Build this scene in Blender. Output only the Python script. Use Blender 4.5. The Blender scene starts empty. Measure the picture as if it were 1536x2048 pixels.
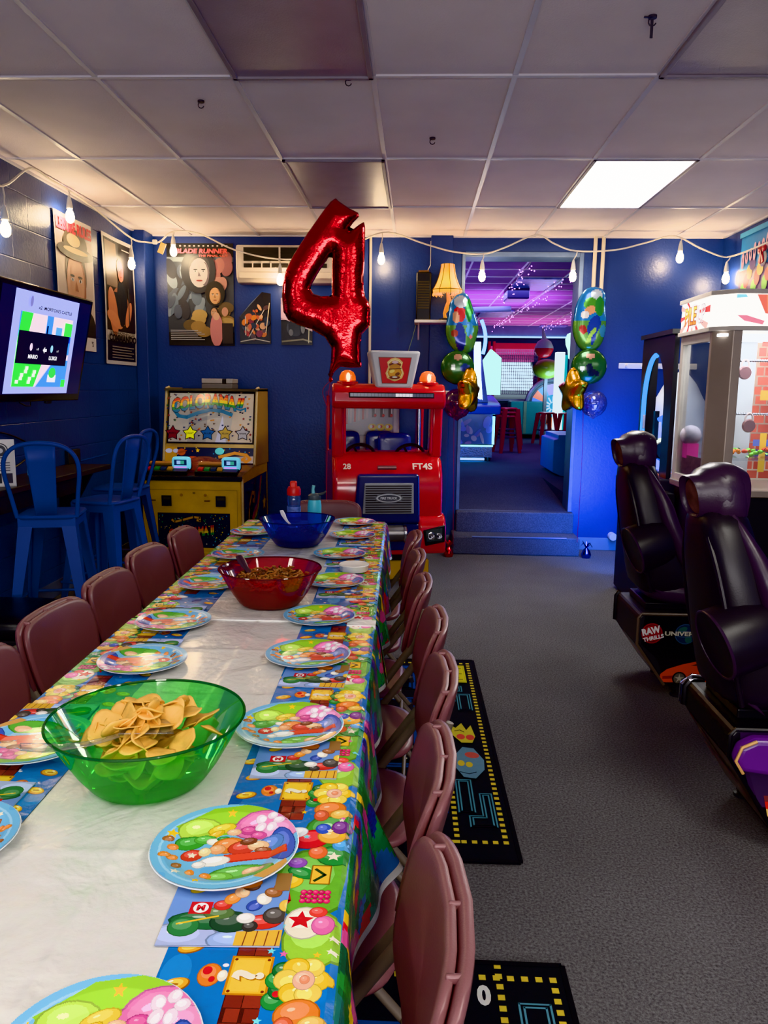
import bpy, math, random
import numpy as np
from mathutils import Vector, Matrix
random.seed(7)
sc = bpy.context.scene
COL = sc.collection
PI = math.pi
# ---------------------------------------------------------------- camera (solved from the ceiling grid, 2 ft x 4 ft panels)
CAMZ = 1.462
FPX = 1549.1
PITCH, YAW, ROLL = -.157828, .039624, .012185
_f = Vector((-math.sin(YAW)*math.cos(PITCH), math.cos(YAW)*math.cos(PITCH), math.sin(PITCH)))
_r0 = Vector((math.cos(YAW), math.sin(YAW), 0)); _u0 = _r0.cross(_f)
_r = math.cos(ROLL)*_r0 + math.sin(ROLL)*_u0; _u = _r.cross(_f)
cam_d = bpy.data.cameras.new('camera'); cam = bpy.data.objects.new('camera', cam_d); COL.objects.link(cam)
cam_d.sensor_fit = 'VERTICAL'; cam_d.sensor_height = 24; cam_d.lens = FPX/2048*24; cam_d.clip_start = .02; cam_d.clip_end = 60
cam.matrix_world = Matrix(((_r.x, _u.x, -_f.x, 0), (_r.y, _u.y, -_f.y, 0), (_r.z, _u.z, -_f.z, CAMZ), (0, 0, 0, 1)))
sc.camera = cam
def _ray(x, y): return _f*FPX + _r*(x-768) + _u*(1024-y)
def at_y(x, y, Y): d = _ray(x, y); d = d*(Y/d.y); return Vector((d.x, d.y, d.z+CAMZ))
def at_z(x, y, Z): d = _ray(x, y); d = d*((Z-CAMZ)/d.z); return Vector((d.x, d.y, d.z+CAMZ))
def at_x(x, y, X): d = _ray(x, y); d = d*(X/d.x); return Vector((d.x, d.y, d.z+CAMZ))

# ---------------------------------------------------------------- colour + materials
def lin(c): return c/12.92 if c <= .04045 else ((c+.055)/1.055)**2.4
def H(r, g, b): return (lin(r/255), lin(g/255), lin(b/255))
_mats = {}
def _new(name):
    m = bpy.data.materials.new(name); m.use_nodes = True
    nt = m.node_tree; nt.nodes.clear()
    out = nt.nodes.new('ShaderNodeOutputMaterial')
    return m, nt, out
def _noise(nt, scale, detail=2, rough=.5, coord='Object'):
    tc = nt.nodes.new('ShaderNodeTexCoord'); n = nt.nodes.new('ShaderNodeTexNoise')
    n.inputs['Scale'].default_value = scale; n.inputs['Detail'].default_value = detail; n.inputs['Roughness'].default_value = rough
    nt.links.new(tc.outputs[coord], n.inputs['Vector'])
    return n
def pm(name, col, rough=.5, metal=0, var=.08, vscale=6, bump=0, bscale=40, spec=.5, coat=0, emit=None, estr=0, sheen=0, bdist=.005):
    """one procedural principled surface: base colour broken by noise, optional bump"""
    if name in _mats: return _mats[name]
    m, nt, out = _new(name)
    p = nt.nodes.new('ShaderNodeBsdfPrincipled'); nt.links.new(p.outputs[0], out.inputs[0])
    n = _noise(nt, vscale, 3)
    rp = nt.nodes.new('ShaderNodeValToRGB')
    rp.color_ramp.elements[0].position = .3; rp.color_ramp.elements[1].position = .7
    rp.color_ramp.elements[0].color = tuple(max(0, c*(1-var)) for c in col)+(1,)
    rp.color_ramp.elements[1].color = tuple(min(1, c*(1+var)) for c in col)+(1,)
    nt.links.new(n.outputs['Fac'], rp.inputs[0]); nt.links.new(rp.outputs[0], p.inputs['Base Color'])
    p.inputs['Roughness'].default_value = rough; p.inputs['Metallic'].default_value = metal
    p.inputs['Specular IOR Level'].default_value = spec; p.inputs['Coat Weight'].default_value = coat
    p.inputs['Coat Roughness'].default_value = .08
    if emit: p.inputs['Emission Color'].default_value = (*emit, 1); p.inputs['Emission Strength'].default_value = estr
    if bump:
        b = nt.nodes.new('ShaderNodeBump'); b.inputs['Strength'].default_value = bump; b.inputs['Distance'].default_value = bdist
        n2 = _noise(nt, bscale, 3); nt.links.new(n2.outputs['Fac'], b.inputs['Height']); nt.links.new(b.outputs[0], p.inputs['Normal'])
    _mats[name] = m; return m
def em(name, col, strength):
    if name in _mats: return _mats[name]
    m, nt, out = _new(name)
    e = nt.nodes.new('ShaderNodeEmission'); e.inputs[0].default_value = (*col, 1); e.inputs[1].default_value = strength
    nt.links.new(e.outputs[0], out.inputs[0]); _mats[name] = m; return m
def printed(name, rough=.4, spec=.5, metal=0, estr=0, bump=0, bscale=30, coat=0, bdist=.004, var=.06, crease=0):
    """surface whose colours are painted on the mesh (colour attribute), broken up by fine noise"""
    if name in _mats: return _mats[name]
    m, nt, out = _new(name)
    p = nt.nodes.new('ShaderNodeBsdfPrincipled'); nt.links.new(p.outputs[0], out.inputs[0])
    a = nt.nodes.new('ShaderNodeAttribute'); a.attribute_name = 'Col'
    n = _noise(nt, 60, 2); mx = nt.nodes.new('ShaderNodeMix'); mx.data_type = 'RGBA'; mx.blend_type = 'MULTIPLY'; mx.inputs[0].default_value = var*2
    nt.links.new(a.outputs['Color'], mx.inputs[6]); nt.links.new(n.outputs['Color'], mx.inputs[7])
    nt.links.new(mx.outputs[2], p.inputs['Base Color'])
    p.inputs['Roughness'].default_value = rough; p.inputs['Specular IOR Level'].default_value = spec; p.inputs['Metallic'].default_value = metal
    p.inputs['Coat Weight'].default_value = coat; p.inputs['Coat Roughness'].default_value = .1
    if estr:
        nt.links.new(a.outputs['Color'], p.inputs['Emission Color']); p.inputs['Emission Strength'].default_value = estr
    if bump:
        b = nt.nodes.new('ShaderNodeBump'); b.inputs['Strength'].default_value = bump; b.inputs['Distance'].default_value = bdist
        n2 = _noise(nt, bscale, 4); nt.links.new(n2.outputs['Fac'], b.inputs['Height']); nt.links.new(b.outputs[0], p.inputs['Normal'])
        if crease:      # long soft folds under the fine crinkle
            n3 = _noise(nt, 5, 3); n3.inputs['Distortion'].default_value = 1.5; b3 = nt.nodes.new('ShaderNodeBump'); b3.inputs['Strength'].default_value = crease; b3.inputs['Distance'].default_value = .03
            nt.links.new(n3.outputs['Fac'], b3.inputs['Height']); nt.links.new(b3.outputs[0], b.inputs['Normal'])
    _mats[name] = m; return m
def clear(name, tint, solid, body=.25, gloss=.06, rough=.05):
    """thin tinted plastic or glass: tinted see-through + a little translucent body + a fresnel sheen"""
    if name in _mats: return _mats[name]
    m, nt, out = _new(name); N = nt.nodes.new; L = nt.links.new
    t = N('ShaderNodeBsdfTransparent'); t.inputs[0].default_value = (*tint, 1)
    d = N('ShaderNodeBsdfDiffuse'); d.inputs[0].default_value = (*solid, 1)
    tr = N('ShaderNodeBsdfTranslucent'); tr.inputs[0].default_value = (*solid, 1)
    ad = N('ShaderNodeMixShader'); ad.inputs[0].default_value = .5; L(d.outputs[0], ad.inputs[1]); L(tr.outputs[0], ad.inputs[2])
    n = _noise(nt, 14, 2); mr = N('ShaderNodeMapRange'); mr.inputs['To Min'].default_value = body*.8; mr.inputs['To Max'].default_value = body*1.2
    L(n.outputs['Fac'], mr.inputs['Value'])
    m1 = N('ShaderNodeMixShader'); L(mr.outputs[0], m1.inputs[0]); L(t.outputs[0], m1.inputs[1]); L(ad.outputs[0], m1.inputs[2])
    g = N('ShaderNodeBsdfGlossy'); g.inputs['Roughness'].default_value = rough
    fr = N('ShaderNodeLayerWeight'); fr.inputs[0].default_value = .25
    ma = N('ShaderNodeMath'); ma.operation = 'MULTIPLY_ADD'; ma.inputs[1].default_value = .5; ma.inputs[2].default_value = gloss
    L(fr.outputs['Fresnel'], ma.inputs[0])
    m2 = N('ShaderNodeMixShader'); L(ma.outputs[0], m2.inputs[0]); L(m1.outputs[0], m2.inputs[1]); L(g.outputs[0], m2.inputs[2])
    L(m2.outputs[0], out.inputs[0]); _mats[name] = m; return m

# ---------------------------------------------------------------- mesh building
class MB:
    def __init__(s): s.v = []; s.f = []; s.m = []; s.c = []
    def add(s, vs, fs, mi=0, col=None, M=None):
        o = len(s.v)
        if M is not None: vs = [M @ Vector(p) for p in vs]
        vs = [tuple(p) for p in vs]; s.v += vs
        for f in fs:
            s.f.append([o+i for i in f]); s.m.append(mi)
            s.c.append([col(Vector(vs[i])) for i in f] if callable(col) else (col if col is not None else (1, 1, 1)))
        return s
    def box(s, x0, x1, y0, y1, z0, z1, mi=0, col=None, M=None):
        v = [(x, y, z) for z in (z0, z1) for y in (y0, y1) for x in (x0, x1)]
        return s.add(v, [(0, 2, 3, 1), (4, 5, 7, 6), (0, 1, 5, 4), (2, 6, 7, 3), (0, 4, 6, 2), (1, 3, 7, 5)], mi, col, M)
    def hexa(s, p, mi=0, col=None, M=None):   # eight corners: bottom 4 ccw then top 4 ccw
        return s.add(p, [(3, 2, 1, 0), (4, 5, 6, 7), (0, 1, 5, 4), (1, 2, 6, 5), (2, 3, 7, 6), (3, 0, 4, 7)], mi, col, M)
    def tube(s, pts, r, n=8, mi=0, col=None, closed=False, ry=None, M=None, caps=True, up=None):
        P = [Vector(p) for p in pts]; k = len(P); rings = []
        R = r if isinstance(r, (list, tuple)) else [r]*k
        prev = None
        for i in range(k):
            a = P[i-1] if (i > 0 or closed) else P[i]; b = P[(i+1) % k] if (i < k-1 or closed) else P[i]
            t = (b-a).normalized() if (b-a).length > 1e-9 else Vector((0, 0, 1))
            if prev is None:
                g = Vector(up) if up else (Vector((0, 0, 1)) if abs(t.z) < .9 else Vector((1, 0, 0)))
                nx = t.cross(g).normalized()
            else:
                nx = (prev - t*prev.dot(t)).normalized()
            prev = nx; ny = t.cross(nx)
            rr = R[i]; r2 = rr if ry is None else rr*ry
            rings.append([P[i]+nx*(rr*math.cos(2*PI*j/n))+ny*(r2*math.sin(2*PI*j/n)) for j in range(n)])
        v = [p for g in rings for p in g]; f = []
        for i in range(k if closed else k-1):
            i2 = (i+1) % k
            for j in range(n): f.append((i*n+j, i*n+(j+1) % n, i2*n+(j+1) % n, i2*n+j))
        if caps and not closed: f += [tuple(range(n-1, -1, -1)), tuple((k-1)*n+j for j in range(n))]
        return s.add(v, f, mi, col, M)
    def cyl(s, a, b, r0, r1=None, n=16, mi=0, col=None, M=None, caps=True):
        return s.tube([a, b], [r0, r0 if r1 is None else r1], n, mi, col, M=M, caps=caps)
    def lathe(s, prof, n=32, mi=0, col=None, c=(0, 0, 0), M=None, sx=1, sy=1):
        v = []; f = []; k = len(prof)
        for (r, z) in prof:
            for j in range(n): a = 2*PI*j/n; v.append((c[0]+sx*r*math.cos(a), c[1]+sy*r*math.sin(a), c[2]+z))
        for i in range(k-1):
            for j in range(n): f.append((i*n+j, i*n+(j+1) % n, (i+1)*n+(j+1) % n, (i+1)*n+j))
        if prof[0][0] > 1e-6 and prof[0][0] < .0: pass
        return s.add(v, f, mi, col, M)
    def ball(s, c, r, n=16, k=10, mi=0, col=None, M=None):
        rx, ry, rz = r if isinstance(r, (list, tuple)) else (r, r, r)
        v = [(c[0], c[1], c[2]-rz)]; f = []
        for i in range(1, k):
            a = -PI/2+PI*i/k
            for j in range(n): b = 2*PI*j/n; v.append((c[0]+rx*math.cos(a)*math.cos(b), c[1]+ry*math.cos(a)*math.sin(b), c[2]+rz*math.sin(a)))
        v.append((c[0], c[1], c[2]+rz)); top = len(v)-1
        for j in range(n):
            f.append((0, 1+(j+1) % n, 1+j)); f.append((top, top-n+j, top-n+(j+1) % n))
            for i in range(k-2): f.append((1+i*n+j, 1+i*n+(j+1) % n, 1+(i+1)*n+(j+1) % n, 1+(i+1)*n+j))
        return s.add(v, f, mi, col, M)
    def prism(s, poly, ax, a, b, mi=0, col=None, M=None):
        """extrude a 2-D outline along axis ax from a to b: 'x' -> (y,z), 'y' -> (x,z), 'z' -> (x,y)"""
        def w(p, t): return {'x': (t, p[0], p[1]), 'y': (p[0], t, p[1]), 'z': (p[0], p[1], t)}[ax]
        n = len(poly); v = [w(p, a) for p in poly]+[w(p, b) for p in poly]
        f = [tuple(range(n-1, -1, -1)), tuple(range(n, 2*n))]+[(i, (i+1) % n, n+(i+1) % n, n+i) for i in range(n)]
        return s.add(v, f, mi, col, M)
    def grid(s, fn, us, vs, mi=0, col=None, M=None):
        n = len(us); v = [fn(u, w) for w in vs for u in us]
        f = [(j*n+i, j*n+i+1, (j+1)*n+i+1, (j+1)*n+i) for j in range(len(vs)-1) for i in range(n-1)]
        return s.add(v, f, mi, col, M)
    def build(s, name, mats, parent=None, world=False, smooth=40, bevel=0, bseg=2, sub=0, kind=None, label=None, solid=0, recalc=True):
        off = Vector((0, 0, 0))
        V = s.v
        if world and parent is not None:
            off = parent.location; V = [(p[0]-off.x, p[1]-off.y, p[2]-off.z) for p in V]
        me = bpy.data.meshes.new(name); me.from_pydata(V, [], s.f); 
        if not isinstance(mats, (list, tuple)): mats = [mats]
        for m in mats: me.materials.append(m)
        me.polygons.foreach_set('material_index', s.m)
        ca = me.color_attributes.new('Col', 'FLOAT_COLOR', 'CORNER'); arr = []
        for c, f in zip(s.c, s.f):
            if c and isinstance(c[0], (tuple, list, Vector)):
                for q in c: arr += [q[0], q[1], q[2], 1]
            else: arr += [c[0], c[1], c[2], 1]*len(f)
        ca.data.foreach_set('color', arr)
        if smooth:
            me.polygons.foreach_set('use_smooth', [True]*len(me.polygons)); me.set_sharp_from_angle(angle=math.radians(smooth))
        me.update()
        o = bpy.data.objects.new(name, me); COL.objects.link(o)
        if parent is not None: o.parent = parent
        if bevel:
            b = o.modifiers.new('bevel', 'BEVEL'); b.width = bevel; b.segments = bseg; b.limit_method = 'ANGLE'; b.angle_limit = math.radians(35)
        if sub:
            b = o.modifiers.new('subsurf', 'SUBSURF'); b.levels = sub; b.render_levels = sub
        if solid:
            b = o.modifiers.new('solidify', 'SOLIDIFY'); b.thickness = solid; b.offset = 0
        if kind: o['kind'] = kind
        if label: o['label'] = label
        return o
    def solo(s, name, mats, label, cat, group=None, origin=None, **k):
        """a top-level thing of one mesh, its origin at its base"""
        a = np.array(s.v); 
        if origin is None: origin = ((a[:, 0].min()+a[:, 0].max())/2, (a[:, 1].min()+a[:, 1].max())/2, a[:, 2].min())
        s.v = [(p[0]-origin[0], p[1]-origin[1], p[2]-origin[2]) for p in s.v]
        o = s.build(name, mats, **k); o.location = origin; tag(o, label, cat, group); return o
def tag(o, label, cat, group=None, kind=None):
    o['label'] = label; o['category'] = cat
    if group: o['group'] = group
    if kind: o['kind'] = kind
def thing(name, label, cat, loc=(0, 0, 0), rz=0, group=None):
    o = bpy.data.objects.new(name, None); COL.objects.link(o); o.empty_display_size = .1
    o.location = loc; o.rotation_euler = (0, 0, rz); tag(o, label, cat, group); return o
def dup(root, loc, rz=None, label=None, group=None):
    r = root.copy(); COL.objects.link(r); r.location = loc
    if rz is not None: r.rotation_euler = (r.rotation_euler[0], r.rotation_euler[1], rz)
    if label: r['label'] = label
    if group: r['group'] = group
    for ch in list(root.children):
        c = ch.copy(); COL.objects.link(c); c.parent = r
        for g in list(ch.children):
            d = g.copy(); COL.objects.link(d); d.parent = c
    return r
def RZ(a): return Matrix.Rotation(a, 4, 'Z')
def TR(x, y, z): return Matrix.Translation((x, y, z))
ORD = ['first', 'second', 'third', 'fourth', 'fifth', 'sixth', 'seventh', 'eighth', 'ninth']

# ---------------------------------------------------------------- flat printed artwork laid on a surface
_gl = {}
def glyphs(s, bold=.0, shear=0):
    key = (s, bold, shear)
    if key not in _gl:
        cu = bpy.data.curves.new('lettering', 'FONT'); cu.body = s; cu.offset = bold; cu.resolution_u = 3; cu.shear = shear
        ob = bpy.data.objects.new('lettering', cu); COL.objects.link(ob)
        dg = bpy.context.evaluated_depsgraph_get(); me = bpy.data.meshes.new_from_object(ob.evaluated_get(dg))
        v = [(p.co.x, p.co.y) for p in me.vertices]; f = [tuple(p.vertices) for p in me.polygons]
        bpy.data.objects.remove(ob); bpy.data.curves.remove(cu); bpy.data.meshes.remove(me)
        xs = [p[0] for p in v]; ys = [p[1] for p in v]
        _gl[key] = (v, f, min(xs), max(xs), min(ys), max(ys))
    return _gl[key]
def _clip(poly, a, b, c):      # keep a*x+b*y <= c
    o = []
    for i in range(len(poly)):
        p, q = poly[i], poly[(i+1) % len(poly)]
        dp, dq = a*p[0]+b*p[1]-c, a*q[0]+b*q[1]-c
        if dp <= 0: o.append(p)
        if dp*dq < 0: t = dp/(dp-dq); o.append((p[0]+(q[0]-p[0])*t, p[1]+(q[1]-p[1])*t))
    return o
class Art:
    """polygons in surface coordinates (u,v); each call lies a hair above the last; clip = (u0,u1,v0,v1)"""
    def __init__(s, clip=None, circle=None): s.ops = []; s.clip = clip; s.circle = circle; s.n = 0
    def _put(s, poly, col, lay):
        if s.clip:
            u0, u1, v0, v1 = s.clip
            for h in ((-1, 0, -u0), (1, 0, u1), (0, -1, -v0), (0, 1, v1)):
                poly = _clip(poly, *h)
                if len(poly) < 3: return
        if s.circle:
            cx, cy, r = s.circle
            if all((p[0]-cx)**2+(p[1]-cy)**2 > r*r for p in poly): return
            if any((p[0]-cx)**2+(p[1]-cy)**2 > r*r for p in poly):
                for k in range(24):
                    a = 2*PI*k/24; poly = _clip(poly, math.cos(a), math.sin(a), r+cx*math.cos(a)+cy*math.sin(a))
                    if len(poly) < 3: return
        s.ops.append((poly, col, lay))
    def poly(s, pts, col, lay=None): s.n += 1; s._put(list(pts), col, lay if lay is not None else s.n); return s
    def rect(s, u0, v0, u1, v1, col): return s.poly([(u0, v0), (u1, v0), (u1, v1), (u0, v1)], col)
    def ell(s, u, v, a, b=None, col=(1, 1, 1), rot=0, n=18):
        b = a if b is None else b; c, d = math.cos(rot), math.sin(rot)
        return s.poly([(u+a*math.cos(2*PI*k/n)*c-b*math.sin(2*PI*k/n)*d, v+a*math.cos(2*PI*k/n)*d+b*math.sin(2*PI*k/n)*c) for k in range(n)], col)
    def ring(s, u, v, a, b, w, col, n=24, a0=0, a1=2*PI):
        s.n += 1
        for k in range(n):
            t, q = a0+(a1-a0)*k/n, a0+(a1-a0)*(k+1)/n
            s._put([(u+(a-w)*math.cos(t), v+(b-w)*math.sin(t)), (u+a*math.cos(t), v+b*math.sin(t)), (u+a*math.cos(q), v+b*math.sin(q)), (u+(a-w)*math.cos(q), v+(b-w)*math.sin(q))], col, s.n)
        return s
    def star(s, u, v, r, col, ri=.45, n=5, rot=PI/2):
        s.n += 1
        P = [(u+(r if k % 2 == 0 else r*ri)*math.cos(rot+PI*k/n), v+(r if k % 2 == 0 else r*ri)*math.sin(rot+PI*k/n)) for k in range(2*n)]
        for k in range(2*n): s._put([(u, v), P[k], P[(k+1) % (2*n)]], col, s.n)
        return s
    def line(s, pts, w, col):
        s.n += 1
        for p, q in zip(pts[:-1], pts[1:]):
            dx, dy = q[0]-p[0], q[1]-p[1]; L = math.hypot(dx, dy) or 1; nx, ny = -dy/L*w/2, dx/L*w/2; ex, ey = dx/L*w*.35, dy/L*w*.35
            s._put([(p[0]-nx-ex, p[1]-ny-ey), (q[0]-nx+ex, q[1]-ny+ey), (q[0]+nx+ex, q[1]+ny+ey), (p[0]+nx-ex, p[1]+ny-ey)], col, s.n)
        return s
    def text(s, t, u, v, h, col, width=None, rot=0, bold=.02, warp=None, bands=None, shear=0):
        """t centred on (u,v), letter height h; bands = colours from bottom to top"""
        s.n += 1; V, F, x0, x1, y0, y1 = glyphs(t, bold, shear)
        kx = (width/(x1-x0)) if width else h/(y1-y0); ky = h/(y1-y0); c, d = math.cos(rot), math.sin(rot)
        def fin(p):
            a, b = p
            if warp: a, b = warp(a, b)
            return (u+a*c-b*d, v+a*d+b*c)
        P = [((p[0]-(x0+x1)/2)*kx, (p[1]-(y0+y1)/2)*ky) for p in V]
        for f in F:
            q = [P[i] for i in f]
            if bands:
                nb = len(bands)
                for k, bc in enumerate(bands):
                    w = _clip(_clip(q, 0, -1, h/2-h*k/nb), 0, 1, -h/2+h*(k+1)/nb)
                    if len(w) >= 3: s._put([fin(p) for p in w], bc, s.n)
            else: s._put([fin(p) for p in q], col, s.n)
        return s
    def lay(s, mb, fn, step=.0003, base=1, mi=0):
        for poly, col, l in s.ops:
            mb.add([fn(p[0], p[1], (base+l)*step) for p in poly], [tuple(range(len(poly)))], mi, col)
        return mb
def plane_map(o, ux, vx):
    """surface point from an origin, a u direction and a v direction; layers rise along u x v"""
    o, ux, vx = Vector(o), Vector(ux).normalized(), Vector(vx).normalized(); n = ux.cross(vx)
    return lambda u, v, l: o+ux*u+vx*v+n*l

# ---------------------------------------------------------------- foil balloons: outline -> inflated pillow
def pillow(loops, res, depth, fn, colf=None, rim=.35):
    """loops = outlines (first outer); fn(u,v,w) -> point, w = half thickness; returns an MB"""
    L = [np.array(l) for l in loops]
    A = np.vstack(L); B = np.vstack([np.roll(l, -1, axis=0) for l in L])
    u0, v0 = A.min(0)-res; u1, v1 = A.max(0)+res
    us = np.arange(u0, u1+res, res); vs = np.arange(v0, v1+res, res)
    U, V = np.meshgrid(us, vs); P = np.stack([U.ravel(), V.ravel()], 1)
    D = B-A; LL = (D**2).sum(1)+1e-12
    t = np.clip(((P[:, None]-A)*D).sum(2)/LL, 0, 1); Q = A+t[..., None]*D
    dd = ((P[:, None]-Q)**2).sum(2); j = dd.argmin(1); dist = np.sqrt(dd[np.arange(len(P)), j]); near = Q[np.arange(len(P)), j]
    ins = np.zeros(len(P), bool)
    for l in L:
        a, b = l, np.roll(l, -1, axis=0)
        for (x1, y1), (x2, y2) in zip(a, b):
            if y1 == y2: continue
            c = ((P[:, 1] < y1) != (P[:, 1] < y2)) & (P[:, 0] < (x2-x1)*(P[:, 1]-y1)/(y2-y1)+x1); ins ^= c
    snap = ((~ins) & (dist < res*.9)) | (ins & (dist < res*.3)); ok = ins | snap
    P[snap] = near[snap]; dist[snap] = 0
    x = np.clip(dist/depth, 0, 1); w = depth*rim*2*np.sqrt(np.clip(1-(1-x)**2, 0, 1))*.62
    n = len(us); mb = MB(); idf = {}; idb = {}
    def vid(i, side):
        d = idf if side > 0 or w[i] == 0 else idb
        if i not in d: d[i] = len(mb.v); mb.v.append(tuple(fn(P[i, 0], P[i, 1], side*w[i])))
        return d[i]
    for r in range(len(vs)-1):
        for c in range(n-1):
            q = [r*n+c, r*n+c+1, (r+1)*n+c+1, (r+1)*n+c]
            if not all(ok[k] for k in q) or not any(ins[k] for k in q): continue
            ce = P[q].mean(0); col = colf(ce[0], ce[1]) if colf else (1, 1, 1)
            mb.f.append([vid(k, 1) for k in q]); mb.m.append(0); mb.c.append(col)
            mb.f.append([vid(k, -1) for k in reversed(q)]); mb.m.append(0); mb.c.append(col)
    return mb
# ================================================================ THE ROOM
XL, XR, YB, YF, ZC = -2.50, 2.66, 7.17, -2.6, 2.801
GX, GY = -.212, 3.603          # ceiling grid origin
DX0, DX1, DZ1 = .408, 1.425, 2.635   # doorway
LANDZ, HZ = .355, .50
def wallmat(name, col, blocks=False, rough=.38):
    if name in _mats: return _mats[name]
    m, nt, out = _new(name); N = nt.nodes.new; L = nt.links.new
    p = N('ShaderNodeBsdfPrincipled'); L(p.outputs[0], out.inputs[0]); p.inputs['Roughness'].default_value = rough; p.inputs['Specular IOR Level'].default_value = .45
    n = _noise(nt, 1.3, 4); rp = N('ShaderNodeValToRGB')
    rp.color_ramp.elements[0].position = .3; rp.color_ramp.elements[1].position = .75
    rp.color_ramp.elements[0].color = (*[c*.85 for c in col], 1); rp.color_ramp.elements[1].color = (*[c*1.12 for c in col], 1)
    L(n.outputs['Fac'], rp.inputs[0]); L(rp.outputs[0], p.inputs['Base Color'])
    n2 = _noise(nt, 55, 3); b = N('ShaderNodeBump'); b.inputs['Strength'].default_value = .35; b.inputs['Distance'].default_value = .004
    L(n2.outputs['Fac'], b.inputs['Height']); L(b.outputs[0], p.inputs['Normal'])
    if blocks:
        tc = N('ShaderNodeTexCoord'); sx = N('ShaderNodeSeparateXYZ'); cx = N('ShaderNodeCombineXYZ')
        L(tc.outputs['Object'], sx.inputs[0]); L(sx.outputs['Y'], cx.inputs['X']); L(sx.outputs['Z'], cx.inputs['Y'])
        br = N('ShaderNodeTexBrick'); L(cx.outputs[0], br.inputs['Vector'])
        br.inputs['Scale'].default_value = 1; br.inputs['Brick Width'].default_value = .406; br.inputs['Row Height'].default_value = .203
        br.inputs['Mortar Size'].default_value = .005; br.inputs['Mortar Smooth'].default_value = .6
        br.inputs['Color1'].default_value = br.inputs['Color2'].default_value = (1, 1, 1, 1); br.inputs['Mortar'].default_value = (0, 0, 0, 1)
        b2 = N('ShaderNodeBump'); b2.inputs['Strength'].default_value = .8; b2.inputs['Distance'].default_value = .006
        L(br.outputs['Color'], b2.inputs['Height']); L(b.outputs[0], b2.inputs['Normal']); L(b2.outputs[0], p.inputs['Normal'])
    _mats[name] = m; return m
def carpet(name, col, dots=.5):
    m, nt, out = _new(name); N = nt.nodes.new; L = nt.links.new
    p = N('ShaderNodeBsdfPrincipled'); L(p.outputs[0], out.inputs[0]); p.inputs['Roughness'].default_value = .95; p.inputs['Specular IOR Level'].default_value = .15
    n = _noise(nt, 130, 2, .7); n2 = _noise(nt, 1.6, 4)
    rp = N('ShaderNodeValToRGB'); rp.color_ramp.elements[0].position = .28; rp.color_ramp.elements[1].position = .75
    rp.color_ramp.elements[0].color = (*[c*(1-dots) for c in col], 1); rp.color_ramp.elements[1].color = (*[c*(1+dots) for c in col], 1)
    L(n.outputs['Fac'], rp.inputs[0])
    mx = N('ShaderNodeMix'); mx.data_type = 'RGBA'; mx.blend_type = 'MULTIPLY'; mx.inputs[0].default_value = .4
    L(rp.outputs[0], mx.inputs[6]); L(n2.outputs['Fac'], mx.inputs[7]); L(mx.outputs[2], p.inputs['Base Color'])
    b = N('ShaderNodeBump'); b.inputs['Strength'].default_value = .6; b.inputs['Distance'].default_value = .006
    L(n.outputs['Fac'], b.inputs['Height']); L(b.outputs[0], p.inputs['Normal'])
    _mats[name] = m; return m
BLUE = H(30, 54, 116)
m_wall = wallmat('blue wall paint', BLUE); m_block = wallmat('blue painted block', H(38, 60, 116), True, .33)
m_ceil = pm('ceiling tile', H(234, 222, 222), .75, var=.05, vscale=2.2, bump=.25, bscale=120, spec=.3)
m_grid = pm('ceiling grid metal', H(214, 208, 214), .45, var=.05, vscale=3)
m_carpet = carpet('grey carpet', H(116, 115, 116))
m_hcarpet = carpet('hall carpet', H(92, 92, 104))
m_step = carpet('step carpet', H(104, 106, 120), .35)
m_base = pm('grey vinyl baseboard', H(120, 126, 140), .5)
m_hwall = pm('hall wall paint', H(96, 120, 160), .6)
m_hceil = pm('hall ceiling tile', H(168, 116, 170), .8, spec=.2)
def S(mb, name, mat, **k): return mb.build(name, mat, kind='structure', **k)
S(MB().box(XL-.1, XR+.1, YF-.1, YB, -.1, 0), 'floor', m_carpet, smooth=0)
S(MB().box(XL-.1, XR+.1, YF-.1, YB+.25, ZC, ZC+.1), 'ceiling', m_ceil, smooth=0)
S(MB().box(XL-.15, XL, YF-.1, YB+.25, 0, ZC), 'wall_left', m_block, smooth=0)
S(MB().box(XR, XR+.15, YF-.1, YB+.25, 0, ZC), 'wall_right', m_wall, smooth=0)
S(MB().box(XL-.15, XR+.15, YF-.2, YF, 0, ZC), 'wall_front', m_wall, smooth=0)
w = MB(); w.box(XL, DX0, YB, YB+.25, 0, ZC); w.box(DX1, XR, YB, YB+.25, 0, ZC); w.box(DX0, DX1, YB, YB+.25, DZ1, ZC); w.box(DX0, DX1, YB, YB+.25, 0, LANDZ)
S(w, 'wall_back', m_wall, smooth=0)
S(MB().box(XL, XL+.11, 6.93, YB, 0, ZC), 'trim_1', m_wall, smooth=0, bevel=.008)
S(MB().box(.105, .30, YB-.05, YB, 0, ZC), 'trim_2', m_wall, smooth=0, bevel=.006)
S(MB().box(-.175, -.165, YB-.006, YB, 0, ZC), 'trim_3', m_wall, smooth=0)
t = MB()
t.box(DX0-.025, DX0+.006, YB-.012, YB+.26, LANDZ, DZ1+.03).box(DX1-.006, DX1+.03, YB-.012, YB+.26, LANDZ, DZ1+.03).box(DX0+.006, DX1-.006, YB-.012, YB+.26, DZ1-.008, DZ1+.035)
S(t, 'door_1', pm('worn grey blue frame paint', H(92, 112, 150), .45, var=.15, vscale=9), smooth=0, bevel=.004)
g = MB()
for k in range(-4, 6):
    x = GX+.61*k
    if XL < x < XR: g.box(x-.012, x+.012, YF, YB, ZC-.007, ZC+.002)
for j in range(-5, 4):
    y = GY+1.22*j
    if YF < y < YB: g.box(XL, XR, y-.012, y+.012, ZC-.008, ZC+.002)
g.box(XL, XL+.02, YF, YB, ZC-.012, ZC).box(XR-.02, XR, YF, YB, ZC-.012, ZC).box(XL, XR, YB-.02, YB, ZC-.012, ZC)
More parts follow.
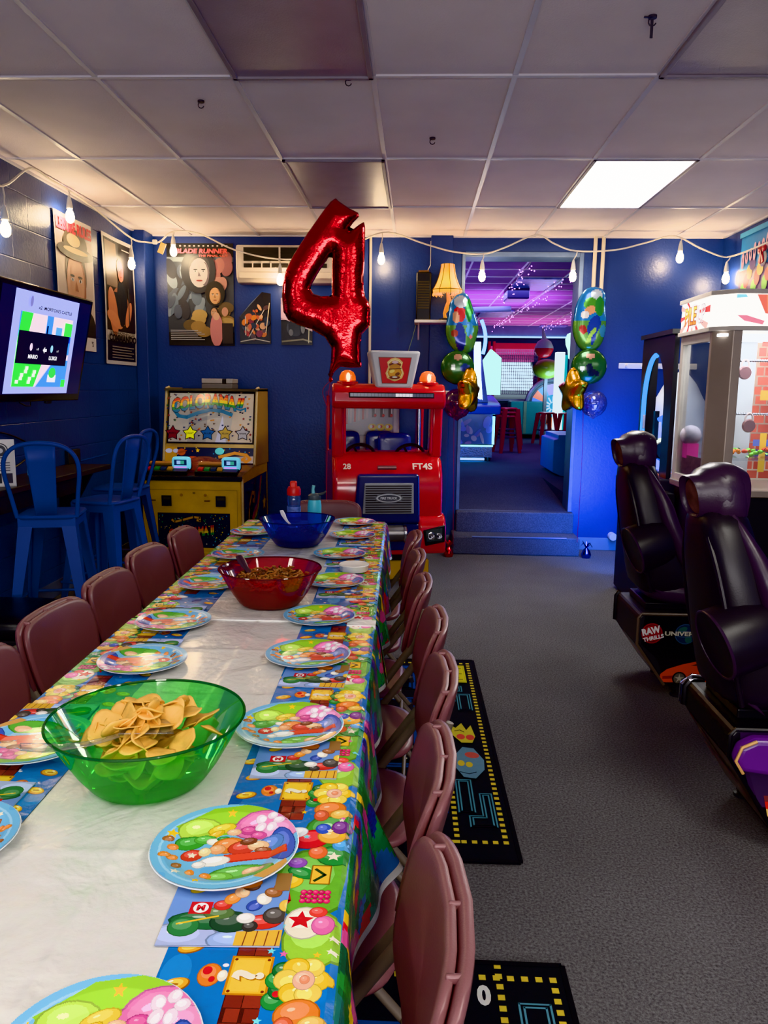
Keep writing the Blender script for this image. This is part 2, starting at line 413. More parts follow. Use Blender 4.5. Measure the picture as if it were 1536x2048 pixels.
S(g, 'trim_4', m_grid, smooth=0)
for nm, a in (('baseboard_right', (XR-.012, XR, YF, YB)), ('baseboard_left', (XL, XL+.012, YF, 6.93))):
    S(MB().box(*a, 0, .11), nm, m_base, smooth=0, bevel=.003)
S(MB().box(1.45, XR, YB-.012, YB, 0, .115).box(XL+.11, DX0-.07, YB-.012, YB, 0, .115), 'baseboard_back', m_base, smooth=0, bevel=.003)
# carpeted steps up to the doorway
S(MB().box(.345, 1.478, 6.84, YB, 0, .165), 'step_1', m_step, smooth=0, bevel=.012)
S(MB().box(.385, 1.462, 7.08, YB+.02, .16, LANDZ), 'step_2', m_step, smooth=0, bevel=.012)
S(MB().box(.52, 1.36, 6.835, 6.86, .158, .1672), 'trim_5', pm('step nosing metal', H(120, 140, 190), .35, .6), smooth=0, bevel=.002)
# hall beyond
HXL, HXR, HYE, HZC = -2.2, 6.4, 18.4, 2.86
S(MB().prism([(YB, LANDZ-.12), (8.7, HZ-.12), (8.7, HZ), (YB+.02, LANDZ)], 'x', DX0, DX1), 'floor_ramp', m_hcarpet, smooth=0)
S(MB().box(HXL, HXR, 8.7, HYE+.1, HZ-.12, HZ).box(HXL, DX0, YB+.25, 8.7, HZ-.12, HZ).box(DX1, HXR, YB+.25, 8.7, HZ-.12, HZ), 'floor_hall', m_hcarpet, smooth=0)
S(MB().box(HXL, HXR, YB+.25, HYE+.1, HZC, HZC+.1), 'ceiling_hall', m_hceil, smooth=0)
S(MB().box(HXL-.1, HXL, YB+.2, HYE+.1, HZ, HZC), 'wall_hall_left', m_hwall, smooth=0)
S(MB().box(HXR, HXR+.1, YB+.2, HYE+.1, HZ, HZC), 'wall_hall_right', m_hwall, smooth=0)
S(MB().box(HXL, HXR, HYE, HYE+.1, HZ, HZC), 'wall_hall_back', m_hwall, smooth=0)
S(MB().box(HXL, XL, YB+.15, YB+.25, HZ, HZC).box(XR, HXR, YB+.15, YB+.25, HZ, HZC), 'wall_hall_front', m_hwall, smooth=0)
g = MB()
for k in range(-2, 11): g.box(HXL+.35+.61*k*1.0-.012, HXL+.35+.61*k+.012, YB+.25, HYE, HZC-.008, HZC+.002)
for j in range(0, 18): g.box(HXL, HXR, 7.6+.61*j-.012, 7.6+.61*j+.012, HZC-.008, HZC+.002)
S(g, 'trim_6', pm('white hall grid', H(236, 236, 240), .4), smooth=0)
S(MB().box(HXL, HXR, HYE-.9, HYE, 2.62, HZC), 'trim_7', m_hwall, smooth=0)

# shop window behind the camera: invented frame round an added lamp
g = MB()
for q in ((-2.25, -2.17, .6, 2.4), (2.17, 2.25, .6, 2.4), (-.03, .03, .6, 2.4)): g.box(q[0], q[1], YF, YF+.06, q[2], q[3])
g.box(-2.25, 2.25, YF, YF+.06, .56, .64).box(-2.25, 2.25, YF, YF+.06, 2.36, 2.44)
S(g, 'window_1', pm('window frame', H(60, 62, 70), .4), smooth=0)
# ---------------------------------------------------------------- ceiling fixtures
m_tframe = pm('troffer frame', H(150, 140, 150), .5)
m_toff = pm('unlit troffer lens', H(172, 158, 166), .4, var=.06, bump=.2, bscale=150)
m_ton = em('lit troffer lens', (1, .98, .94), 24)
m_ton2 = em('dim troffer lens', (1, .95, .86), 17)
def troffer(k, j, lab, lens, drop=.02):
    x0, x1, y0, y1 = GX+.61*k, GX+.61*(k+1), GY+1.22*j, GY+1.22*(j+1)
    T = thing('ceiling_light', lab, 'ceiling light', ((x0+x1)/2, (y0+y1)/2, ZC-drop), group='recessed ceiling lights')
    f = MB(); a = .022
    for q in ((x0, x1, y0, y0+a), (x0, x1, y1-a, y1), (x0, x0+a, y0, y1), (x1-a, x1, y0, y1)): f.box(*q, ZC-drop, ZC-.001)
    f.build('frame', m_tframe, T, world=True, smooth=0, bevel=.003)
    MB().box(x0+a, x1-a, y0+a, y1-a, ZC-drop*.55, ZC-.002).build('lens', lens, T, world=True, smooth=0)
troffer(2, 1, 'bright lit fluorescent panel recessed in ceiling right of the doorway', m_ton, .012)
troffer(-1, 1, 'unlit ceiling light panel above the red number balloon', m_toff)
troffer(-1, -1, 'unlit ceiling light panel nearest the camera, upper left of the photo', m_toff)
troffer(2, -1, 'ceiling light panel at the top right corner of the photo with bluish edge', m_toff)
for k, j in ((-1, -4), (-4, -3), (2, -3), (2, -5)):
    troffer(k, j, 'lit ceiling panel behind the camera', m_ton2, .012)
def hook(px, py, lab, tape=False):
    p = at_z(px, py, ZC-.004)
    mb = MB(); mb.cyl((p.x, p.y, ZC), (p.x, p.y, ZC-.008), .016, n=12)
    a = [(p.x+.014*math.sin(t), p.y, ZC-.02-.014*math.cos(t)) for t in [PI*.2*i-PI for i in range(8)]]
    mb.tube([(p.x, p.y, ZC-.006)]+a, .0025, 6)
    if tape: mb.box(p.x-.03, p.x-.005, p.y-.004, p.y+.004, ZC-.006, ZC-.002).box(p.x-.006, p.x+.004, p.y-.003, p.y, ZC-.075, ZC-.012)
    mb.solo('ceiling_hook', pm('hook metal', H(70, 66, 74) if not tape else H(190, 190, 215), .4, .3), lab, 'hook', 'ceiling hooks')
hook(402, 203, 'small dark hook in ceiling tile at upper left')
hook(865, 277, 'tiny pale hook in ceiling tile above the doorway side')
hook(1305, 34, 'white tape strip hanging from ceiling tile at upper right', True)
hook(697, 157, 'small dark hook under the ceiling grid beside the nearest unlit panel')

# ---------------------------------------------------------------- lamps
def area(name, loc, size, energy, col, rot=(0, 0, 0), sy=None):
    l = bpy.data.lights.new(name, 'AREA'); l.energy = energy; l.color = col; l.size = size
    if sy: l.shape = 'RECTANGLE'; l.size_y = sy
    o = bpy.data.objects.new(name, l); COL.objects.link(o); o.location = loc; o.rotation_euler = rot; return o
def point(name, loc, energy, col, rad=.05):
    l = bpy.data.lights.new(name, 'POINT'); l.energy = energy; l.color = col; l.shadow_soft_size = rad
    o = bpy.data.objects.new(name, l); COL.objects.link(o); o.location = loc; return o
# ================================================================ ON THE WALLS
m_paper = printed('poster paper', .42, .4, bump=.15, bscale=9, bdist=.01)
m_blackp = pm('black plastic', H(16, 16, 18), .35)
m_blackm = pm('matt black', H(20, 20, 22), .6)
m_white = pm('white plastic', H(225, 222, 214), .4)
m_chrome = pm('chrome', H(200, 200, 205), .15, 1)
m_wcord = pm('white cord', H(225, 215, 200), .5)
SKIN, SKIN2, DARK = H(205, 158, 128), H(160, 105, 80), H(18, 20, 30)
def poster(name, p0, w, h, ux, art, label, group, curl=.012, mat=None):
    """sheet with its lower left corner at p0, slightly bowed off the wall"""
    o = Vector(p0); ux = Vector(ux); n = ux.cross(Vector((0, 0, 1)))
    def fn(u, v, l):
        bow = curl*(math.sin(PI*min(1, max(0, v/h)))*.5+.7*math.cos(2.2*PI*u/w)*.3+.35)
        return o+ux*u+Vector((0, 0, v))+n*(.006+bow+l)
    mb = MB(); k = 10
    mb.grid(lambda u, v: fn(u, v, 0), [w*i/k for i in range(k+1)], [h*i/k for i in range(k+1)], 0, (.8, .78, .75))
    sub = Art()
    for poly, c, l in art.ops:           # cut large shapes so that they follow the bow
        for i in range(6):
            a = _clip(_clip(poly, -1, 0, -w*i/6), 1, 0, w*(i+1)/6)
            if len(a) < 3: continue
            for j in range(6):
                b = _clip(_clip(a, 0, -1, -h*j/6), 0, 1, h*(j+1)/6)
                if len(b) >= 3: sub.ops.append((b, c, l))
    sub.lay(mb, fn, .0004)
    return mb.solo(name, mat or m_paper, label, 'poster', group, smooth=60, recalc=False)
def face(a, u, v, s, skin, dk, hair=None):
    """a plain generic portrait: hair, face oval, shadow side, brows, eyes, nose, mouth"""
    if hair: a.ell(u, v+s*.42, s*.64, s*.62, hair); a.ell(u-s*.5, v+s*.25, s*.16, s*.4, hair); a.ell(u+s*.5, v+s*.25, s*.16, s*.4, hair)
    a.ell(u, v, s*.6, s*.85, skin); a.ell(u+s*.3, v-s*.05, s*.3, s*.7, dk); a.ell(u+s*.08, v, s*.42, s*.72, skin)
    for q in (-.24, .24):
        a.ell(u+q*s, v+s*.2, s*.14, s*.035, DARK); a.ell(u+q*s, v+s*.1, s*.1, s*.05, (.8, .8, .8)); a.ell(u+q*s, v+s*.1, s*.04, s*.045, DARK)
    a.poly([(u-s*.03, v+s*.1), (u+s*.1, v-s*.2), (u-s*.1, v-s*.2)], dk); a.ell(u, v-s*.45, s*.2, s*.05, H(140, 60, 60))
# -- left wall, two film posters
w, h = .62, .93
a = Art(clip=(0, w, 0, h)); a.rect(0, 0, w, h, H(222, 214, 205)); a.rect(.02, .1, w-.02, h-.13, H(206, 190, 176))
a.ell(w/2, .06, .36, .3, DARK); a.rect(w*.43, .2, w*.6, .35, SKIN)
face(a, w*.5, .47, .26, SKIN, SKIN2, H(60, 40, 30)); a.ell(w*.5, .69, .3, .055, H(46, 40, 30)); a.ell(w*.5, .75, .2, .1, H(60, 52, 38)); a.ell(w*.46, .77, .11, .045, H(225, 205, 150)); a.ell(w*.5, .7, .2, .02, H(225, 200, 140))
a.text('LEISURE RULES', w/2, h-.075, .085, H(205, 36, 52), width=w*.92, bold=.05)
a.rect(.02, .0, w-.02, .1, H(225, 218, 210)); a.text("'S", w*.86, .055, .04, DARK, bold=.03)
p = at_x(107, 417, XL+.005); poster('movie_poster', (XL, 5.41, 1.715), w, h, (0, 1, 0), a, 'white poster with red heading and man in shiny hat, partly behind the television', 'film posters')
w, h = .68, 1.02
a = Art(clip=(0, w, 0, h)); a.rect(0, 0, w, h, H(205, 200, 196)); a.rect(.03, .03, w-.03, h-.03, H(26, 24, 28)); a.rect(.03, .19, w-.03, .27, H(205, 198, 188))
a.rect(.05, .62, .3, h-.05, H(120, 100, 84)); a.rect(.03, .28, w-.03, .6, H(38, 30, 30))
a.ell(.35, .62, .05, .07, SKIN2); a.ell(.33, .47, .19, .16, SKIN2); a.poly([(.2, .58), (.48, .6), (.5, .34), (.22, .32)], H(34, 38, 46)); a.ell(.17, .42, .1, .2, H(196, 128, 96), .3); a.ell(.2, .36, .18, .055, H(205, 138, 104), -.25); a.ell(.36, .5, .1, .19, H(34, 38, 46)); a.ell(.5, .42, .05, .12, H(196, 128, 96), -.5); a.rect(.5, .34, .52, .64, H(60, 62, 66))
face(a, .36, .76, .1, H(196, 130, 98), SKIN2, DARK)
a.text('SCHWARZENEGGER', w/2, .254, .022, DARK, width=w*.8); a.text('COMMANDO', w/2, .212, .062, H(20, 18, 20), width=w*.88, bold=.06)
for k in range(5): a.rect(.1, .05+.022*k, w-.1-.05*(k % 2), .058+.022*k, H(150, 146, 140))
a.rect(w*.58, .935, w*.88, .942, H(190, 186, 180))
poster('movie_poster', (XL, 6.21, 1.635), w, h, (0, 1, 0), a, 'dark poster of muscular man with heavy block lettering, beside the corner column', 'film posters', curl=.02)
# -- back wall
w, h = .605, .90
a = Art(clip=(0, w, 0, h)); a.rect(0, 0, w, h, H(20, 22, 30)); a.rect(0, .12, w, h-.12, H(58, 66, 80)); a.rect(0, h-.16, w, h-.12, H(120, 130, 140))
for k in range(26): a.ell(random.uniform(.02, .3), random.uniform(.3, .72), random.uniform(.02, .06), random.uniform(.04, .1), [H(92, 108, 128), H(70, 82, 104), H(126, 140, 156), H(48, 52, 66)][k % 4], random.uniform(-.6, .6))
for k in range(14): a.ell(random.uniform(.36, .58), random.uniform(.5, .76), .05, .07, [H(170, 112, 108), H(150, 96, 100), H(190, 140, 130)][k % 3], random.uniform(-.6, .6))
for k in range(10): a.ell(random.uniform(.2, .56), random.uniform(.12, .34), .07, .05, [H(150, 120, 76), H(96, 80, 60), H(178, 150, 96)][k % 3])
a.ell(.29, .66, .16, .2, H(38, 42, 54)); face(a, .3, .64, .15, H(196, 190, 190), H(108, 96, 104), H(60, 58, 66)); a.ell(.44, .46, .09, .11, H(28, 26, 30)); face(a, .44, .44, .085, H(206, 160, 116), H(150, 104, 76)); face(a, .43, .29, .05, H(196, 150, 120), SKIN2, DARK)
a.ell(.45, .14, .06, .15, H(196, 128, 130)); a.ell(.45, .26, .03, .035, H(210, 165, 140)); a.rect(.5, .02, .6, .2, H(44, 40, 44)); a.ell(.53, .3, .03, .04, H(190, 140, 120))
for k in range(6): a.rect(.03, .05+.016*k, .34-.03*(k % 3), .057+.016*k, H(170, 170, 176))
for k in range(11): a.rect(.13+.042*k, h-.036, .145+.042*k, h-.024, H(200, 190, 190))
a.text('BLADE RUNNER', .33, h-.075, .042, H(235, 96, 84), width=.47, bold=.04, shear=.15); a.text('THE FINAL CUT', .435, h-.115, .02, H(225, 110, 90), width=.27, bold=.03)
poster('movie_poster', (-2.27, YB, 1.83), w, h, (1, 0, 0), a, 'dark blue poster of faces with orange title, left of the air conditioner', 'film posters', .006)
w, h = .285, .46
a = Art(); a.poly([(0, 0), (w, 0), (w, h*.97), (w*.72, h), (w*.35, h*.78), (0, h*.52)], H(26, 22, 26))
q = [H(170, 52, 48), H(196, 96, 60), H(80, 60, 66), H(210, 160, 120), H(120, 40, 60), H(40, 50, 70), H(210, 120, 40)]
for k in range(46): 
    u, v = random.uniform(.02, w-.02), random.uniform(.04, h-.06)
    if v < h*.5+u*.8 - .05: a.ell(u, v, random.uniform(.012, .035), random.uniform(.01, .03), q[k % 7], random.uniform(0, 3))
a.line([(w*.2, .08), (w*.2, .24)], .008, H(200, 190, 180)); a.line([(w*.3, .06), (w*.8, .3)], .006, H(210, 200, 190)); a.line([(w*.85, .1), (w*.97, .36)], .007, H(220, 200, 170)); a.line([(.01, .02), (w*.5, .045), (w-.01, .02)], .008, H(190, 184, 176))
def torn(name, x, z, w, h, art, out, label):
    o = Vector((x, YB, z)); mb = MB(); fn = lambda u, v, l: o+Vector((u, -.012-.012*math.sin(PI*v/h)-l, v))
    mb.add([fn(p[0], p[1], 0) for p in out], [tuple(range(len(out)))], 0, H(26, 22, 26)); art.lay(mb, fn, .0004)
    mb.solo(name, printed('glossy small poster', .22, .6), label, 'poster', 'small glossy posters under the air conditioner', smooth=0)
out = a.ops[0][0]
torn('wall_poster', -1.615, 1.85, w, h, a, out, 'small glossy red and brown poster with torn slanted top under the air conditioner')
a = Art(); out = [(0, 0), (w, 0), (w, h*.9), (0, h*.9)]; a.poly(out, H(34, 34, 36)); a.rect(0, .22, w, h*.9, H(170, 140, 160)); a.poly([(0, .24), (w, .12), (w, .2), (0, .36)], H(200, 170, 190))
a.ell(.13, .15, .08, .075, H(20, 20, 22)); a.ell(.09, .11, .02, .03, H(90, 92, 98)); a.ell(.2, .15, .02, .05, H(96, 98, 100)); a.line([(.01, .03), (.2, .05), (w-.01, .03)], .014, H(120, 116, 90)); a.line([(.25, .02), (.255, .17)], .008, H(200, 195, 160))
torn('wall_poster', -1.237, 1.845, w, h, a, out, 'small glossy black and grey poster half hidden behind the red number balloon')
MB().box(-.62, -.58, YB-.02, YB-.002, 1.84, 1.87).solo('wall_clip', m_white, 'small white clip on back wall beside the red number balloon', 'clip')
# -- air conditioner
T = thing('air_conditioner', 'white wall mounted air conditioner behind the red number balloon', 'air conditioner', (-1.17, 7.06, 2.37))
x0, x1 = -1.6, -.74
m_ac = pm('aged white plastic', H(226, 212, 194), .4); m_slot = pm('dark louvre', H(34, 30, 28), .6)
MB().prism([(7.17, 2.37), (7.03, 2.37), (6.985, 2.41), (6.97, 2.5), (6.97, 2.66), (6.99, 2.69), (7.17, 2.69)], 'x', x0, x1).build('casing', m_ac, T, world=True, bevel=.012)
mb = MB()
for k in range(9): mb.box(x0+.07, x1-.06, 6.962, 6.972, 2.555+.0125*k, 2.561+.0125*k)
mb.box(x0+.07, x1-.06, 6.967, 6.975, 2.55, 2.665).box(x0+.07, x1-.06, 6.967, 6.975, 2.495, 2.53); mb.build('grille', m_slot, T, world=True, smooth=0)
mb = MB()
for k in range(1, 9): mb.box(x0+.07+.08*k-.005, x0+.07+.08*k+.005, 6.958, 6.972, 2.492, 2.534)
mb.box(x0+.38, x0+.395, 6.957, 6.972, 2.548, 2.668); mb.build('vane', m_ac, T, world=True, smooth=0)
MB().box(x0+.03, x1-.03, 6.966, 6.976, 2.405, 2.455).build('flap', pm('flap plastic', H(236, 222, 200), .35), T, world=True, smooth=0, bevel=.004)
# -- pipes
def pipe(x, z0, z1, r, lab, group=None):
    MB().cyl((x, YB-.022, z0), (x, YB-.022, z1), r, n=12).solo('conduit_pipe', pm('cream pipe paint', H(206, 196, 180), .4), lab, 'pipe', group)
pipe(-.43, .9, ZC, .012, 'thin cream conduit pipe down back wall behind the red number balloon')
pipe(1.545, 1.9, ZC, .017, 'left one of two cream pipes right of the doorway above the balloons')
pipe(1.615, 1.9, ZC, .017, 'right one of two cream pipes right of the doorway above the balloons')
# -- hook rail
T = thing('hook_rail', 'white hook rail on the blue wall right of the doorway', 'rail', (2.1, YB-.02, 1.66))
MB().box(1.81, 2.5, YB-.02, YB, 1.665, 1.715).build('board', m_white, T, world=True, smooth=0, bevel=.004)
for k in range(5): MB().cyl((1.87+.14*k, YB-.02, 1.69), (1.87+.14*k, YB-.05, 1.685), .009).build('peg', m_white, T, world=True)
# -- shelf with heater and lamp
T = thing('wall_shelf', 'small white bracket shelf on back wall left of doorway', 'shelf', (.12, 7.06, 2.03))
MB().box(-.03, .38, 6.93, YB, 2.035, 2.06).build('board', m_white, T, world=True, smooth=0, bevel=.004)
for x in (.0, .33): MB().prism([(YB, 1.9), (YB, 2.035), (6.99, 2.035), (YB-.01, 1.9)], 'x', x, x+.015).build('bracket', m_white, T, world=True, smooth=0)
T = thing('tower_heater', 'black tower heater standing on the white shelf', 'heater', (.045, 7.05, 2.06))
MB().prism([(-.065, -.06), (.065, -.06), (.065, .03), (.04, .06), (-.04, .06), (-.065, .03)], 'z', 0, .41, M=TR(.0, 0, 0)).build('body', m_blackp, T, bevel=.012)
mb = MB()
for k in range(11): mb.box(-.05, .05, -.066, -.058, .1+.022*k, .112+.022*k)
mb.build('grille', pm('heater grille', H(78, 66, 44), .4, .6), T, smooth=0)
MB().box(-.045, .045, -.06, .04, .41, .425).build('control_panel', pm('amber panel', H(120, 84, 40), .4), T, smooth=0, bevel=.004)
T = thing('table_lamp', 'lit lamp with yellow bell shade on slim curved stem, on the shelf', 'lamp', (.252, 7.0, 2.06))
mb = MB(); mb.lathe([(0, 0), (.07, 0), (.07, .012), (.03, .022), (0, .022)], 24); mb.build('base', m_blackp, T)
MB().tube([(-.012, 0, .02), (-.02, 0, .06), (.004, 0, .11), (.02, 0, .16), (.012, 0, .2), (.004, 0, .235)], [.016, .014, .026, .024, .018, .012], 14).build('stem', pm('amber stem', H(210, 150, 70), .35, emit=H(230, 150, 50), estr=.35), T)
m_shade = printed('lit yellow shade', .7, .2, estr=.75)
prof = [(.125, .225), (.129, .26), (.117, .275), (.098, .31), (.079, .36), (.066, .41), (.059, .455), (.058, .475)]
def shc(p): 
    t = (p.z-.225)/.25; a = math.atan2(p.y, p.x)
    g = max(0, 1-abs(t-.42)*2.2)*(.5+.5*max(0, -math.sin(a))); return H(255, 176+64*g, 12+90*g)  # bulb glow painted into the shade colour, strongest at mid height in front
mb = MB(); mb.lathe(prof, 40, 0, shc); mb.build('lamp_shade', m_shade, T)
mb = MB()
for k in range(8):
    c, s_ = math.cos(k*PI/4+.2), math.sin(k*PI/4+.2); mb.tube([((r+.002)*c, (r+.002)*s_, z) for r, z in prof], .003, 6)
mb.tube([(.129*math.cos(t), .129*math.sin(t), .26) for t in [2*PI*i/30 for i in range(30)]], .004, 6, closed=True)
mb.build('shade_rib', pm('shade piping', H(120, 84, 20), .7), T)
mb = MB()
for k in range(48):
    c, s_ = math.cos(k*PI/24), math.sin(k*PI/24); mb.cyl((.126*c, .126*s_, .228), (.128*c, .128*s_, .208+.005*(k % 3)), .0035, n=5)
mb.build('fringe', pm('shade fringe', H(240, 205, 130), .7, emit=H(255, 190, 80), estr=.6), T)
MB().ball((0, 0, .32), .03).build('bulb', em('warm lamp bulb', (1, .62, .2), 30), T)
MB().tube([at_y(862, 482, 7.14), at_y(861, 530, 7.13), at_y(853, 546, 7.1)], .004, 6).solo('cable', m_wcord, 'white power lead hanging from ceiling line to the tower heater', 'cable')
MB().tube([at_y(833, 646, 7.12), at_y(826, 672, 7.14), at_y(816, 705, 7.14)], .004, 6).solo('cable', pm('dull green cord', H(110, 130, 120), .5), 'thin cord dropping from left end of the shelf', 'cable')
# wall socket seen through the truck cab
MB().box(.12, .3, YB-.07, YB-.048, 1.33, 1.45).solo('wall_socket', m_white, 'white socket plate on back wall behind the red truck ride', 'socket', bevel=.004)
MB().cyl((1.83, YB-.012, .14), (1.83, YB-.10, .14), .035, n=20).solo('door_stop', m_white, 'white round door stop low on wall behind the far racing seat', 'door stop', bevel=.005)

# ---------------------------------------------------------------- television
c_t, c_b = Vector((-2.1, 0, 2.0)), Vector((-2.232, 0, 1.362))
vdir = (c_t-c_b).normalized(); hT = (c_t-c_b).length; Y0, Y1 = 3.945, 5.085; wT = Y1-Y0
nT = Vector((0, 1, 0)).cross(vdir)
T = thing('television', 'flat television on left wall showing a pastel game map', 'television', (-2.24, (Y0+Y1)/2, 1.36))
MT = Matrix(((0, vdir.x, nT.x, c_b.x), (1, vdir.y, nT.y, Y0), (0, vdir.z, nT.z, c_b.z), (0, 0, 0, 1)))
MB().box(0, wT, 0, hT, -.045, 0, M=MT).build('casing', pm('gloss black tv', H(12, 12, 14), .2), T, world=True, smooth=0, bevel=.008)
a = Art(clip=(.03, wT-.03, .045, hT-.03)); a.rect(.03, .045, wT-.03, hT-.03, H(14, 16, 52))
u0, u1, v0, v1 = .17, .94, .05, .615
a.rect(u0, v0, u1, v1, H(170, 180, 240))
X = lambda t: u0+(u1-u0)*t
Yv = lambda t: v0+(v1-v0)*t
def R(p, q, s_, t, c): a.rect(X(p), Yv(q), X(s_), Yv(t), c)
def PL(pts, c): a.poly([(X(x), Yv(y)) for x, y in pts], c)
R(.1, .07, .93, .8, H(235, 215, 225)); PL([(.1, .55), (.2, .8), (.1, .8)], H(60, 150, 240)); PL([(.12, .8), (.28, .8), (.25, .62), (.42, .58), (.45, .5), (.1, .5)], H(60, 215, 70)); R(.5, .55, .6, .8, H(60, 150, 240)); PL([(.6, .5), (.93, .62), (.93, .42), (.6, .42)], H(60, 150, 240)); R(.8, .62, .93, .76, H(70, 215, 80)); R(.66, .6, .76, .7, H(90, 170, 230)); R(.86, .55, .92, .62, H(30, 50, 180))
PL([(.1, .07), (.42, .07), (.5, .3), (.1, .34)], H(60, 215, 70)); PL([(.45, .07), (.93, .07), (.93, .36), (.7, .36)], H(60, 150, 240)); R(.62, .12, .76, .2, H(235, 235, 245)); a.ell(X(.69), Yv(.22), .045, .032, H(60, 200, 80)); R(.1, .34, .2, .52, H(60, 215, 70)); R(.86, .07, .93, .15, H(60, 215, 70))
for k in range(9): R(.14+.03*k+.02*(k % 2), .1+.035*(k % 5), .185+.03*k+.02*(k % 2), .135+.035*(k % 5), H(235, 240, 230))
a.rect(X(.1), Yv(.3), X(.89), Yv(.62), H(10, 10, 34)); R(.5, .62, .525, .7, H(10, 12, 60))
a.text('MARIO', X(.345), Yv(.375), .024, H(235, 235, 240), width=.11, bold=.03); a.text('LUIGI', X(.66), Yv(.375), .024, H(235, 235, 240), width=.1, bold=.03)
a.ell(X(.3), Yv(.47), .016, .022, H(225, 205, 225)); a.ell(X(.62), Yv(.47), .016, .022, H(150, 205, 225)); a.text('x 0', X(.4), Yv(.455), .014, H(225, 225, 230)); a.text('x 1', X(.72), Yv(.455), .014, H(225, 225, 230))
a.poly([(X(.48), Yv(.45)), (X(.51), Yv(.485)), (X(.51), Yv(.465)), (X(.54), Yv(.465)), (X(.54), Yv(.435)), (X(.51), Yv(.435)), (X(.51), Yv(.415))], H(225, 225, 230))
a.text("x2  MORTON'S CASTLE", X(.6), Yv(.865), .02, H(20, 20, 40), width=.42); a.ell(X(.22), Yv(.91), .016, .03, H(120, 120, 180))
mb = MB(); a.lay(mb, lambda u, v, l: MT @ Vector((u, v, .0005+l)), .0002); mb.build('screen', printed('lit screen', .25, .5, estr=1.15), T, world=True, smooth=0)
MB().box(wT*.3, wT*.55, hT*.3, hT*.7, -.09, -.045, M=MT).build('mount', m_blackp, T, world=True, smooth=0)
MB().tube([(-2.28, 4.5, 1.68), (-2.46, 4.62, 1.66)], .025, 8).build('mount', m_blackp, T, world=True)
MB().box(XL, XL+.02, 4.45, 4.8, 1.5, 1.85).build('mount', m_blackp, T, world=True, smooth=0)
MB().box(.72, .78, -.018, .006, -.03, -.008, M=MT).build('sensor', m_blackp, T, world=True, smooth=0, bevel=.003)
pts = [at_x(x, y, -2.33) for x, y in ((34, 798), (40, 806), (52, 812), (61, 812), (61, 799))]
MB().tube(pts, .004, 6).solo('cable', m_blackp, 'black lead looping under the television', 'cable')

# ---------------------------------------------------------------- festoon lights along the ceiling line
def on_wall(px, py, wall):
    return at_x(px, py, XL+.09) if wall == 'L' else (at_y(px, py, 6.90) if wall == 'B' else at_x(px, py, XR-.09))
cordpx = [(-60, 352, 'L'), (5, 372, 'L'), (60, 330, 'L'), (100, 319, 'L'), (135, 372, 'L'), (190, 418, 'L'), (262, 476, 'L'), (292, 484, 'B'), (318, 484, 'B'), (347, 460, 'B'), (400, 468, 'B'), (470, 500, 'B'), (556, 518, 'B'), (640, 512, 'B'), (720, 482, 'B'), (776, 458, 'B'), (850, 488, 'B'), (905, 503, 'B'), (965, 508, 'B'), (1010, 495, 'B'), (1072, 470, 'B'), (1110, 488, 'B'), (1152, 502, 'B'), (1230, 500, 'B'), (1290, 486, 'B'), (1348, 472, 'B'), (1400, 496, 'B'), (1440, 512, 'B'), (1461, 513, 'B'), (1500, 500, 'R'), (1560, 474, 'R')]
C3 = [on_wall(*c) for c in cordpx]
for q in C3: q.z = min(q.z, ZC-.02)
def smoothpath(P, n=5):
    o = []
    for i in range(len(P)-1):
        p0, p1, p2, p3 = P[max(0, i-1)], P[i], P[i+1], P[min(len(P)-1, i+2)]
        for k in range(n):
            t = k/n; o.append(.5*((2*p1)+(p2-p0)*t+(2*p0-5*p1+4*p2-p3)*t*t+(3*p1-p0-3*p2+p3)*t**3))
    return o+[P[-1]]
T = thing('string_lights', 'white string of hanging bulbs looped along the left, back and right walls', 'string lights', (0, 6.9, 2.7))
MB().tube(smoothpath(C3), .007, 6).build('cord', m_wcord, T, world=True)
m_bulb = em('warm festoon bulb', (1, .76, .45), 170)
drops = [((5, 372), (8, 410), 'L'), ((135, 372), (138, 392), 'L'), ((262, 476), (262, 495), 'L'), ((347, 460), (346, 470), 'B'), ((556, 518), (560, 528), 'B'), ((764, 465), (763, 486), 'B'), ((967, 508), (965, 520), 'B'), ((1155, 502), (1147, 520), 'B'), ((1362, 476), (1362, 482), 'B'), ((1461, 513), (1454, 524), 'B')]
proto = None
for a_, b_, wl in drops:
    A_, B_ = on_wall(*a_, wl), on_wall(*b_, wl); A_.z = min(A_.z, ZC-.02)
    MB().tube([A_, (A_+B_)/2+Vector((.006, 0, 0)), B_], .005, 6).build('drop_cord', m_wcord, T, world=True)
    so = MB().lathe([(0, 0), (.008, 0), (.012, -.015), (.017, -.04), (.021, -.07), (.02, -.082), (0, -.082)], 14, c=B_).build('socket', m_white, T, world=True)
    MB().lathe([(.012, -.08), (.016, -.092), (.026, -.115), (.03, -.14), (.026, -.162), (.014, -.176), (0, -.18)], 14, c=B_-T.location).build('bulb', m_bulb, so)
q = on_wall(310, 484, 'B')
MB().box(q.x-.02, q.x+.02, q.y-.02, q.y+.01, q.z-.02, q.z+.02).build('plug', m_white, T, world=True, bevel=.008)
MB().box(q.x+.05, q.x+.1, q.y-.005, q.y, q.z-.07, q.z+.02, M=TR(q.x, q.y, q.z) @ Matrix.Rotation(.4, 4, 'Y') @ TR(-q.x, -q.y, -q.z)).build('tag', pm('yellow tag', H(215, 180, 60), .6), T, world=True, smooth=0)
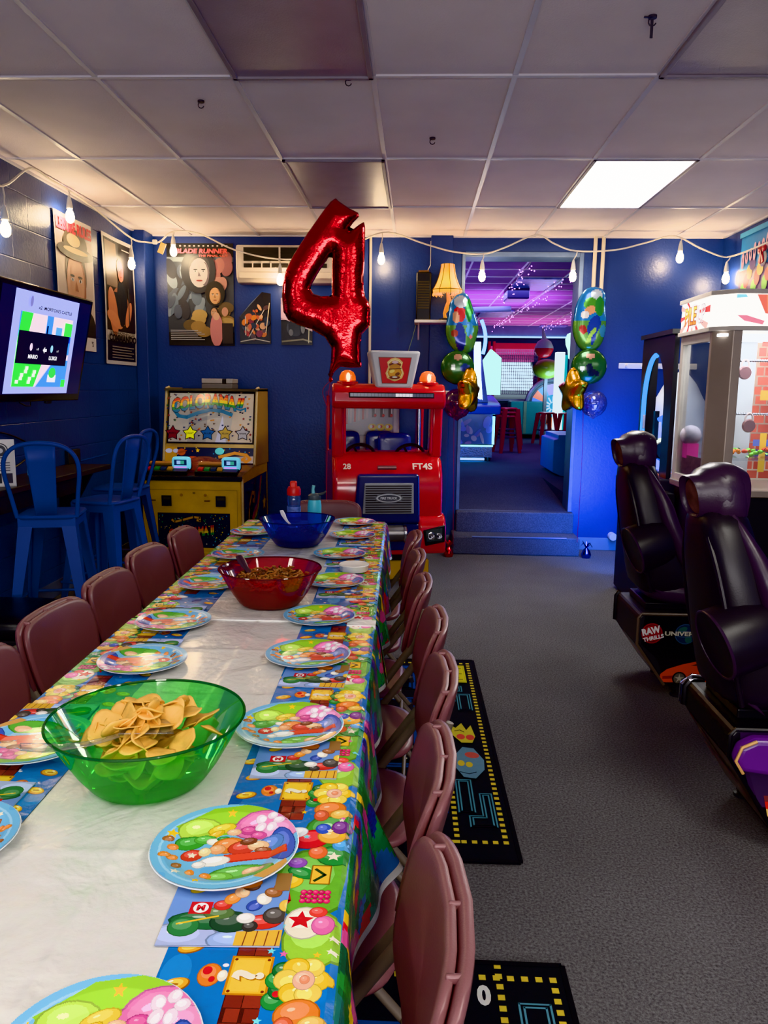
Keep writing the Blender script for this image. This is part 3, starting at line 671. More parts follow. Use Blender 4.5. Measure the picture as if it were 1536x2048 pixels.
# ribbon bow and poster on right wall
q = at_x(1524, 497, XR-.05)
mb = MB()
for s_ in (-1, 1): mb.ball((q.x, q.y+s_*.035, q.z), (.012, .035, .028)); mb.hexa([(q.x-.005, q.y+s_*.01, q.z-.11), (q.x+.005, q.y+s_*.01, q.z-.11), (q.x+.005, q.y+s_*.045, q.z-.1), (q.x-.005, q.y+s_*.045, q.z-.1), (q.x-.005, q.y-.01, q.z), (q.x+.005, q.y-.01, q.z), (q.x+.005, q.y+.01, q.z), (q.x-.005, q.y+.01, q.z)])
mb.solo('ribbon_bow', pm('red ribbon', H(190, 40, 50), .35), 'red ribbon bow hanging from the light string at right edge', 'ribbon')
w, h = .9, .55
a = Art(clip=(0, w, 0, h)); a.rect(0, 0, w, h, H(50, 130, 190)); a.rect(0, 0, w, .25, H(90, 50, 110))
for k in range(16): a.ell(.1+.05*k, .1+.06*(k % 4), .06, .05, [H(120, 190, 60), H(205, 60, 50), H(230, 205, 90), H(90, 50, 120)][k % 4], k)

for k in range(8): a.ell(.07+.075*k, h*.60+.012*k, .026, .05+.02*(k % 3 == 0), H(225, 176, 190)); a.ell(.07+.075*k, h*.60+.012*k, .010, .022, H(90, 70, 110))
a.rect(0, h-.04, w, h, H(80, 170, 215))
o = Vector((XR-.01, 6.75, 2.2)); mb = MB(); a.lay(mb, plane_map(o, (0, -1, 0), (0, 0, 1)), .0005)
mb.solo('wall_poster', m_paper, 'bright blue and purple poster on right wall above the prize machine', 'poster', smooth=0)
# ================================================================ PARTY TABLES
TZ = .748                       # table top
ANG = .0205
TAB = [(-.477, 1.376), (-.515, 3.232)]      # centres of the two six-foot tables
HW, HL = .368, .915
m_tt = pm('grey table top', H(190, 188, 184), .5); m_tleg = pm('grey table leg', H(96, 96, 98), .4, .5)
for i, (cx, cy) in enumerate(TAB):
    T = thing('folding_table', ['white folding table nearest the camera, under the party cloth', 'white folding table at the far end, under the party cloth'][i], 'table', (cx, cy, 0), ANG, 'party tables end to end')
    MB().box(-HW, HW, -HL+.004, HL-.004, TZ-.045, TZ-.004).build('tabletop', m_tt, T, smooth=0, bevel=.01)
    for sx in (-1, 1):
        for sy in (-1, 1): MB().tube([(sx*.27, sy*.7, TZ-.045), (sx*.27, sy*.74, 0)], .014, 8).build('leg', m_tleg, T)
# ---- printed cloth: white middle, gaudy printed borders that run over the edge
m_cloth = printed('printed plastic cloth', .2, .5, bump=.5, bscale=34, coat=.25, bdist=.006, var=.03, crease=.35)
SKY, SKY2, SKYL = H(22, 112, 190), H(10, 84, 170), H(64, 160, 222)
RED_, GRN, YEL, ORG, PNK, BRN, TAN, FLESH, NAVY, CREAM = H(205, 30, 38), H(46, 140, 62), H(236, 196, 40), H(226, 128, 44), H(226, 110, 170), H(122, 44, 34), H(190, 130, 70), H(240, 186, 150), H(30, 46, 130), H(240, 232, 210)
def gum(a, u, v, r, q, col, rot=0, dk=.55):
    """a rounded blob: dark outline, body, lighter crown and a glint"""
    a.ell(u, v, r*1.08, q*1.08, tuple(c*dk for c in col), rot, 16); a.ell(u, v, r, q, col, rot, 16)
    c, s_ = math.cos(rot), math.sin(rot); lt = tuple(min(1, x*1.25+.06) for x in col)
    a.ell(u-(r*.15*c-q*.22*s_), v-(r*.15*s_+q*.22*c)*-1, r*.66, q*.58, lt, rot, 14); a.ell(u-r*.28*c, v+q*.34, r*.2, q*.13, tuple(min(1, x+.35) for x in lt), rot, 8)
def border_art(L, seed):
    """u 0 (inner) .. .21 (table edge); v along the table: bricks, gold coins, blossoms, hills and sweets"""
    rnd = random.Random(seed); U = .42
    a = Art(clip=(0, .215, 0, L)); a.rect(0, 0, .215, L, SKY)
    P = .44; k0 = int(L/P)+2
    for k in range(-1, k0):
        v = k*P+.229; a.n = 10
        for q in range(6): a.ell(rnd.uniform(.0, .09), v+rnd.uniform(0, P), rnd.uniform(.015, .035), rnd.uniform(.02, .045), [SKYL, SKY2, H(40, 134, 210)][q % 3])
        for q in range(7): a.ell(rnd.uniform(.01, .1), v+rnd.uniform(0, P), .004, .003, (.85, .9, .95))
        # hills behind
        gum(a, .17, v+.33, .06, .075, H(104, 176, 58)); gum(a, .19, v+.02, .045, .05, H(70, 150, 60)); gum(a, .185, v+.21, .04, .05, H(150, 200, 70))
        for q in range(9):
            if 3 <= q <= 5: continue
            for c in range(2): a.rect(.09+.022*c, v+.05+.021*q, .09+.022*(c+1), v+.05+.021*(q+1), H(70, 22, 16)); a.rect(.0912+.022*c+(.004 if q % 2 else 0), v+.0512+.021*q, .0908+.022*(c+1), v+.0498+.021*(q+1), [BRN, H(140, 54, 40)][(q+c) % 2])
        a.rect(.086, v+.112, .139, v+.176, H(190, 124, 24)); a.rect(.089, v+.115, .136, v+.173, H(238, 190, 44)); a.rect(.092, v+.118, .128, v+.17, H(246, 206, 70))
        for du, dv in ((.092, .118), (.133, .118), (.092, .17), (.133, .17)): a.ell(du, v+dv, .0022, col=BRN)
        a.text('?', .113, v+.142, .04, H(170, 110, 20), rot=PI/2, bold=.06); a.text('?', .111, v+.144, .04, CREAM, rot=PI/2, bold=.05)
        for u_, d_ in ((.036, .065), (.026, .125), (.03, .19), (.014, .25), (.05, .33), (.02, .38)):
            a.ell(u_, v+d_, .0185, .0115, H(150, 90, 20), .4); a.ell(u_-.001, v+d_+.001, .017, .0102, H(232, 170, 40), .4); a.ell(u_-.002, v+d_+.002, .012, .007, H(250, 220, 90), .4); a.rect(u_-.007, v+d_+.0002, u_+.004, v+d_+.003, H(170, 100, 20)); a.ell(u_-.006, v+d_+.006, .003, .0015, (1, 1, .85), .4)
        gum(a, .064, v+.143, .014, .018, ORG); a.ell(.06, v+.15, .006, .007, RED_); a.ell(.068, v+.136, .004, .005, RED_); gum(a, .08, v+.142, .006, .009, CREAM)
        # bush, blossoms and sweets toward the table edge
        for q in range(4): gum(a, .148+.006*(q % 2), v+.105+.016*q, .014, .014, [GRN, H(30, 106, 46)][q % 2])
        a.ell(.158, v+.13, .006, .006, RED_); a.ell(.15, v+.115, .005, .005, RED_)
        for q in range(6):
            t = q*PI/3; gum(a, .178+.019*math.cos(t), v+.138+.024*math.sin(t), .015, .016, [YEL, H(244, 214, 90)][q % 2], t)
        gum(a, .18, v+.138, .013, .015, H(245, 190, 160)); gum(a, .181, v+.139, .006, .007, H(236, 150, 110))
        gum(a, .178, v+.085, .026, .022, ORG, .3); gum(a, .196, v+.07, .016, .013, H(236, 190, 90), .3); gum(a, .165, v+.065, .012, .016, H(205, 96, 60))
        gum(a, .168, v+.24, .026, .030, CREAM); a.star(.163, v+.245, .019, RED_); gum(a, .194, v+.236, .015, .018, PNK); gum(a, .185, v+.262, .012, .010, H(230, 70, 60)); a.line([(.13, v+.26), (.142, v+.285), (.136, v+.31)], .004, RED_)
        for q in range(15): gum(a, .16+.0085*(q % 5), v+.285+.0095*(q//5), .0046, .0048, [H(214, 34, 100), H(180, 24, 80)][q % 2])
        gum(a, .138, v+.325, .018, .013, YEL, .5); gum(a, .152, v+.348, .022, .012, GRN, -.4); gum(a, .142, v+.372, .014, .012, H(150, 90, 190)); a.rect(.165, v+.322, .195, v+.367, H(140, 90, 20)); a.rect(.167, v+.324, .193, v+.365, H(236, 190, 60)); a.line([(.172, v+.33), (.186, v+.344), (.172, v+.357)], .005, H(30, 60, 30))
        gum(a, .196, v+.392, .026, .024, GRN); a.star(.195, v+.39, .012, CREAM); gum(a, .205, v+.42, .014, .014, H(70, 160, 220)); gum(a, .17, v+.40, .014, .016, H(230, 110, 60))
        gum(a, .155, v+.435, .030, .024, RED_, .4); gum(a, .188, v+.445, .022, .02, H(236, 176, 70)); gum(a, .128, v+.452, .02, .014, (.78, .8, .84), .4); gum(a, .172, v+.465, .012, .014, H(60, 90, 190)); gum(a, .2, v+.47, .014, .018, H(120, 60, 140))
        for q in range(12): a.star(rnd.uniform(.13, .21), v+rnd.uniform(0, P), .006, [YEL, CREAM, PNK, H(120, 220, 230)][q % 4])
    # over the edge: close-set patches of the same colours
    a2 = Art(); a2.n = 0
    pal = [GRN, H(30, 110, 56), H(36, 130, 70), H(96, 60, 130), H(120, 70, 150), H(20, 90, 60), H(214, 90, 150), NAVY, H(60, 110, 190), RED_, YEL, H(60, 150, 90), H(40, 120, 110)]
    S_ = [(rnd.uniform(.2, .43), rnd.uniform(0, L), rnd.choice(pal)) for _ in range(int(L*190))]
    dv = .006; nv = int(L/dv)
    from collections import defaultdict
    B_ = defaultdict(list)
    for q in S_: B_[int(q[1]/.05)].append(q)
    us = [.21+.0075*i for i in range(29)]
    for j in range(nv):
        for i in range(len(us)-1):
            cu, cv = (us[i]+us[i+1])/2, (j+.5)*L/nv; b = int(cv/.05)
            q = min((w for bb in (b-1, b, b+1) for w in B_[bb]), key=lambda w: (w[0]-cu)**2*.5+(w[1]-cv)**2)
            c = (.86, .86, .84) if us[i] > .4 else q[2]
            a2.ops.append(([(us[i], j*L/nv), (us[i+1], j*L/nv), (us[i+1], (j+1)*L/nv), (us[i], (j+1)*L/nv)], c, 1))
    return a.ops+a2.ops
def cloth(i, cx, cy, label, zt, hlen, near, far):
    L = 2*hlen; W = HW+.004; mb = MB()
    flare = lambda v: math.exp(-((v-(cyf-(cy-hlen)))/.045)**2) if i == 0 else 0
    cyf = 1.345
    def drape(side):
        def fn(u, v, l):
            if u <= .21: return Vector((side*(W-.21+u), v-hlen, zt+l))
            d = u-.21
            out = .004+.012*math.sin(min(1, d/.02)*PI/2)+d*(.05+.10*math.sin(v*17+side)+.03*math.sin(v*31+2*side))+ (d/.2)**1.3*.075*flare(v)*(side > 0)
            up = -.015*flare(v)*(d/.2)
            return Vector((side*(W+out+l), v-hlen+.02*math.sin(v*23)*d, zt-d*.97-up-.002))
        return fn
    # white middle strip with fold lines
    nu, nv = 60, int(L/.008)
    def mid(u, v):
        fold = sum(math.exp(-((v-f_)/.007)**2) for f_ in (.31, .62, .93, 1.24, 1.55)); return (u, v-hlen, zt+.0014*math.sin(9*v+14*u)*math.sin(5*u+2)+.0022*math.exp(-((u-.02)/.007)**2)+.0018*fold)
    for q in (1,):
        us = [-(W-.21)+2*(W-.21)*k/nu for k in range(nu+1)]; vs = [L*k/nv for k in range(nv+1)]
        mb.grid(mid, us, vs, 0, H(214, 212, 206))
    for side in (1, -1):
        fn = drape(side); f0 = fn if side > 0 else fn
        # backing sheet
        us = [0, .1, .2, .21]; vs = [L*k/int(L/.02) for k in range(int(L/.02)+1)]
        mb.grid(lambda u, v: f0(u, v, -.0015), us, vs, 0, H(60, 110, 110))
        art = Art(); art.ops = border_art(L, 3+i*2+(side > 0))
        for poly, c, l in art.ops:
            if min(p[0] for p in poly) < .21 < max(p[0] for p in poly):
                for h_ in ((1, 0, .21), (-1, 0, -.21)):
                    q = _clip(poly, *h_)
                    if len(q) >= 3:
                        q2 = [f0(p[0], p[1], .0002+2.5e-6*l) for p in q]; mb.add(q2, [tuple(range(len(q2)))], 0, c)
            else:
                q2 = [f0(p[0], p[1], .0002+2.5e-6*l) for p in poly]; mb.add(q2, [tuple(range(len(q2)))], 0, c)
    for e, on in ((-1, near), (1, far)):
        if not on: 
            mb.box(-W+.02, W-.002, e*hlen-.006, e*hlen+.006, zt-.003, zt+.003, 0, H(236, 236, 232)); continue
        mb.grid(lambda u, d: (u, e*(hlen+.004+.05*d*(1+math.sin(u*30))), zt-.001-d), [-W+2*W*k/30 for k in range(31)], [0, .02, .08, .14, .2], 0, H(70, 120, 130))
    if i == 0:   # loose white corner at the seam
        mb.box(W-.075, W+.012, hlen-.045, hlen+.008, zt+.0005, zt+.0045, 0, H(236, 236, 230)); mb.box(W+.004, W+.012, hlen-.04, hlen+.008, zt-.06, zt+.003, 0, H(236, 236, 230))
    o = mb.build('tablecloth', m_cloth, smooth=50); o.location = (cx, cy, 0); o.rotation_euler = (0, 0, ANG)
    tag(o, label, 'tablecloth', 'party tablecloths')
ZC1 = TZ+.003
cloth(0, *TAB[0], 'white plastic tablecloth with bright printed borders on the near table', ZC1, HL, True, False)
cloth(1, *TAB[1], 'white plastic tablecloth with bright printed borders on the far table', ZC1-.004, HL, False, True)

# ---- napkins, plates
m_plate = printed('glossy paper plate', .25, .55, coat=.3, var=.03)
def plate_z(r): return .002 if r < .072 else (.002+.009*min(1, (r-.072)/.02) + max(0, r-.092)*.12)
def make_plate():
    a = Art(circle=(0, 0, .1105)); a.circle = None; a.ell(0, 0, .1105, .1105, H(120, 186, 226), n=40); a.circle = (0, 0, .1105)
    a.ring(0, 0, .1, .1, .004, H(160, 210, 238), n=40); rp = random.Random(2)
    for k in range(14): a.ell(rp.uniform(-.1, .1), rp.uniform(-.1, .06), .02, .012, [H(140, 202, 240), H(104, 176, 226)][k % 2], k)
    a.poly([(-.085, .05), (-.03, .1), (.06, .115), (.12, .06), (.03, .045), (-.05, .03)], H(146, 198, 60)); gum(a, -.045, .05, .034, .024, H(176, 212, 84), .4)
    gum(a, .052, .058, .046, .032, H(226, 120, 176), .1); gum(a, .08, .038, .03, .024, H(236, 150, 196)); gum(a, .032, .05, .014, .012, H(205, 80, 146)); gum(a, .048, .036, .012, .01, H(214, 90, 156))
    for k in range(5): t = k*1.256; gum(a, .062+.016*math.cos(t), .064+.013*math.sin(t), .009, .008, H(240, 220, 232), t)
    gum(a, -.012, .056, .022, .013, H(236, 206, 70), .5); gum(a, .008, .046, .011, .009, H(240, 190, 150)); gum(a, -.02, .04, .016, .008, H(222, 184, 50), .8)
    gum(a, -.056, .018, .022, .017, H(70, 160, 60), .3); gum(a, -.034, .027, .017, .011, H(96, 180, 74)); gum(a, -.018, .02, .014, .009, H(236, 232, 214), -.3); gum(a, -.006, .028, .01, .007, GRN)
    gum(a, .086, .0, .02, .042, H(70, 96, 184), .15); gum(a, .07, .012, .018, .02, H(96, 130, 205))
    gum(a, .004, .010, .024, .02, H(226, 134, 60), .3); gum(a, .026, .004, .022, .017, H(206, 72, 56), .4); gum(a, .05, .008, .016, .013, H(240, 196, 150)); gum(a, .034, .02, .013, .009, H(124, 70, 44), .3); gum(a, .058, -.004, .012, .008, H(150, 92, 56)); gum(a, -.012, .0, .012, .012, H(240, 170, 120))
    a.line([(.008, -.024), (.05, -.018), (.088, -.014)], .021, H(190, 50, 36)); a.line([(.008, -.023), (.05, -.017), (.088, -.013)], .016, H(226, 80, 56)); gum(a, -.012, -.03, .022, .012, H(236, 234, 226), .2); gum(a, -.034, -.038, .01, .008, H(225, 222, 216))
    gum(a, -.048, -.014, .016, .014, H(205, 60, 50), .2); gum(a, -.03, -.006, .009, .011, H(238, 214, 160)); a.star(-.048, -.014, .008, CREAM)
    gum(a, .03, -.062, .046, .02, H(96, 172, 66), .15); gum(a, .048, -.056, .016, .009, H(238, 190, 150), .3); gum(a, .0, -.07, .02, .012, H(120, 190, 80)); a.poly([(.05, -.082), (.095, -.042), (.1, -.055), (.07, -.09)], H(206, 156, 84))
    for u, v in ((-.08, .004), (-.076, -.022), (-.044, -.058), (-.02, -.066), (-.066, -.042), (-.088, -.02), (-.09, .02)): gum(a, u, v, .009, .0065, [H(226, 140, 60), H(238, 206, 70), H(160, 100, 54), H(230, 226, 214)][int(abs(u*1000)) % 4], u*30)
    a.star(-.086, .034, .011, YEL); a.star(-.064, -.062, .008, CREAM); a.star(.0, .09, .009, YEL); a.star(-.03, -.085, .008, YEL)
    mb = MB()
    mb.lathe([(0, 0), (.072, 0), (.09, .008), (.112, .011), (.113, .0125), (.112, plate_z(.112)-.0005), (.092, plate_z(.092)-.001), (.072, .001), (0, .001)], 40, 0, H(225, 232, 236))
    # the print, cell by cell on a millimetre grid that follows the rim
    st = .001; n_ = 222; xs = (np.arange(n_)-n_/2+.5)*st; U, V_ = np.meshgrid(xs, xs); pu, pv = U.ravel(), V_.ravel()
    colr = np.tile(np.array(H(120, 186, 226)), (n_*n_, 1))
    for poly, c, l in a.ops:
        px_, py_ = [p[0] for p in poly], [p[1] for p in poly]
        sel = np.where((pu >= min(px_)) & (pu <= max(px_)) & (pv >= min(py_)) & (pv <= max(py_)))[0]
        if not len(sel): continue
        x, y = pu[sel], pv[sel]; ins = np.zeros(len(sel), bool)
        for (x1, y1), (x2, y2) in zip(poly, poly[1:]+poly[:1]):
            if y1 == y2: continue
            ins ^= ((y < y1) != (y < y2)) & (x < (x2-x1)*(y-y1)/(y2-y1)+x1)
        colr[sel[ins]] = c
    keep = np.hypot(pu, pv) < .1108; vid = {}
    def gv(i, j):
        if (i, j) not in vid:
            x, y = (i-n_/2)*st, (j-n_/2)*st; r = math.hypot(x, y)
            if r > .1112: x, y, r = x*.1112/r, y*.1112/r, .1112
            vid[(i, j)] = len(mb.v); mb.v.append((x, y, plate_z(r)+.0008))
        return vid[(i, j)]
    for k in np.where(keep)[0]:
        i, j = int(k % n_), int(k//n_); mb.f.append([gv(i, j), gv(i+1, j), gv(i+1, j+1), gv(i, j+1)]); mb.m.append(0); mb.c.append(tuple(colr[k]))
    o = mb.build('party_plate', m_plate, smooth=30); return o
plate = make_plate()
m_nap = printed('paper napkin', .6, .3, var=.05)
def make_napkin():
    w, h = .16, .15; a = Art(clip=(0, w, 0, h)); a.rect(0, 0, w, h, H(112, 150, 212)); gum(a, .03, .015, .045, .028, H(170, 182, 222)); gum(a, .1, .01, .035, .018, H(150, 174, 222))
    gum(a, .06, .048, .052, .018, H(44, 104, 60)); gum(a, .028, .035, .02, .018, H(56, 128, 70)); gum(a, .088, .045, .026, .02, H(40, 72, 50)); gum(a, .07, .062, .02, .012, H(90, 120, 70)); a.line([(.018, .04), (.07, .056)], .003, YEL)
    a.rect(.028, .06, .058, .085, H(196, 36, 40)); a.ell(.043, .0725, .0105, .0105, (.85, .85, .85)); a.text('M', .043, .0725, .012, RED_, bold=.05)
    a.poly([(.1, 0), (w, 0), (w, .03), (.1, .026)], H(222, 176, 66)); 
    for q in range(4): a.line([(.112+.014*q, 0), (.114+.014*q, .027)], .0015, BRN)
    gum(a, .132, .045, .024, .014, H(200, 50, 40), .1); gum(a, .147, .058, .016, .016, H(76, 70, 66)); gum(a, .116, .036, .010, .010, H(60, 56, 54)); gum(a, .108, .052, .012, .010, H(230, 226, 220))
    for q, c in enumerate((H(205, 60, 50), H(236, 150, 60), H(240, 196, 150), H(90, 56, 40), H(60, 84, 170), H(230, 226, 214), H(150, 96, 54), H(210, 90, 60), H(240, 200, 80))): gum(a, .072+.011*q, .088+.014*((q*5) % 4)-.01, .012, .010, c, q)
    gum(a, .033, .112, .013, .008, YEL, .4); gum(a, .053, .126, .013, .008, H(226, 180, 60), .4); gum(a, .098, .128, .02, .013, ORG); a.rect(.138, .11, w, h, H(150, 112, 66))
    mb = MB(); fn = lambda u, v, l: Vector((u-w/2, v-h/2, .0022+l))
    mb.box(-w/2, w/2, -h/2, h/2, .0, .0015, 0, H(180, 190, 215)); mb.grid(lambda u, v: fn(u, v, -.0002), [w*k/8 for k in range(9)], [h*k/8 for k in range(9)], 0, H(104, 146, 214)); a.lay(mb, fn, 8e-6)
    return mb.build('paper_napkin', m_nap, smooth=0)
nap = make_napkin()
RP = [(-.325, .70), (-.281, 1.084), (-.252, 1.520), (-.275, 1.96), (-.29, 2.325), (-.292, 2.775), (-.318, 3.245), (-.30, 3.68), (-.318, 4.05)]
LP = [(-.722, 1.075), (-.745, 1.42), (-.692, 1.885), (-.718, 2.225), (-.735, 2.70), (-.745, 3.195), (-.79, 3.72)]
def put(o, first, loc, rz, label, group):
    if first: o.location = loc; o.rotation_euler = (0, 0, rz); tag(o, label, {'p': 'plate', 'n': 'napkin'}[o.name[6] if 0 else ('p' if 'plate' in o.name else 'n')], group); return o
    return dup(o, loc, rz, label, group)
rj = random.Random(5)
for i, (x, y) in enumerate(RP):
    zt = ZC1+.0012 if y < 2.29 else ZC1-.0028
    nth = ORD[i]
    put(nap, i == 0, (x+.035, y-.125, zt), ANG+rj.uniform(-.04, .04), f'blue printed paper napkin under the {nth} plate from the near end, right side', 'printed paper napkins')
    put(plate, i == 0, (x, y, zt+.0045), .05+rj.uniform(-.06, .06), f'round printed party plate, {nth} from the near end along the right edge of the tables', 'printed party plates')
for i, (x, y) in enumerate(LP):
    zt = ZC1+.0012 if y < 2.29 else ZC1-.0028
    nth = ORD[i]
    put(nap, False, (x-.03, y+.125, zt), ANG+PI+rj.uniform(-.04, .04), f'blue printed paper napkin beyond the {nth} plate from the near end, left side', 'printed paper napkins')
    put(plate, False, (x, y, zt+.0045), PI+.1+rj.uniform(-.06, .06), f'round printed party plate, {nth} from the near end along the left edge of the tables', 'printed party plates')

# ---- bowls
BOWLP = [(.0, .003), (.098, .003), (.108, .012), (.128, .04), (.150, .078), (.166, .108), (.173, .121)]
def bowl(cx, cy, zt, mat, rimm, label, k=1):
    T = thing('serving_bowl', label, 'bowl', (cx, cy, zt), 0, 'clear plastic serving bowls')
    MB().lathe([(r*k, z) for r, z in BOWLP], 64).build('shell', mat, T, smooth=60)
    MB().tube([(.173*k*math.cos(2*PI*j/64), .173*k*math.sin(2*PI*j/64), .121) for j in range(64)], .0026, 6, closed=True).build('rim', rimm, T)
    return T
m_gb = clear('green bowl plastic', (.22, .94, .24), H(36, 214, 54), .30); m_rb = clear('red bowl plastic', (.72, .03, .05), H(180, 14, 22), .34); m_bb = clear('blue bowl plastic', (.04, .12, .80), H(12, 34, 170), .34)
bz1, bz2 = ZC1+.002, ZC1-.002
bowl(-.475, 1.305, bz1, m_gb, clear('green rim', (.05, .5, .1), H(14, 120, 40), .6), 'clear green bowl heaped with tortilla chips, nearest the camera')
bowl(-.475, 2.495, bz2, m_rb, clear('red rim', (.5, .02, .03), H(120, 10, 14), .6), 'clear red bowl of brown snack mix in the middle of the tables', .975)
bowl(-.535, 3.485, bz2, m_bb, clear('blue rim', (.03, .08, .55), H(10, 24, 110), .6), 'clear blue bowl at the far end of the tables')
# chips, each one its own
m_chip = pm('corn chip', H(228, 180, 92), .55, var=.16, vscale=40, bump=.3, bscale=90)
def chip_mesh(kind):
    mb = MB(); n = 22; rings = 5; V = [(0, 0, 0)]; R0 = .027
    for r in range(1, rings+1):
        for j in range(n):
            t = 2*PI*j/n
            e = R0*[1+.07*math.cos(4*t)+.04*math.sin(3*t), 1.12+.19*math.cos(3*t), 1+.06*math.sin(2*t+1)+.04*math.cos(5*t)][kind]
            x, y = e*r/rings*math.cos(t), e*r/rings*math.sin(t)
            V.append((x, y, [7*x*x-3*y*y, 6*x*y+5*x*x, 8*y*y-.02*x][kind]+.0012*math.sin(140*x+90*y+kind)))
    f = [(0, 1+j, 1+(j+1) % n) for j in range(n)]
    for r in range(rings-1): f += [(1+r*n+j, 1+(r+1)*n+j, 1+(r+1)*n+(j+1) % n, 1+r*n+(j+1) % n) for j in range(n)]
    mb.add(V, f); return mb.build('tortilla_chip', m_chip, smooth=60, solid=.0022)
chips = [chip_mesh(k) for k in range(3)]
rc = random.Random(11); used = [False]*3; N_CHIP = 96
for i in range(N_CHIP):
    k = rc.choice((0, 0, 1, 1, 2)); lev = i/N_CHIP
    zc = .028+.088*lev; rmax = (.085+.5*zc)-.040 if lev < .55 else (.125-.10*max(0, lev-.6)/.4)
    rr = rmax*math.sqrt(rc.random()); an = rc.uniform(0, 2*PI)
    zc += (.024*(1-(rr/.13)**2) if lev > .5 else 0)+rc.uniform(-.004, .004)
    loc = (-.472+rr*math.cos(an), 1.300+rr*math.sin(an), bz1+zc); rot = (rc.gauss(0, .5), rc.gauss(0, .5), rc.uniform(0, 6.28))
    lab = 'pale yellow tortilla chip in the heap inside the green bowl'
    if not used[k]: o = chips[k]; used[k] = True; o.location = loc; tag(o, lab, 'chip', 'chips in the green bowl')
    else: o = dup(chips[k], loc, None, lab, 'chips in the green bowl')
    o.rotation_euler = rot
# snack mix, and a dark heap in the blue bowl: nobody could count them
def heap(cx, cy, zb, r0, z0, n, cols, name, label, cat, seed, size):
    rh = random.Random(seed); mb = MB()
    mb.lathe([(0, .006), (.094, .006), (.104, .016), (.122, .042), (.122+.0, z0-.012), (.06, z0), (0, z0+.004)], 32, 0, [c*.6 for c in cols[0]])
    for i in range(n):
        rr = r0*math.sqrt(rh.random()); an = rh.uniform(0, 2*PI); zz = z0+.008*(1-(rr/r0)**2)+rh.uniform(-.004, .008); a0 = rh.uniform(0, 6.28); s = size*rh.uniform(.7, 1.2)
        M = TR(rr*math.cos(an), rr*math.sin(an), zz) @ Matrix.Rotation(rh.uniform(0, 6.28), 4, 'Z') @ Matrix.Rotation(rh.gauss(0, .7), 4, 'X')
        mb.tube([(s*math.cos(t), s*.8*math.sin(t), .2*s*t) for t in [a0+.55*q for q in range(rh.choice((4, 6, 9)))]], s*.26, 5, 0, rh.choice(cols), M=M)
    o = mb.build(name, printed('snack surface', .6, .4, var=.12), smooth=60); o.location = (cx, cy, zb); tag(o, label, cat, kind='stuff')
heap(-.475, 2.495, bz2, .128, .074, 420, [H(150, 86, 44), H(110, 60, 30), H(190, 140, 84), H(80, 40, 24), H(170, 110, 60)], 'snack_mix', 'brown pretzel snack mix filling the red bowl', 'snacks', 3, .011)
heap(-.535, 3.485, bz2, .112, .048, 160, [H(60, 40, 44), H(90, 60, 50), H(40, 30, 40)], 'snack_mix', 'dark heap of small curled pieces low in the blue bowl', 'snacks', 4, .011)
# serving tools
m_steel = pm('steel', H(190, 190, 195), .18, 1)
m_clearp = clear('clear plastic', (.93, .93, .93), (.9, .9, .9), .12, .1)
def tool(name, p_h, p_b, label, hm, w=.011, spoon=(.03, .02, .010)):
    p_h, p_b = Vector(p_h), Vector(p_b); T = thing(name, label, 'utensil', p_b); d = (p_h-p_b)
    MB().tube([p_b+d*t-Vector((0, 0, .01*math.sin(PI*t))) for t in (0, .15, .35, .6, .8, 1)], [w*.5, w*.55, w*.6, w*.75, w, w*.8], 10, ry=.35).build('handle', hm, T, world=True)
    return T, d
T, d = tool('serving_tongs', (-.628, 1.150, .884), (-.50, 1.235, .868), 'clear plastic scoop lying across left rim of the green bowl', m_clearp, .016)
MB().grid(lambda u, v: Vector((-.50+.085*v, 1.235+.03*v, .868-.006*v))+Vector((-.33*u, .94*u, 1.1*abs(u)**1.0*.5*(1-.3*v))), [-.03, -.02, -.01, 0, .01, .02, .03], [0, .2, .4, .6, .8, 1]).build('scoop_head', m_clearp, T, world=True, solid=.002)
p = at_y(478, 1112, 2.60); q = at_y(508, 1152, 2.50)
T, d = tool('serving_scoop', p, q, 'steel scoop standing in the snack mix of the red bowl', pm('dark steel', H(120, 100, 110), .25, .8), .016)
MB().lathe([(0, -.014), (.016, -.011), (.026, -.004), (.03, .004)], 20, c=q+Vector((.012, -.012, -.006))).build('scoop_head', m_steel, T, world=True, solid=.0015)
p = at_y(563, 1021, 3.50); q = at_y(580, 1048, 3.44)
T, d = tool('serving_spoon', p, q, 'pale grey spoon leaning in the blue bowl', pm('pale grey plastic', H(200, 200, 206), .3), .012)
MB().ball(q+Vector((.012, -.01, -.012)), (.026, .02, .008)).build('spoon_head', m_steel, T, world=True)
# bottles, lid
b = at_y(588, 1020, 4.09); T = thing('water_bottle', 'clear water bottle with red flip lid behind the blue bowl', 'bottle', (b.x, 4.09, bz2))
MB().lathe([(0, 0), (.033, 0), (.036, .005), (.036, .05), (.033, .08), (.036, .11), (.036, .135), (.03, .15), (.0, .15)], 28).build('body', clear('blue tint bottle', (.55, .66, .9), H(150, 170, 220), .25), T)
MB().lathe([(.0362, .03), (.0368, .03), (.0368, .085), (.0362, .085)], 28, 0).build('decal', pm('bottle decal', H(110, 130, 190), .4, var=.4, vscale=40), T)
MB().lathe([(0, .145), (.036, .145), (.037, .15), (.037, .175), (.03, .19), (0, .192)], 28).build('lid', pm('red lid', H(190, 40, 36), .35), T)
MB().box(-.018, .018, -.03, .0, .185, .222).build('spout_cover', pm('red spout', H(215, 60, 50), .3), T, bevel=.008)
b = at_y(629, 1020, 4.07); T = thing('water_bottle', 'turquoise bottle with grey bite spout lid behind the blue bowl', 'bottle', (b.x, 4.07, bz2))
MB().lathe([(0, 0), (.034, 0), (.037, .006), (.037, .09), (.034, .115), (.03, .13), (0, .13)], 28).build('body', pm('turquoise plastic', H(90, 190, 210), .35), T)
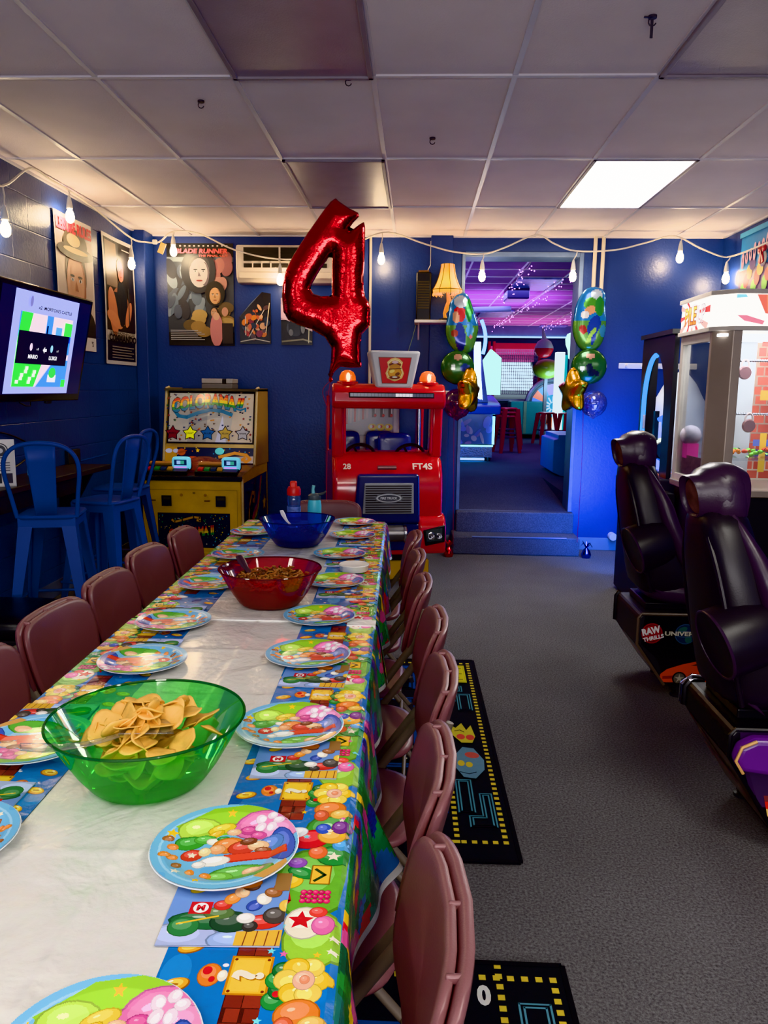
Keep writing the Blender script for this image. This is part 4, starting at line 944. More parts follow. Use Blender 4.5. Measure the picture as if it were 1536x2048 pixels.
MB().lathe([(0, .125), (.033, .125), (.035, .13), (.034, .148), (.02, .158), (0, .16)], 28).build('lid', pm('grey lid', H(84, 92, 96), .4), T)
MB().tube([(.01, 0, .15), (.045, 0, .158), (.062, 0, .17)], [.012, .01, .007], 10, ry=.6).build('loop', pm('grey lid', H(84, 92, 96), .4), T)
MB().tube([(-.006, 0, .155), (-.008, 0, .18), (-.004, 0, .2)], [.01, .008, .009], 10).build('spout', pm('turquoise spout', H(110, 180, 190), .4), T)
b = at_z(708, 1138, .756)
MB().lathe([(0, 0), (.054, 0), (.056, .004), (.058, .022), (.060, .024), (.057, .027), (.05, .024), (0, .022)], 36).solo('container_lid', m_white, 'round white lid lying on the far table between right side plates', 'lid', origin=(0, 0, 0)).location = (b.x, b.y, bz2+.002)

# ================================================================ FOLDING CHAIRS
m_mauve = pm('mauve moulded plastic', H(122, 84, 86), .34, var=.06, vscale=5, bump=.08, bscale=300, spec=.5)
m_taupe = pm('taupe enamel tube', H(120, 110, 98), .38, .2)
m_foot = pm('grey rubber foot', H(60, 58, 58), .7)
def sgnp(x, e): return math.copysign(abs(x)**e, x)
def squirc(a, b, th, e1=.35, e2=.4, n=40, k=10, bend=None):
    """cushion-like slab in x (a) and z (b), thickness th in y"""
    V = []; F = []
    for i in range(k+1):
        h_ = -PI/2+PI*i/k
        for j in range(n):
            w_ = 2*PI*j/n; c = sgnp(math.cos(h_), e1); V.append(Vector((a*c*sgnp(math.cos(w_), e2), th*sgnp(math.sin(h_), e1), b*c*sgnp(math.sin(w_), e2))))
    for i in range(k):
        for j in range(n): F.append((i*n+j, (i+1)*n+j, (i+1)*n+(j+1) % n, i*n+(j+1) % n))
    if bend: V = [bend(p) for p in V]
    return V, F
def make_chair(label):
    T = thing('folding_chair', label, 'chair', (0, 0, 0), 0, 'mauve folding chairs')
    def bend_seat(p):  # slab lies flat: x, z->y
        x, y = p.x*(1-.10*max(0, -p.z)/.19), p.z
        return Vector((x, y, .432+p.y-.012*(1-(x/.2)**2)*(1-(y/.2)**2)))
    mb = MB(); mb.add(*squirc(.2, .195, .013, .4, .5, 44, 10, bend_seat))
    for q in (-1, 0, 1): mb.box(q*.03-.004, q*.03+.004, -.06-.002, -.06+.002, .43, .4365)
    mb.build('seat', m_mauve, T, smooth=60)
    ta = math.atan2(.05, .24)
    def bend_back(off, s):
        def fn(p):
            x, z = p.x*(1-.10*max(0, -p.z/.11)), p.z
            y = off+p.y+s*.03*(x/.2)**2
            return Vector((x, -.222+y-(z+.11)*.24, .678+z))
        return fn
    mb = MB(); mb.add(*squirc(.205, .112, .011, .45, .42, 48, 10, bend_back(.011, 1))); mb.build('backrest', m_mauve, T, smooth=60)
    mb = MB(); mb.add(*squirc(.212, .118, .012, .45, .42, 48, 10, bend_back(-.009, 1)))
    mb.build('back_shell', m_mauve, T, smooth=60)
    for q in (-.13, 0, .13):
        M = TR(q, -.222-.215*.24+.004+.03*(q/.2)**2, .678+.107); MB().box(-.004, .004, -.012, .010, -.006, .006, M=M).build('clip', m_mauve, T, bevel=.003)
    for s in (-1, 1):
        MB().tube([(s*.182, -.262, .74), (s*.188, -.215, .60), (s*.192, -.10, .44), (s*.195, .25, .012)], .0125, 10, ry=.75).build('frame_leg', m_taupe, T)
        MB().tube([(s*.168, .10, .415), (s*.168, .02, .335), (s*.168, -.24, .03), (s*.165, -.252, .012)], .0115, 10).build('leg', m_taupe, T)
        MB().cyl((s*.195, .255, 0), (s*.195, .245, .03), .015, n=10).build('foot', m_foot, T)
        MB().cyl((s*.165, -.254, 0), (s*.165, -.246, .03), .015, n=10).build('foot', m_foot, T)
        MB().tube([(s*.182, .0, .30), (s*.182, -.12, .40)], .006, 6).build('brace', m_taupe, T)
    MB().tube([(-.168, -.2, .085), (.168, -.2, .085)], .008, 8).build('stretcher', m_taupe, T)
    MB().tube([(-.192, .16, .12), (.192, .16, .12)], .008, 8).build('stretcher', m_taupe, T)
    return T
ch0 = make_chair('mauve folding chair tucked under right side of the tables, first from the camera')
RCH = [(-.205, .93, 1.60), (-.205, 1.36, 1.55), (-.178, 1.797, 1.57), (-.185, 2.23, 1.58), (-.222, 2.675, 1.56), (-.24, 3.115, 1.58), (-.252, 3.555, 1.57)]
for i, (x, y, rz) in enumerate(RCH):
    if i == 0: ch0.location = (x, y, 0); ch0.rotation_euler = (0, 0, rz)
    else: dup(ch0, (x, y, 0), rz, f'mauve folding chair tucked under right side of the tables, {ORD[i]} from the camera')
LCH = [(-.835, 1.77, -1.55), (-.84, 2.215, -1.60), (-.845, 2.65, -1.56), (-.87, 3.115, -1.60), (-.845, 3.555, -1.55)]
for i, (x, y, rz) in enumerate(LCH):
    dup(ch0, (x, y, 0), rz, f'mauve folding chair tucked under left side of the tables, {ORD[i]} from the camera')
dup(ch0, (-.515, 4.33, 0), PI+.05, 'mauve folding chair at the far end of the tables facing the camera')
# ================================================================ LEFT SIDE
m_bluem = pm('blue enamel', H(20, 62, 142), .42, .05, var=.08, vscale=4, spec=.3)
def make_stool(label):
    T = thing('bar_stool', label, 'bar stool', (0, 0, 0), 0, 'blue metal bar stools'); SZ = .76
    mb = MB(); mb.add(*squirc(.165, .165, .018, .5, .3, 44, 8, lambda p: Vector((p.x, p.z, SZ-.018+p.y-.006*(1-(p.x/.165)**2)*(1-(p.z/.165)**2)))))
    mb.prism([(-.15, -.15), (.15, -.15), (.15, .15), (-.15, .15)], 'z', SZ-.075, SZ-.02); mb.build('seat', m_bluem, T, smooth=50)
    for sx in (-1, 1):
        for sy in (-1, 1):
            t, b = Vector((sx*.148, sy*.148, SZ-.05)), Vector((sx*.225, sy*.225, 0)); w, k = .05, .019
            def L(c, s_): return [(c.x, c.y, c.z), (c.x-sx*s_, c.y, c.z), (c.x-sx*s_, c.y-sy*.006, c.z), (c.x-sx*.006, c.y-sy*.006, c.z), (c.x-sx*.006, c.y-sy*s_, c.z), (c.x, c.y-sy*s_, c.z)]
            A, B = L(b, .034), L(t, .075); v = A+B; f = [tuple(range(5, -1, -1)), tuple(range(6, 12))]+[(i, (i+1) % 6, 6+(i+1) % 6, 6+i) for i in range(6)]
            MB().add(v, f).build('leg', m_bluem, T, smooth=0)
            MB().box(b.x-sx*.036, b.x+sx*.004, b.y-sy*.036, b.y+sy*.004, 0, .02).build('foot', m_blackp, T, smooth=0)
    z = .24; q = .205
    for a, b in (((-q, -q), (q, -q)), ((q, -q), (q, q)), ((q, q), (-q, q)), ((-q, q), (-q, -q))):
        MB().tube([(*a, z), (*b, z)], .008, 8).build('foot_rail', m_steel if a[1] == -q else m_bluem, T)
    P = [(-.155, -.13, SZ-.02), (-.175, -.165, SZ+.12), (-.19, -.19, SZ+.22), (-.185, -.205, SZ+.30), (-.15, -.213, SZ+.355), (-.09, -.217, SZ+.385), (0, -.218, SZ+.395)]
    P = P+[(-x, y, zz) for x, y, zz in reversed(P[:-1])]
    MB().tube(smoothpath([Vector(p) for p in P], 4), .0115, 10).build('back_hoop', m_bluem, T)
    MB().grid(lambda u, v: (u*(.055+.025*v), -.145-.073*v+.01*(1-u*u), SZ-.01+.40*v), [-1, -.8, 0, .8, 1], [0, .25, .5, .75, 1]).build('back_slat', m_bluem, T, solid=.004)
    return T
st = make_stool('blue metal bar stool with back to the camera, just behind the black bench')
st.location = (-2.05, 4.26, 0); st.rotation_euler = (0, 0, .22)
dup(st, (-1.96, 4.80, 0), 1.35, 'blue metal bar stool seen from the side, nearer of the pair beside the yellow game')
dup(st, (-2.10, 5.42, 0), 1.5, 'blue metal bar stool half hidden behind another stool, closest to the corner column')
# wall counter
T = thing('wall_counter', 'dark narrow counter fixed to left wall behind the blue bar stool', 'counter', (-2.36, 4.75, .86))
m_dk = pm('dark wood laminate', H(44, 36, 34), .4, var=.25, vscale=12)
MB().box(XL, -2.2, 3.6, 5.5, .865, .90).build('top', m_dk, T, world=True, smooth=0, bevel=.004)
MB().box(XL, -2.24, 3.65, 5.1, .76, .865).build('apron', m_blackm, T, world=True, smooth=0)
for y in (3.8, 5.3): MB().prism([(XL, .5), (XL, .865), (-2.25, .865), (XL+.04, .5)], 'y', y, y+.03).build('bracket', m_blackm, T, world=True, smooth=0)
b = at_x(68, 940, -2.31)
T = thing('sanitizer_bottle', 'clear pump bottle of sanitizer on the wall counter', 'bottle', (-2.31, b.y, .90))
mb = MB(); mb.add(*squirc(.04, .052, .022, .6, .4, 30, 8, lambda p: Vector((p.x, p.y, p.z+.052)))); mb.build('body', clear('clear bottle', (.75, .82, .95), H(170, 190, 225), .3), T)
MB().lathe([(0, .1), (.017, .1), (.017, .125), (.01, .13), (.01, .15), (.015, .152), (.013, .165), (0, .167)], 18).build('pump', m_white, T)
MB().box(-.008, .03, -.007, .007, .152, .163).build('spout', m_white, T, bevel=.003)
MB().prism([(-.03, .02), (.03, .02), (.03, .075), (-.03, .075)], 'y', -.0235, -.0225).build('decal', pm('bottle paper decal', H(120, 170, 215), .5, var=.3, vscale=60), T, smooth=0)
b = at_x(-4, 948, -2.3)
T = thing('menu_stand', 'white printed card in clear stand at left end of the wall counter', 'sign', (-2.28, b.y, .90), .5)
a = Art(clip=(-.07, .07, 0, .26)); a.rect(-.07, 0, .07, .26, H(225, 222, 220)); a.ell(0, .2, .04, .042, H(70, 72, 78)); a.ring(0, .2, .034, .036, .005, H(220, 220, 220)); a.ell(0, .2, .014, .014, H(200, 200, 205))
for k in range(4): a.rect(-.045, .13-.014*k, .045, .136-.014*k, H(120, 120, 126))
a.rect(-.055, .02, -.0, .075, H(40, 40, 46)); a.rect(.01, .02, .055, .075, H(60, 56, 70))
mb = MB(); mb.box(-.072, .072, .0, .004, 0, .262, 0, (.8, .8, .8)); a.lay(mb, plane_map((0, 0, 0), (1, 0, 0), (0, 0, 1)), .0004)
mb.build('card', printed('card print', .5), T, smooth=0)
MB().box(-.075, .075, -.03, .05, 0, .006).build('base', m_clearp, T, smooth=0)
pts = [at_x(x, y, XL+.02) for x, y in ((-20, 862), (14, 868), (44, 880), (61, 892), (63, 905), (50, 920), (30, 934))]
MB().tube(smoothpath(pts, 4), .006, 6).solo('cable', m_blackp, 'black cord hanging on left wall above the counter', 'cable')
MB().box(XL, XL+.03, 5.42, 5.62, .9, 1.0).solo('power_strip', pm('dark grey box', H(40, 42, 46), .5), 'dark power box on left wall at the end of the counter', 'power strip', bevel=.005)
p0, p1 = at_x(160, 922, XL+.01), at_x(215, 908, XL+.01)
MB().tube([p0, p1], .004, 6).solo('cable', m_bluem, 'blue painted lead along left wall behind the bar stools', 'cable')
# black padded bench
T = thing('padded_bench', 'low black vinyl bench on the floor beside the blue bar stool', 'bench', (-2.12, 3.82, 0))
m_vinyl = pm('black vinyl', H(20, 20, 22), .35, bump=.25, bscale=26)
MB().box(-2.49, -1.86, 3.54, 3.96, .04, .23).build('body', m_blackm, T, world=True, smooth=0, bevel=.01)
mb = MB(); mb.add(*squirc(.335, .24, .055, .45, .3, 50, 10, lambda p: Vector((-2.175+p.x, 3.75+p.z, .285+p.y)))); mb.build('cushion', m_vinyl, T, world=True, smooth=60)
for x in (-2.45, -1.9):
    for y in (3.58, 3.92): MB().cyl((x, y, 0), (x, y, .05), .02, n=10).build('foot', m_blackp, T, world=True)

# ================================================================ COIN GAME
m_yel = pm('yellow laminate', H(206, 158, 22), .4, var=.12, vscale=7)
m_print = printed('game artwork', .3, .5, coat=.25); m_gprint = printed('backlit artwork', .2, .5, estr=.25, coat=.3)
RAIN = [H(40, 110, 150), H(60, 140, 70), H(230, 200, 50), H(228, 130, 40), H(196, 50, 44)]
cx0, cx1, cyf, cyb = -2.17, -1.36, 6.0, 7.12
T = thing('coin_game', 'yellow coin pusher game with star artwork against the back wall', 'arcade machine', ((cx0+cx1)/2, 6.55, 0))
side = [(cyf, .04), (cyb, .04), (cyb, 1.44), (6.62, 1.44), (6.53, .84), (cyf+.0, .76)]
MB().prism([(cyf, .05), (cyb, .05), (cyb, .78), (6.55, .80), (cyf, .75)], 'x', cx0+.012, cx1-.012).build('cabinet', m_yel, T, world=True, smooth=0, bevel=.006)
for x, nm in ((cx0, 0), (cx1-.024, 1)):
    mb = MB(); mb.prism([(6.545, .80), (cyb, .78), (cyb, 1.45), (6.70, 1.45)], 'x', x, x+.024, 0, H(206, 158, 22)); mb.build('side_panel', m_print, T, world=True, smooth=0, bevel=.003)
    MB().tube([(x+.012, 6.54, .80), (x+.012, 6.695, 1.452), (x+.012, 6.76, 1.455)], .011, 8).build('edge_trim', pm('cream trim', H(214, 196, 150), .35), T, world=True)
MB().box(cx0+.02, cx1-.02, 6.72, cyb, .85, 1.43).build('back_box', m_blackm, T, world=True, smooth=0)
# right side artwork
a = Art(clip=(.06, 1.06, .06, .70)); a.rect(.06, .06, 1.06, .70, H(24, 28, 58))
rr = random.Random(4)
for k in range(60): a.ell(rr.uniform(.08, 1.04), rr.uniform(.08, .68), .006, col=[YEL, RED_, SKYL, CREAM, GRN][k % 5])
a.line([(.16, .28+.0), (.2, .5), (.3, .6), (.42, .58), (.4, .52), (.34, .53)], .035, H(214, 160, 60))
for k, c in enumerate(RAIN): a.line([(.2+.1*t, .1+.03*k+.1*t+.06*math.sin(t*1.4)) for t in range(6)], .035, c)
a.ell(.55, .2, .07, .1, H(150, 170, 60)); a.star(.8, .45, .08, YEL); a.ell(.9, .25, .07, .05, ORG)
mb = MB(); a.lay(mb, plane_map((cx1-.010, cyf, .0), (0, 1, 0), (0, 0, 1)), .0004); mb.build('side_artwork', m_print, T, world=True, smooth=0)
MB().tube([(cx1-.006, cyf+.04, .05), (cx1-.006, cyf+.04, .74)], .012, 8).build('edge_trim', pm('cream trim', H(214, 196, 150), .35), T, world=True)
# front panel
a = Art(); 
a.ring(.395, .37, .33, .0, .0, DARK); a.rect(.12, .13, .70, .41, H(20, 24, 46))
for k in range(110): a.ell(rr.uniform(.13, .69), rr.uniform(.14, .40), rr.uniform(.002, .005), col=[CREAM, YEL, SKYL, GRN][k % 4])
a.line([(.25, .36), (.27, .345), (.33, .36), (.42, .385), (.47, .38), (.47, .355), (.45, .36)], .016, H(206, 150, 70)); a.line([(.26, .16), (.3, .175), (.38, .17), (.44, .155), (.47, .17)], .016, H(206, 150, 70)); a.ell(.4, .19, .035, .025, H(120, 130, 50))
warp = lambda x, y: (x, y*1.1+.10*x*x+.1*x)
a.text('COLORAMA II', .40, .265, .07, RED_, width=.36, bold=.04, warp=warp, bands=RAIN[1:])
a.line([(.06, .09), (.77, .09), (.77, .5+.1), (.06, .6), (.06, .09)], .004, H(150, 112, 20)); a.line([(.0, .115), (.8, .115)], .003, H(120, 90, 16))
for x in (.21, .64): a.rect(x-.04, .47, x+.04, .555, DARK); a.rect(x-.03, .52, x+.03, .545, H(60, 56, 44)); a.rect(x-.16+.03, .51, x-.16+.075, .52, H(70, 30, 20))
for x in (.33, .52): a.ring(x, .56, .012, .012, .005, H(130, 100, 40)); a.ell(x-.1*0, .56, .005, col=H(160, 60, 30))
a.rect(.42, .57, .44, .585, H(120, 90, 30))
mb = MB(); a.lay(mb, plane_map((cx0+.012, cyf-.0005, .06), (1, 0, 0), (0, 0, 1)), .0004); mb.build('front_panel', m_print, T, world=True, smooth=0)
MB().box(cx0, cx1, cyf-.02, cyf+.03, .725, .765).build('front_edge', pm('dark metal edge', H(50, 50, 54), .25, .7), T, world=True, smooth=0, bevel=.008)
# control shelf, two tilted boards with coloured keys and lit readers
a = Art(); a.rect(0, 0, cx1-cx0, .55, H(70, 50, 60))
for k in range(20): a.ell(rr.uniform(.02, .8), rr.uniform(.1, .5), rr.uniform(.02, .05), rr.uniform(.015, .03), [H(190, 110, 60), H(120, 50, 60), H(60, 60, 110), H(180, 60, 50)][k % 4])
mb = MB(); a.lay(mb, plane_map((cx0, cyf+.0, .763), (1, 0, 0), (0, .996, .085)), .0006); mb.build('playfield', m_print, T, world=True, smooth=0)
for j, x in enumerate((cx0+.03, cx0+.43)):
    M = TR(x, cyf+.02, .765) @ Matrix.Rotation(.28, 4, 'X')
    MB().box(0, .34, 0, .17, 0, .035, M=M).build('key_board', m_blackp, T, world=True, smooth=0, bevel=.004)
    for k, c in enumerate((H(190, 36, 40), H(40, 130, 60), H(30, 50, 90), H(200, 150, 60))):
        MB().box(.02+.052*k, .062+.052*k, .02, .07, .03, .05, M=M).build('key', pm('key %d' % k, c, .3), T, world=True, smooth=0, bevel=.004)
    MB().box(0, .3, .13, .17, .036, .055, M=M).build('key_rail', pm('key rail', H(190, 130, 70), .35), T, world=True, smooth=0, bevel=.004)
    o = Vector((x+.275, cyf+.1, .80)); mb = MB(); mb.add(*squirc(.075, .055, .03, .5, .4, 30, 8, lambda p: Vector((o.x+p.x, o.y+p.y, o.z+.055+p.z))))
    b_ = mb.build('card_reader', pm('glow reader', H(120, 220, 230), .2, emit=H(110, 190, 225), estr=.6), T, world=True, smooth=60)
    mb = MB()
    a = Art(); a.rect(-.05, -.018, .05, .026, H(30, 40, 80)); a.rect(-.03, -.01, .0, .018, H(150, 190, 240)); a.rect(.0, -.01, .03, .018, H(70, 160, 140)); a.rect(-.05, -.04, .05, -.028, H(210, 150, 240))
    a.lay(mb, plane_map(o-T.location+Vector((0, -.031, .06)), (1, 0, 0), (0, 0, 1)), .0005); mb.build('reader_screen', printed('reader glow print', .2, estr=.7), b_, smooth=0)
MB().ball((-1.755, 6.36, .80), (.17, .17, .09), 28, 10).build('dome', clear('pink tint dome', (.9, .6, .6), H(220, 130, 120), .35), T, world=True)
MB().ball((-1.755, 6.36, .79), (.13, .13, .06), 24, 8).build('turntable', pm('turntable', H(190, 120, 90), .3, var=.3, vscale=20), T, world=True)
# lower glass with planet artwork
W_ = cx1-cx0-.05
sl = Vector((0, .155, .645)).normalized()
def back_map(t0): return plane_map(Vector((cx0+.025, 6.56, .815))+sl*t0, (1, 0, 0), sl)
a = Art(clip=(0, W_, 0, .135)); a.rect(0, 0, W_, .135, H(34, 38, 66)); 
for k in range(24): a.ell(rr.uniform(0, W_), rr.uniform(.02, .13), .005, col=[SKYL, YEL, ORG, CREAM][k % 4])
a.rect(0, 0, .1, .14, H(190, 140, 50)); a.ell(.03, .1, .03, .02, H(200, 205, 235)); a.ell(.09, .1, .025, .018, H(200, 205, 235)); a.ell(.14, .09, .035, .03, H(190, 90, 50)); a.ell(.14, .09, .05, .008, H(160, 70, 40), .3); a.star(.28, .105, .02, YEL); a.ell(.24, .03, .05, .025, H(200, 90, 60))
a.poly([(.47, 0), (W_, 0), (W_, .06), (.5, .05)], H(190, 170, 160)); a.line([(.47, .05), (.6, .085), (.7, .07), (.735, .035), (.7, .01), (.67, .03), (.69, .045)], .026, H(222, 150, 50)); a.star(.58, .02, .025, RED_); a.ell(.47, .1, .04, .03, H(110, 230, 230)); a.star(.64, .015, .018, RED_)
mb = MB(); a.lay(mb, back_map(0), .0005); mb.build('lower_glass', m_gprint, T, world=True, smooth=0)
MB().hexa([(cx0+.02, 6.585, .945), (cx1-.02, 6.585, .945), (cx1-.02, 6.63, .945), (cx0+.02, 6.63, .945), (cx0+.02, 6.59, .975), (cx1-.02, 6.59, .975), (cx1-.02, 6.64, .975), (cx0+.02, 6.64, .975)]).build('mid_rail', pm('brass rail', H(214, 180, 110), .3, .3), T, world=True, smooth=0)
# main glass
Hh = .455; a = Art(clip=(.012, W_-.012, .012, Hh-.012)); a.clip = (0, W_, 0, Hh); a.rect(0, 0, W_, Hh, H(24, 20, 24)); a.clip = (.015, W_-.015, .015, Hh-.015)
a.rect(.015, .015, W_-.015, Hh-.015, H(190, 182, 172)); a.poly([(.18, 0), (.34, 0), (.36, .5), (.2, .5)], H(165, 160, 156)); a.poly([(.42, .0), (.52, 0), (.48, .25)], H(205, 205, 226)); a.poly([(.54, 0), (W_, 0), (W_, .5), (.6, .5)], H(206, 190, 170))
for k in range(120):
    u, v = rr.uniform(.02, W_-.02), rr.uniform(.02, Hh-.02); c = [H(130, 50, 50), H(50, 60, 100), H(90, 70, 60), H(60, 90, 70), H(190, 120, 40), H(40, 40, 60)][k % 6]
    if k % 3: a.ell(u, v, .008, .007, c); a.line([(u, v), (u+.012, v+.003)], .004, c)
    else: a.star(u, v, .014, c)
fn_w = lambda x, y: (x, y*(1+.0*x)+.028*math.sin(x*7.0+1.2))
a.line([(.1, .33), (.09, .27), (.13, .22), (.2, .21), (.3, .25), (.4, .275), (.5, .265), (.58, .235)], .03, RAIN[0])
a.text('COLORAMA', .345, .325, .135, DARK, width=.56, bold=.075, warp=fn_w); a.text('COLORAMA', .345, .325, .125, RED_, width=.55, bold=.045, warp=fn_w, bands=RAIN)
a.text('II', .655, .335, .09, DARK, width=.075, bold=.075, shear=.2); a.text('II', .655, .335, .085, RED_, width=.07, bold=.05, bands=RAIN, shear=.2); a.line([(.61, .285), (.66, .275), (.7, .29), (.7, .265)], .014, RAIN[0])
for k, (c, w_) in enumerate(((H(120, 34, 40), 'RED'), (H(240, 245, 50), 'LIGHT'), (H(30, 84, 150), 'BLUE'), (H(180, 150, 60), 'YELLOW'), (H(170, 166, 170), 'WHITE'))):
    x = .085+.15*k; a.star(x, .072, .07, DARK, .56); a.star(x, .072, .058, c, .56); a.text(w_, x, .072, .014, DARK, width=.06, bold=.02)
mb = MB(); a.lay(mb, back_map(.165), .0005); mb.build('back_glass', m_gprint, T, world=True, smooth=0)
MB().hexa([(cx0+.0, 6.66, 1.425), (cx1, 6.66, 1.425), (cx1, cyb, 1.425), (cx0, cyb, 1.425), (cx0, 6.68, 1.445), (cx1, 6.68, 1.445), (cx1, cyb, 1.445), (cx0, cyb, 1.445)]).build('top', m_blackm, T, world=True, smooth=0)
# console on top
T = thing('game_console', 'grey box shaped game console on top of the yellow coin game', 'game console', (-1.73, 6.86, 1.446))
MB().box(-.14, .13, -.1, .12, 0, .04).box(-.135, .125, -.095, .115, .04, .045).build('lower_case', pm('grey console', H(120, 116, 112), .5), T, smooth=0, bevel=.004)
MB().box(-.14, .04, -.1, .12, .045, .085).box(.075, .13, -.1, .12, .045, .085).build('upper_case', pm('light grey console', H(176, 172, 166), .5), T, smooth=0, bevel=.004)
MB().box(.04, .075, -.095, .12, .04, .083).build('vent_strip', m_blackm, T, smooth=0)
# ================================================================ RED TRUCK RIDE  (local: front faces -y)
m_red = pm('gloss red moulding', H(190, 12, 18), .16, var=.05, spec=.6, coat=.6)
m_navy = pm('navy moulding', H(24, 30, 92), .25, coat=.3)
m_tseat = pm('blue seat plastic', H(28, 44, 130), .25, coat=.3)
m_grey = pm('grey moulding', H(150, 152, 156), .4); m_lgrey = pm('pale grey moulding', H(198, 196, 198), .35, coat=.2)
TX, TY, TA = -.195, 5.72, .165
T = thing('fire_truck_ride', 'red coin operated fire truck ride beside the doorway steps', 'kiddie ride', (TX, TY, 0), TA)
hw = .415
def sq(poly, x0, x1): return poly
# base
MB().box(-.34, .34, .12, 1.2, .0, .16).build('base', pm('yellow base', H(214, 160, 20), .4), T, smooth=0, bevel=.015)
MB().box(-.30, .30, .08, 1.1, .16, .25).build('chassis', m_blackm, T, smooth=0, bevel=.01)
# lower body: outline in (y,z)
front = [(.05, .26), (.02, .40), (.0, .52), (-.005, .72), (.015, .84), (.07, .935), (.16, .985)]
body = front+[(1.15, .95), (1.2, .9), (1.2, .26)]
MB().prism(body, 'x', -hw, hw).build('body', m_red, T, smooth=40, bevel=.035, bseg=4)
# side/corner bumpers
for s in (-1, 1):
    mb = MB(); mb.prism([(-.045, .235), (-.06, .33), (-.06, .44), (-.03, .50), (.03, .535), (.3, .53), (.3, .235)], 'x', s*.225 if s > 0 else -hw-.02, hw+.02 if s > 0 else -.225)
    mb.build('corner_bumper', m_red, T, bevel=.022, bseg=4)
    x0, x1 = (.255, .425) if s > 0 else (-.425, -.255)
    hl = MB().prism([(x0+.02, .30), (x1, .33), (x1, .46), (x0, .42)] if s > 0 else [(x0, .33), (x1-.02, .30), (x1, .42), (x0, .46)], 'y', -.068, -.03).build('headlight', m_blackp, T, bevel=.008)
    xm = (x0+x1)/2
    MB().prism([(xm-.055, .335), (xm+.06, .345), (xm+.06, .44), (xm-.065, .415)], 'y', -.074, -.066).build('lens', clear('headlight lens', (.8, .85, .85), H(150, 160, 160), .5), hl, smooth=0)
    for q, r in ((-.025, .030), (.036, .024)): MB().lathe([(0, 0), (r, 0), (r, .012), (r*.8, .014), (r*.6, .006), (0, .004)], 20, M=TR(xm+q, -.076, .38) @ Matrix.Rotation(PI/2, 4, 'X')).build('reflector', m_chrome, hl)
MB().prism([(-.02, .26), (-.035, .42), (-.035, .46), (.02, .48), (.05, .26)], 'x', -.24, .24).build('lower_apron', m_navy, T, bevel=.012)
MB().box(-.3, .3, -.0, .2, .22, .28).build('underskirt', m_red, T, smooth=0, bevel=.02)
# grille frame
mb = MB(); mb.prism([(-.265, .47), (.235, .47), (.225, .84), (-.235, .84)], 'y', -.05, .02); mb.build('grille_frame', m_navy, T, smooth=0, bevel=.022, bseg=3)
MB().prism([(-.20, .545), (.185, .545), (.18, .775), (-.185, .775)], 'y', -.060, -.045).build('grille_panel', m_grey, T, smooth=0, bevel=.006)
mb = MB()
for k in range(12): mb.box(-.178, .165, -.064, -.058, .558+.0175*k, .5655+.0175*k)
mb.build('grille_slot', m_slot, T, smooth=0)
a = Art(); a.ell(0, 0, .105, .038, H(120, 122, 126)); a.ell(0, 0, .095, .031, H(190, 192, 196)); a.ell(0, 0, .082, .025, H(90, 92, 98)); a.text('FIRE TRUCK', 0, 0, .018, H(190, 192, 196), width=.125, bold=.04)
mb = MB(); a.lay(mb, plane_map((-.005, -.0655, .665), (1, 0, 0), (0, 0, 1)), .0006); mb.build('badge', printed('badge metal', .3, metal=.4), T, smooth=0)
MB().tube([(-.02-.22, -.085, .405), (.12, -.085, .405)], .062, 20, ry=1).build('chrome_bumper', pm('brushed bumper', H(140, 138, 138), .3, .8), T, bevel=.01)
MB().lathe([(.064, 0), (.070, .004), (.070, .02), (.064, .024)], 24, M=TR(.10, -.085, .405) @ Matrix.Rotation(PI/2, 4, 'Y')).build('bumper_ring', m_chrome, T)
MB().tube([(-.085, -.006, .885), (.055, -.006, .885)], .016, 12).build('vent_bar', pm('silver vent', H(150, 110, 110), .3, .5), T)
a = Art(); a.text('28', -.31, .0, .045, H(225, 205, 190), bold=.03); a.text('FT4S', .255, .0, .05, H(225, 205, 190), width=.15, bold=.03)
mb = MB(); a.lay(mb, lambda u, v, l: Vector((u, .055-.028+.55*(v)-.012-l, .893+v*.9)), .0006); mb.build('lettering', printed('vinyl lettering', .4), T, smooth=0)
# cab
for s in (-1, 1):
    mb = MB(); mb.prism([(.10, .95), (.26, .93), (.21, 1.34), (.07, 1.34)], 'x', s*hw-(.085 if s > 0 else 0), s*hw+(0 if s > 0 else .085)); mb.build('front_pillar', m_red, T, bevel=.02, bseg=3)
    MB().tube([(s*(hw-.092), .075, .985), (s*(hw-.09), .055, 1.33)], .010, 10).build('grab_rail', m_red, T)
mb = MB(); mb.prism([(.02, 1.315), (-.01, 1.35), (-.005, 1.45), (.06, 1.50), (.26, 1.50), (.36, 1.45), (.36, 1.34)], 'x', -hw-.005, hw+.005); mb.build('roof_visor', m_red, T, bevel=.028, bseg=4)
mb = MB(); mb.box(-.30, .33, -.012, .01, 1.395, 1.435); mb.build('light_bar', m_blackp, T, smooth=0, bevel=.006)
mb = MB()
for k in range(24): mb.box(-.29+.0255*k, -.2665+.0255*k, -.016, -.01, 1.405, 1.428, 0, H(92, 96, 112) if not 13 <= k < 18 else (.9, .9, .93))
mb.build('light_bar_lens', printed('light bar lens', .2, estr=.2), T)
for s in (-1, 1):
    b = MB().lathe([(0, 0), (.085, 0), (.08, .02), (.065, .03), (0, .03)], 24, c=(s*.30, .12, 1.49)).build('beacon', m_red, T)
    MB().lathe([(.062, .03), (.06, .06), (.045, .09), (.02, .104), (0, .106)], 24, c=(s*.30, .12, 1.49)).build('dome', pm('lit amber dome', H(255, 130, 20), .2, emit=H(255, 105, 0), estr=.45), b)
    MB().ball((s*.30, .058, 1.545), (.014, .012, .03), 10, 6).build('lamp', em('beacon lamp', (1, .8, .35), 9), b)
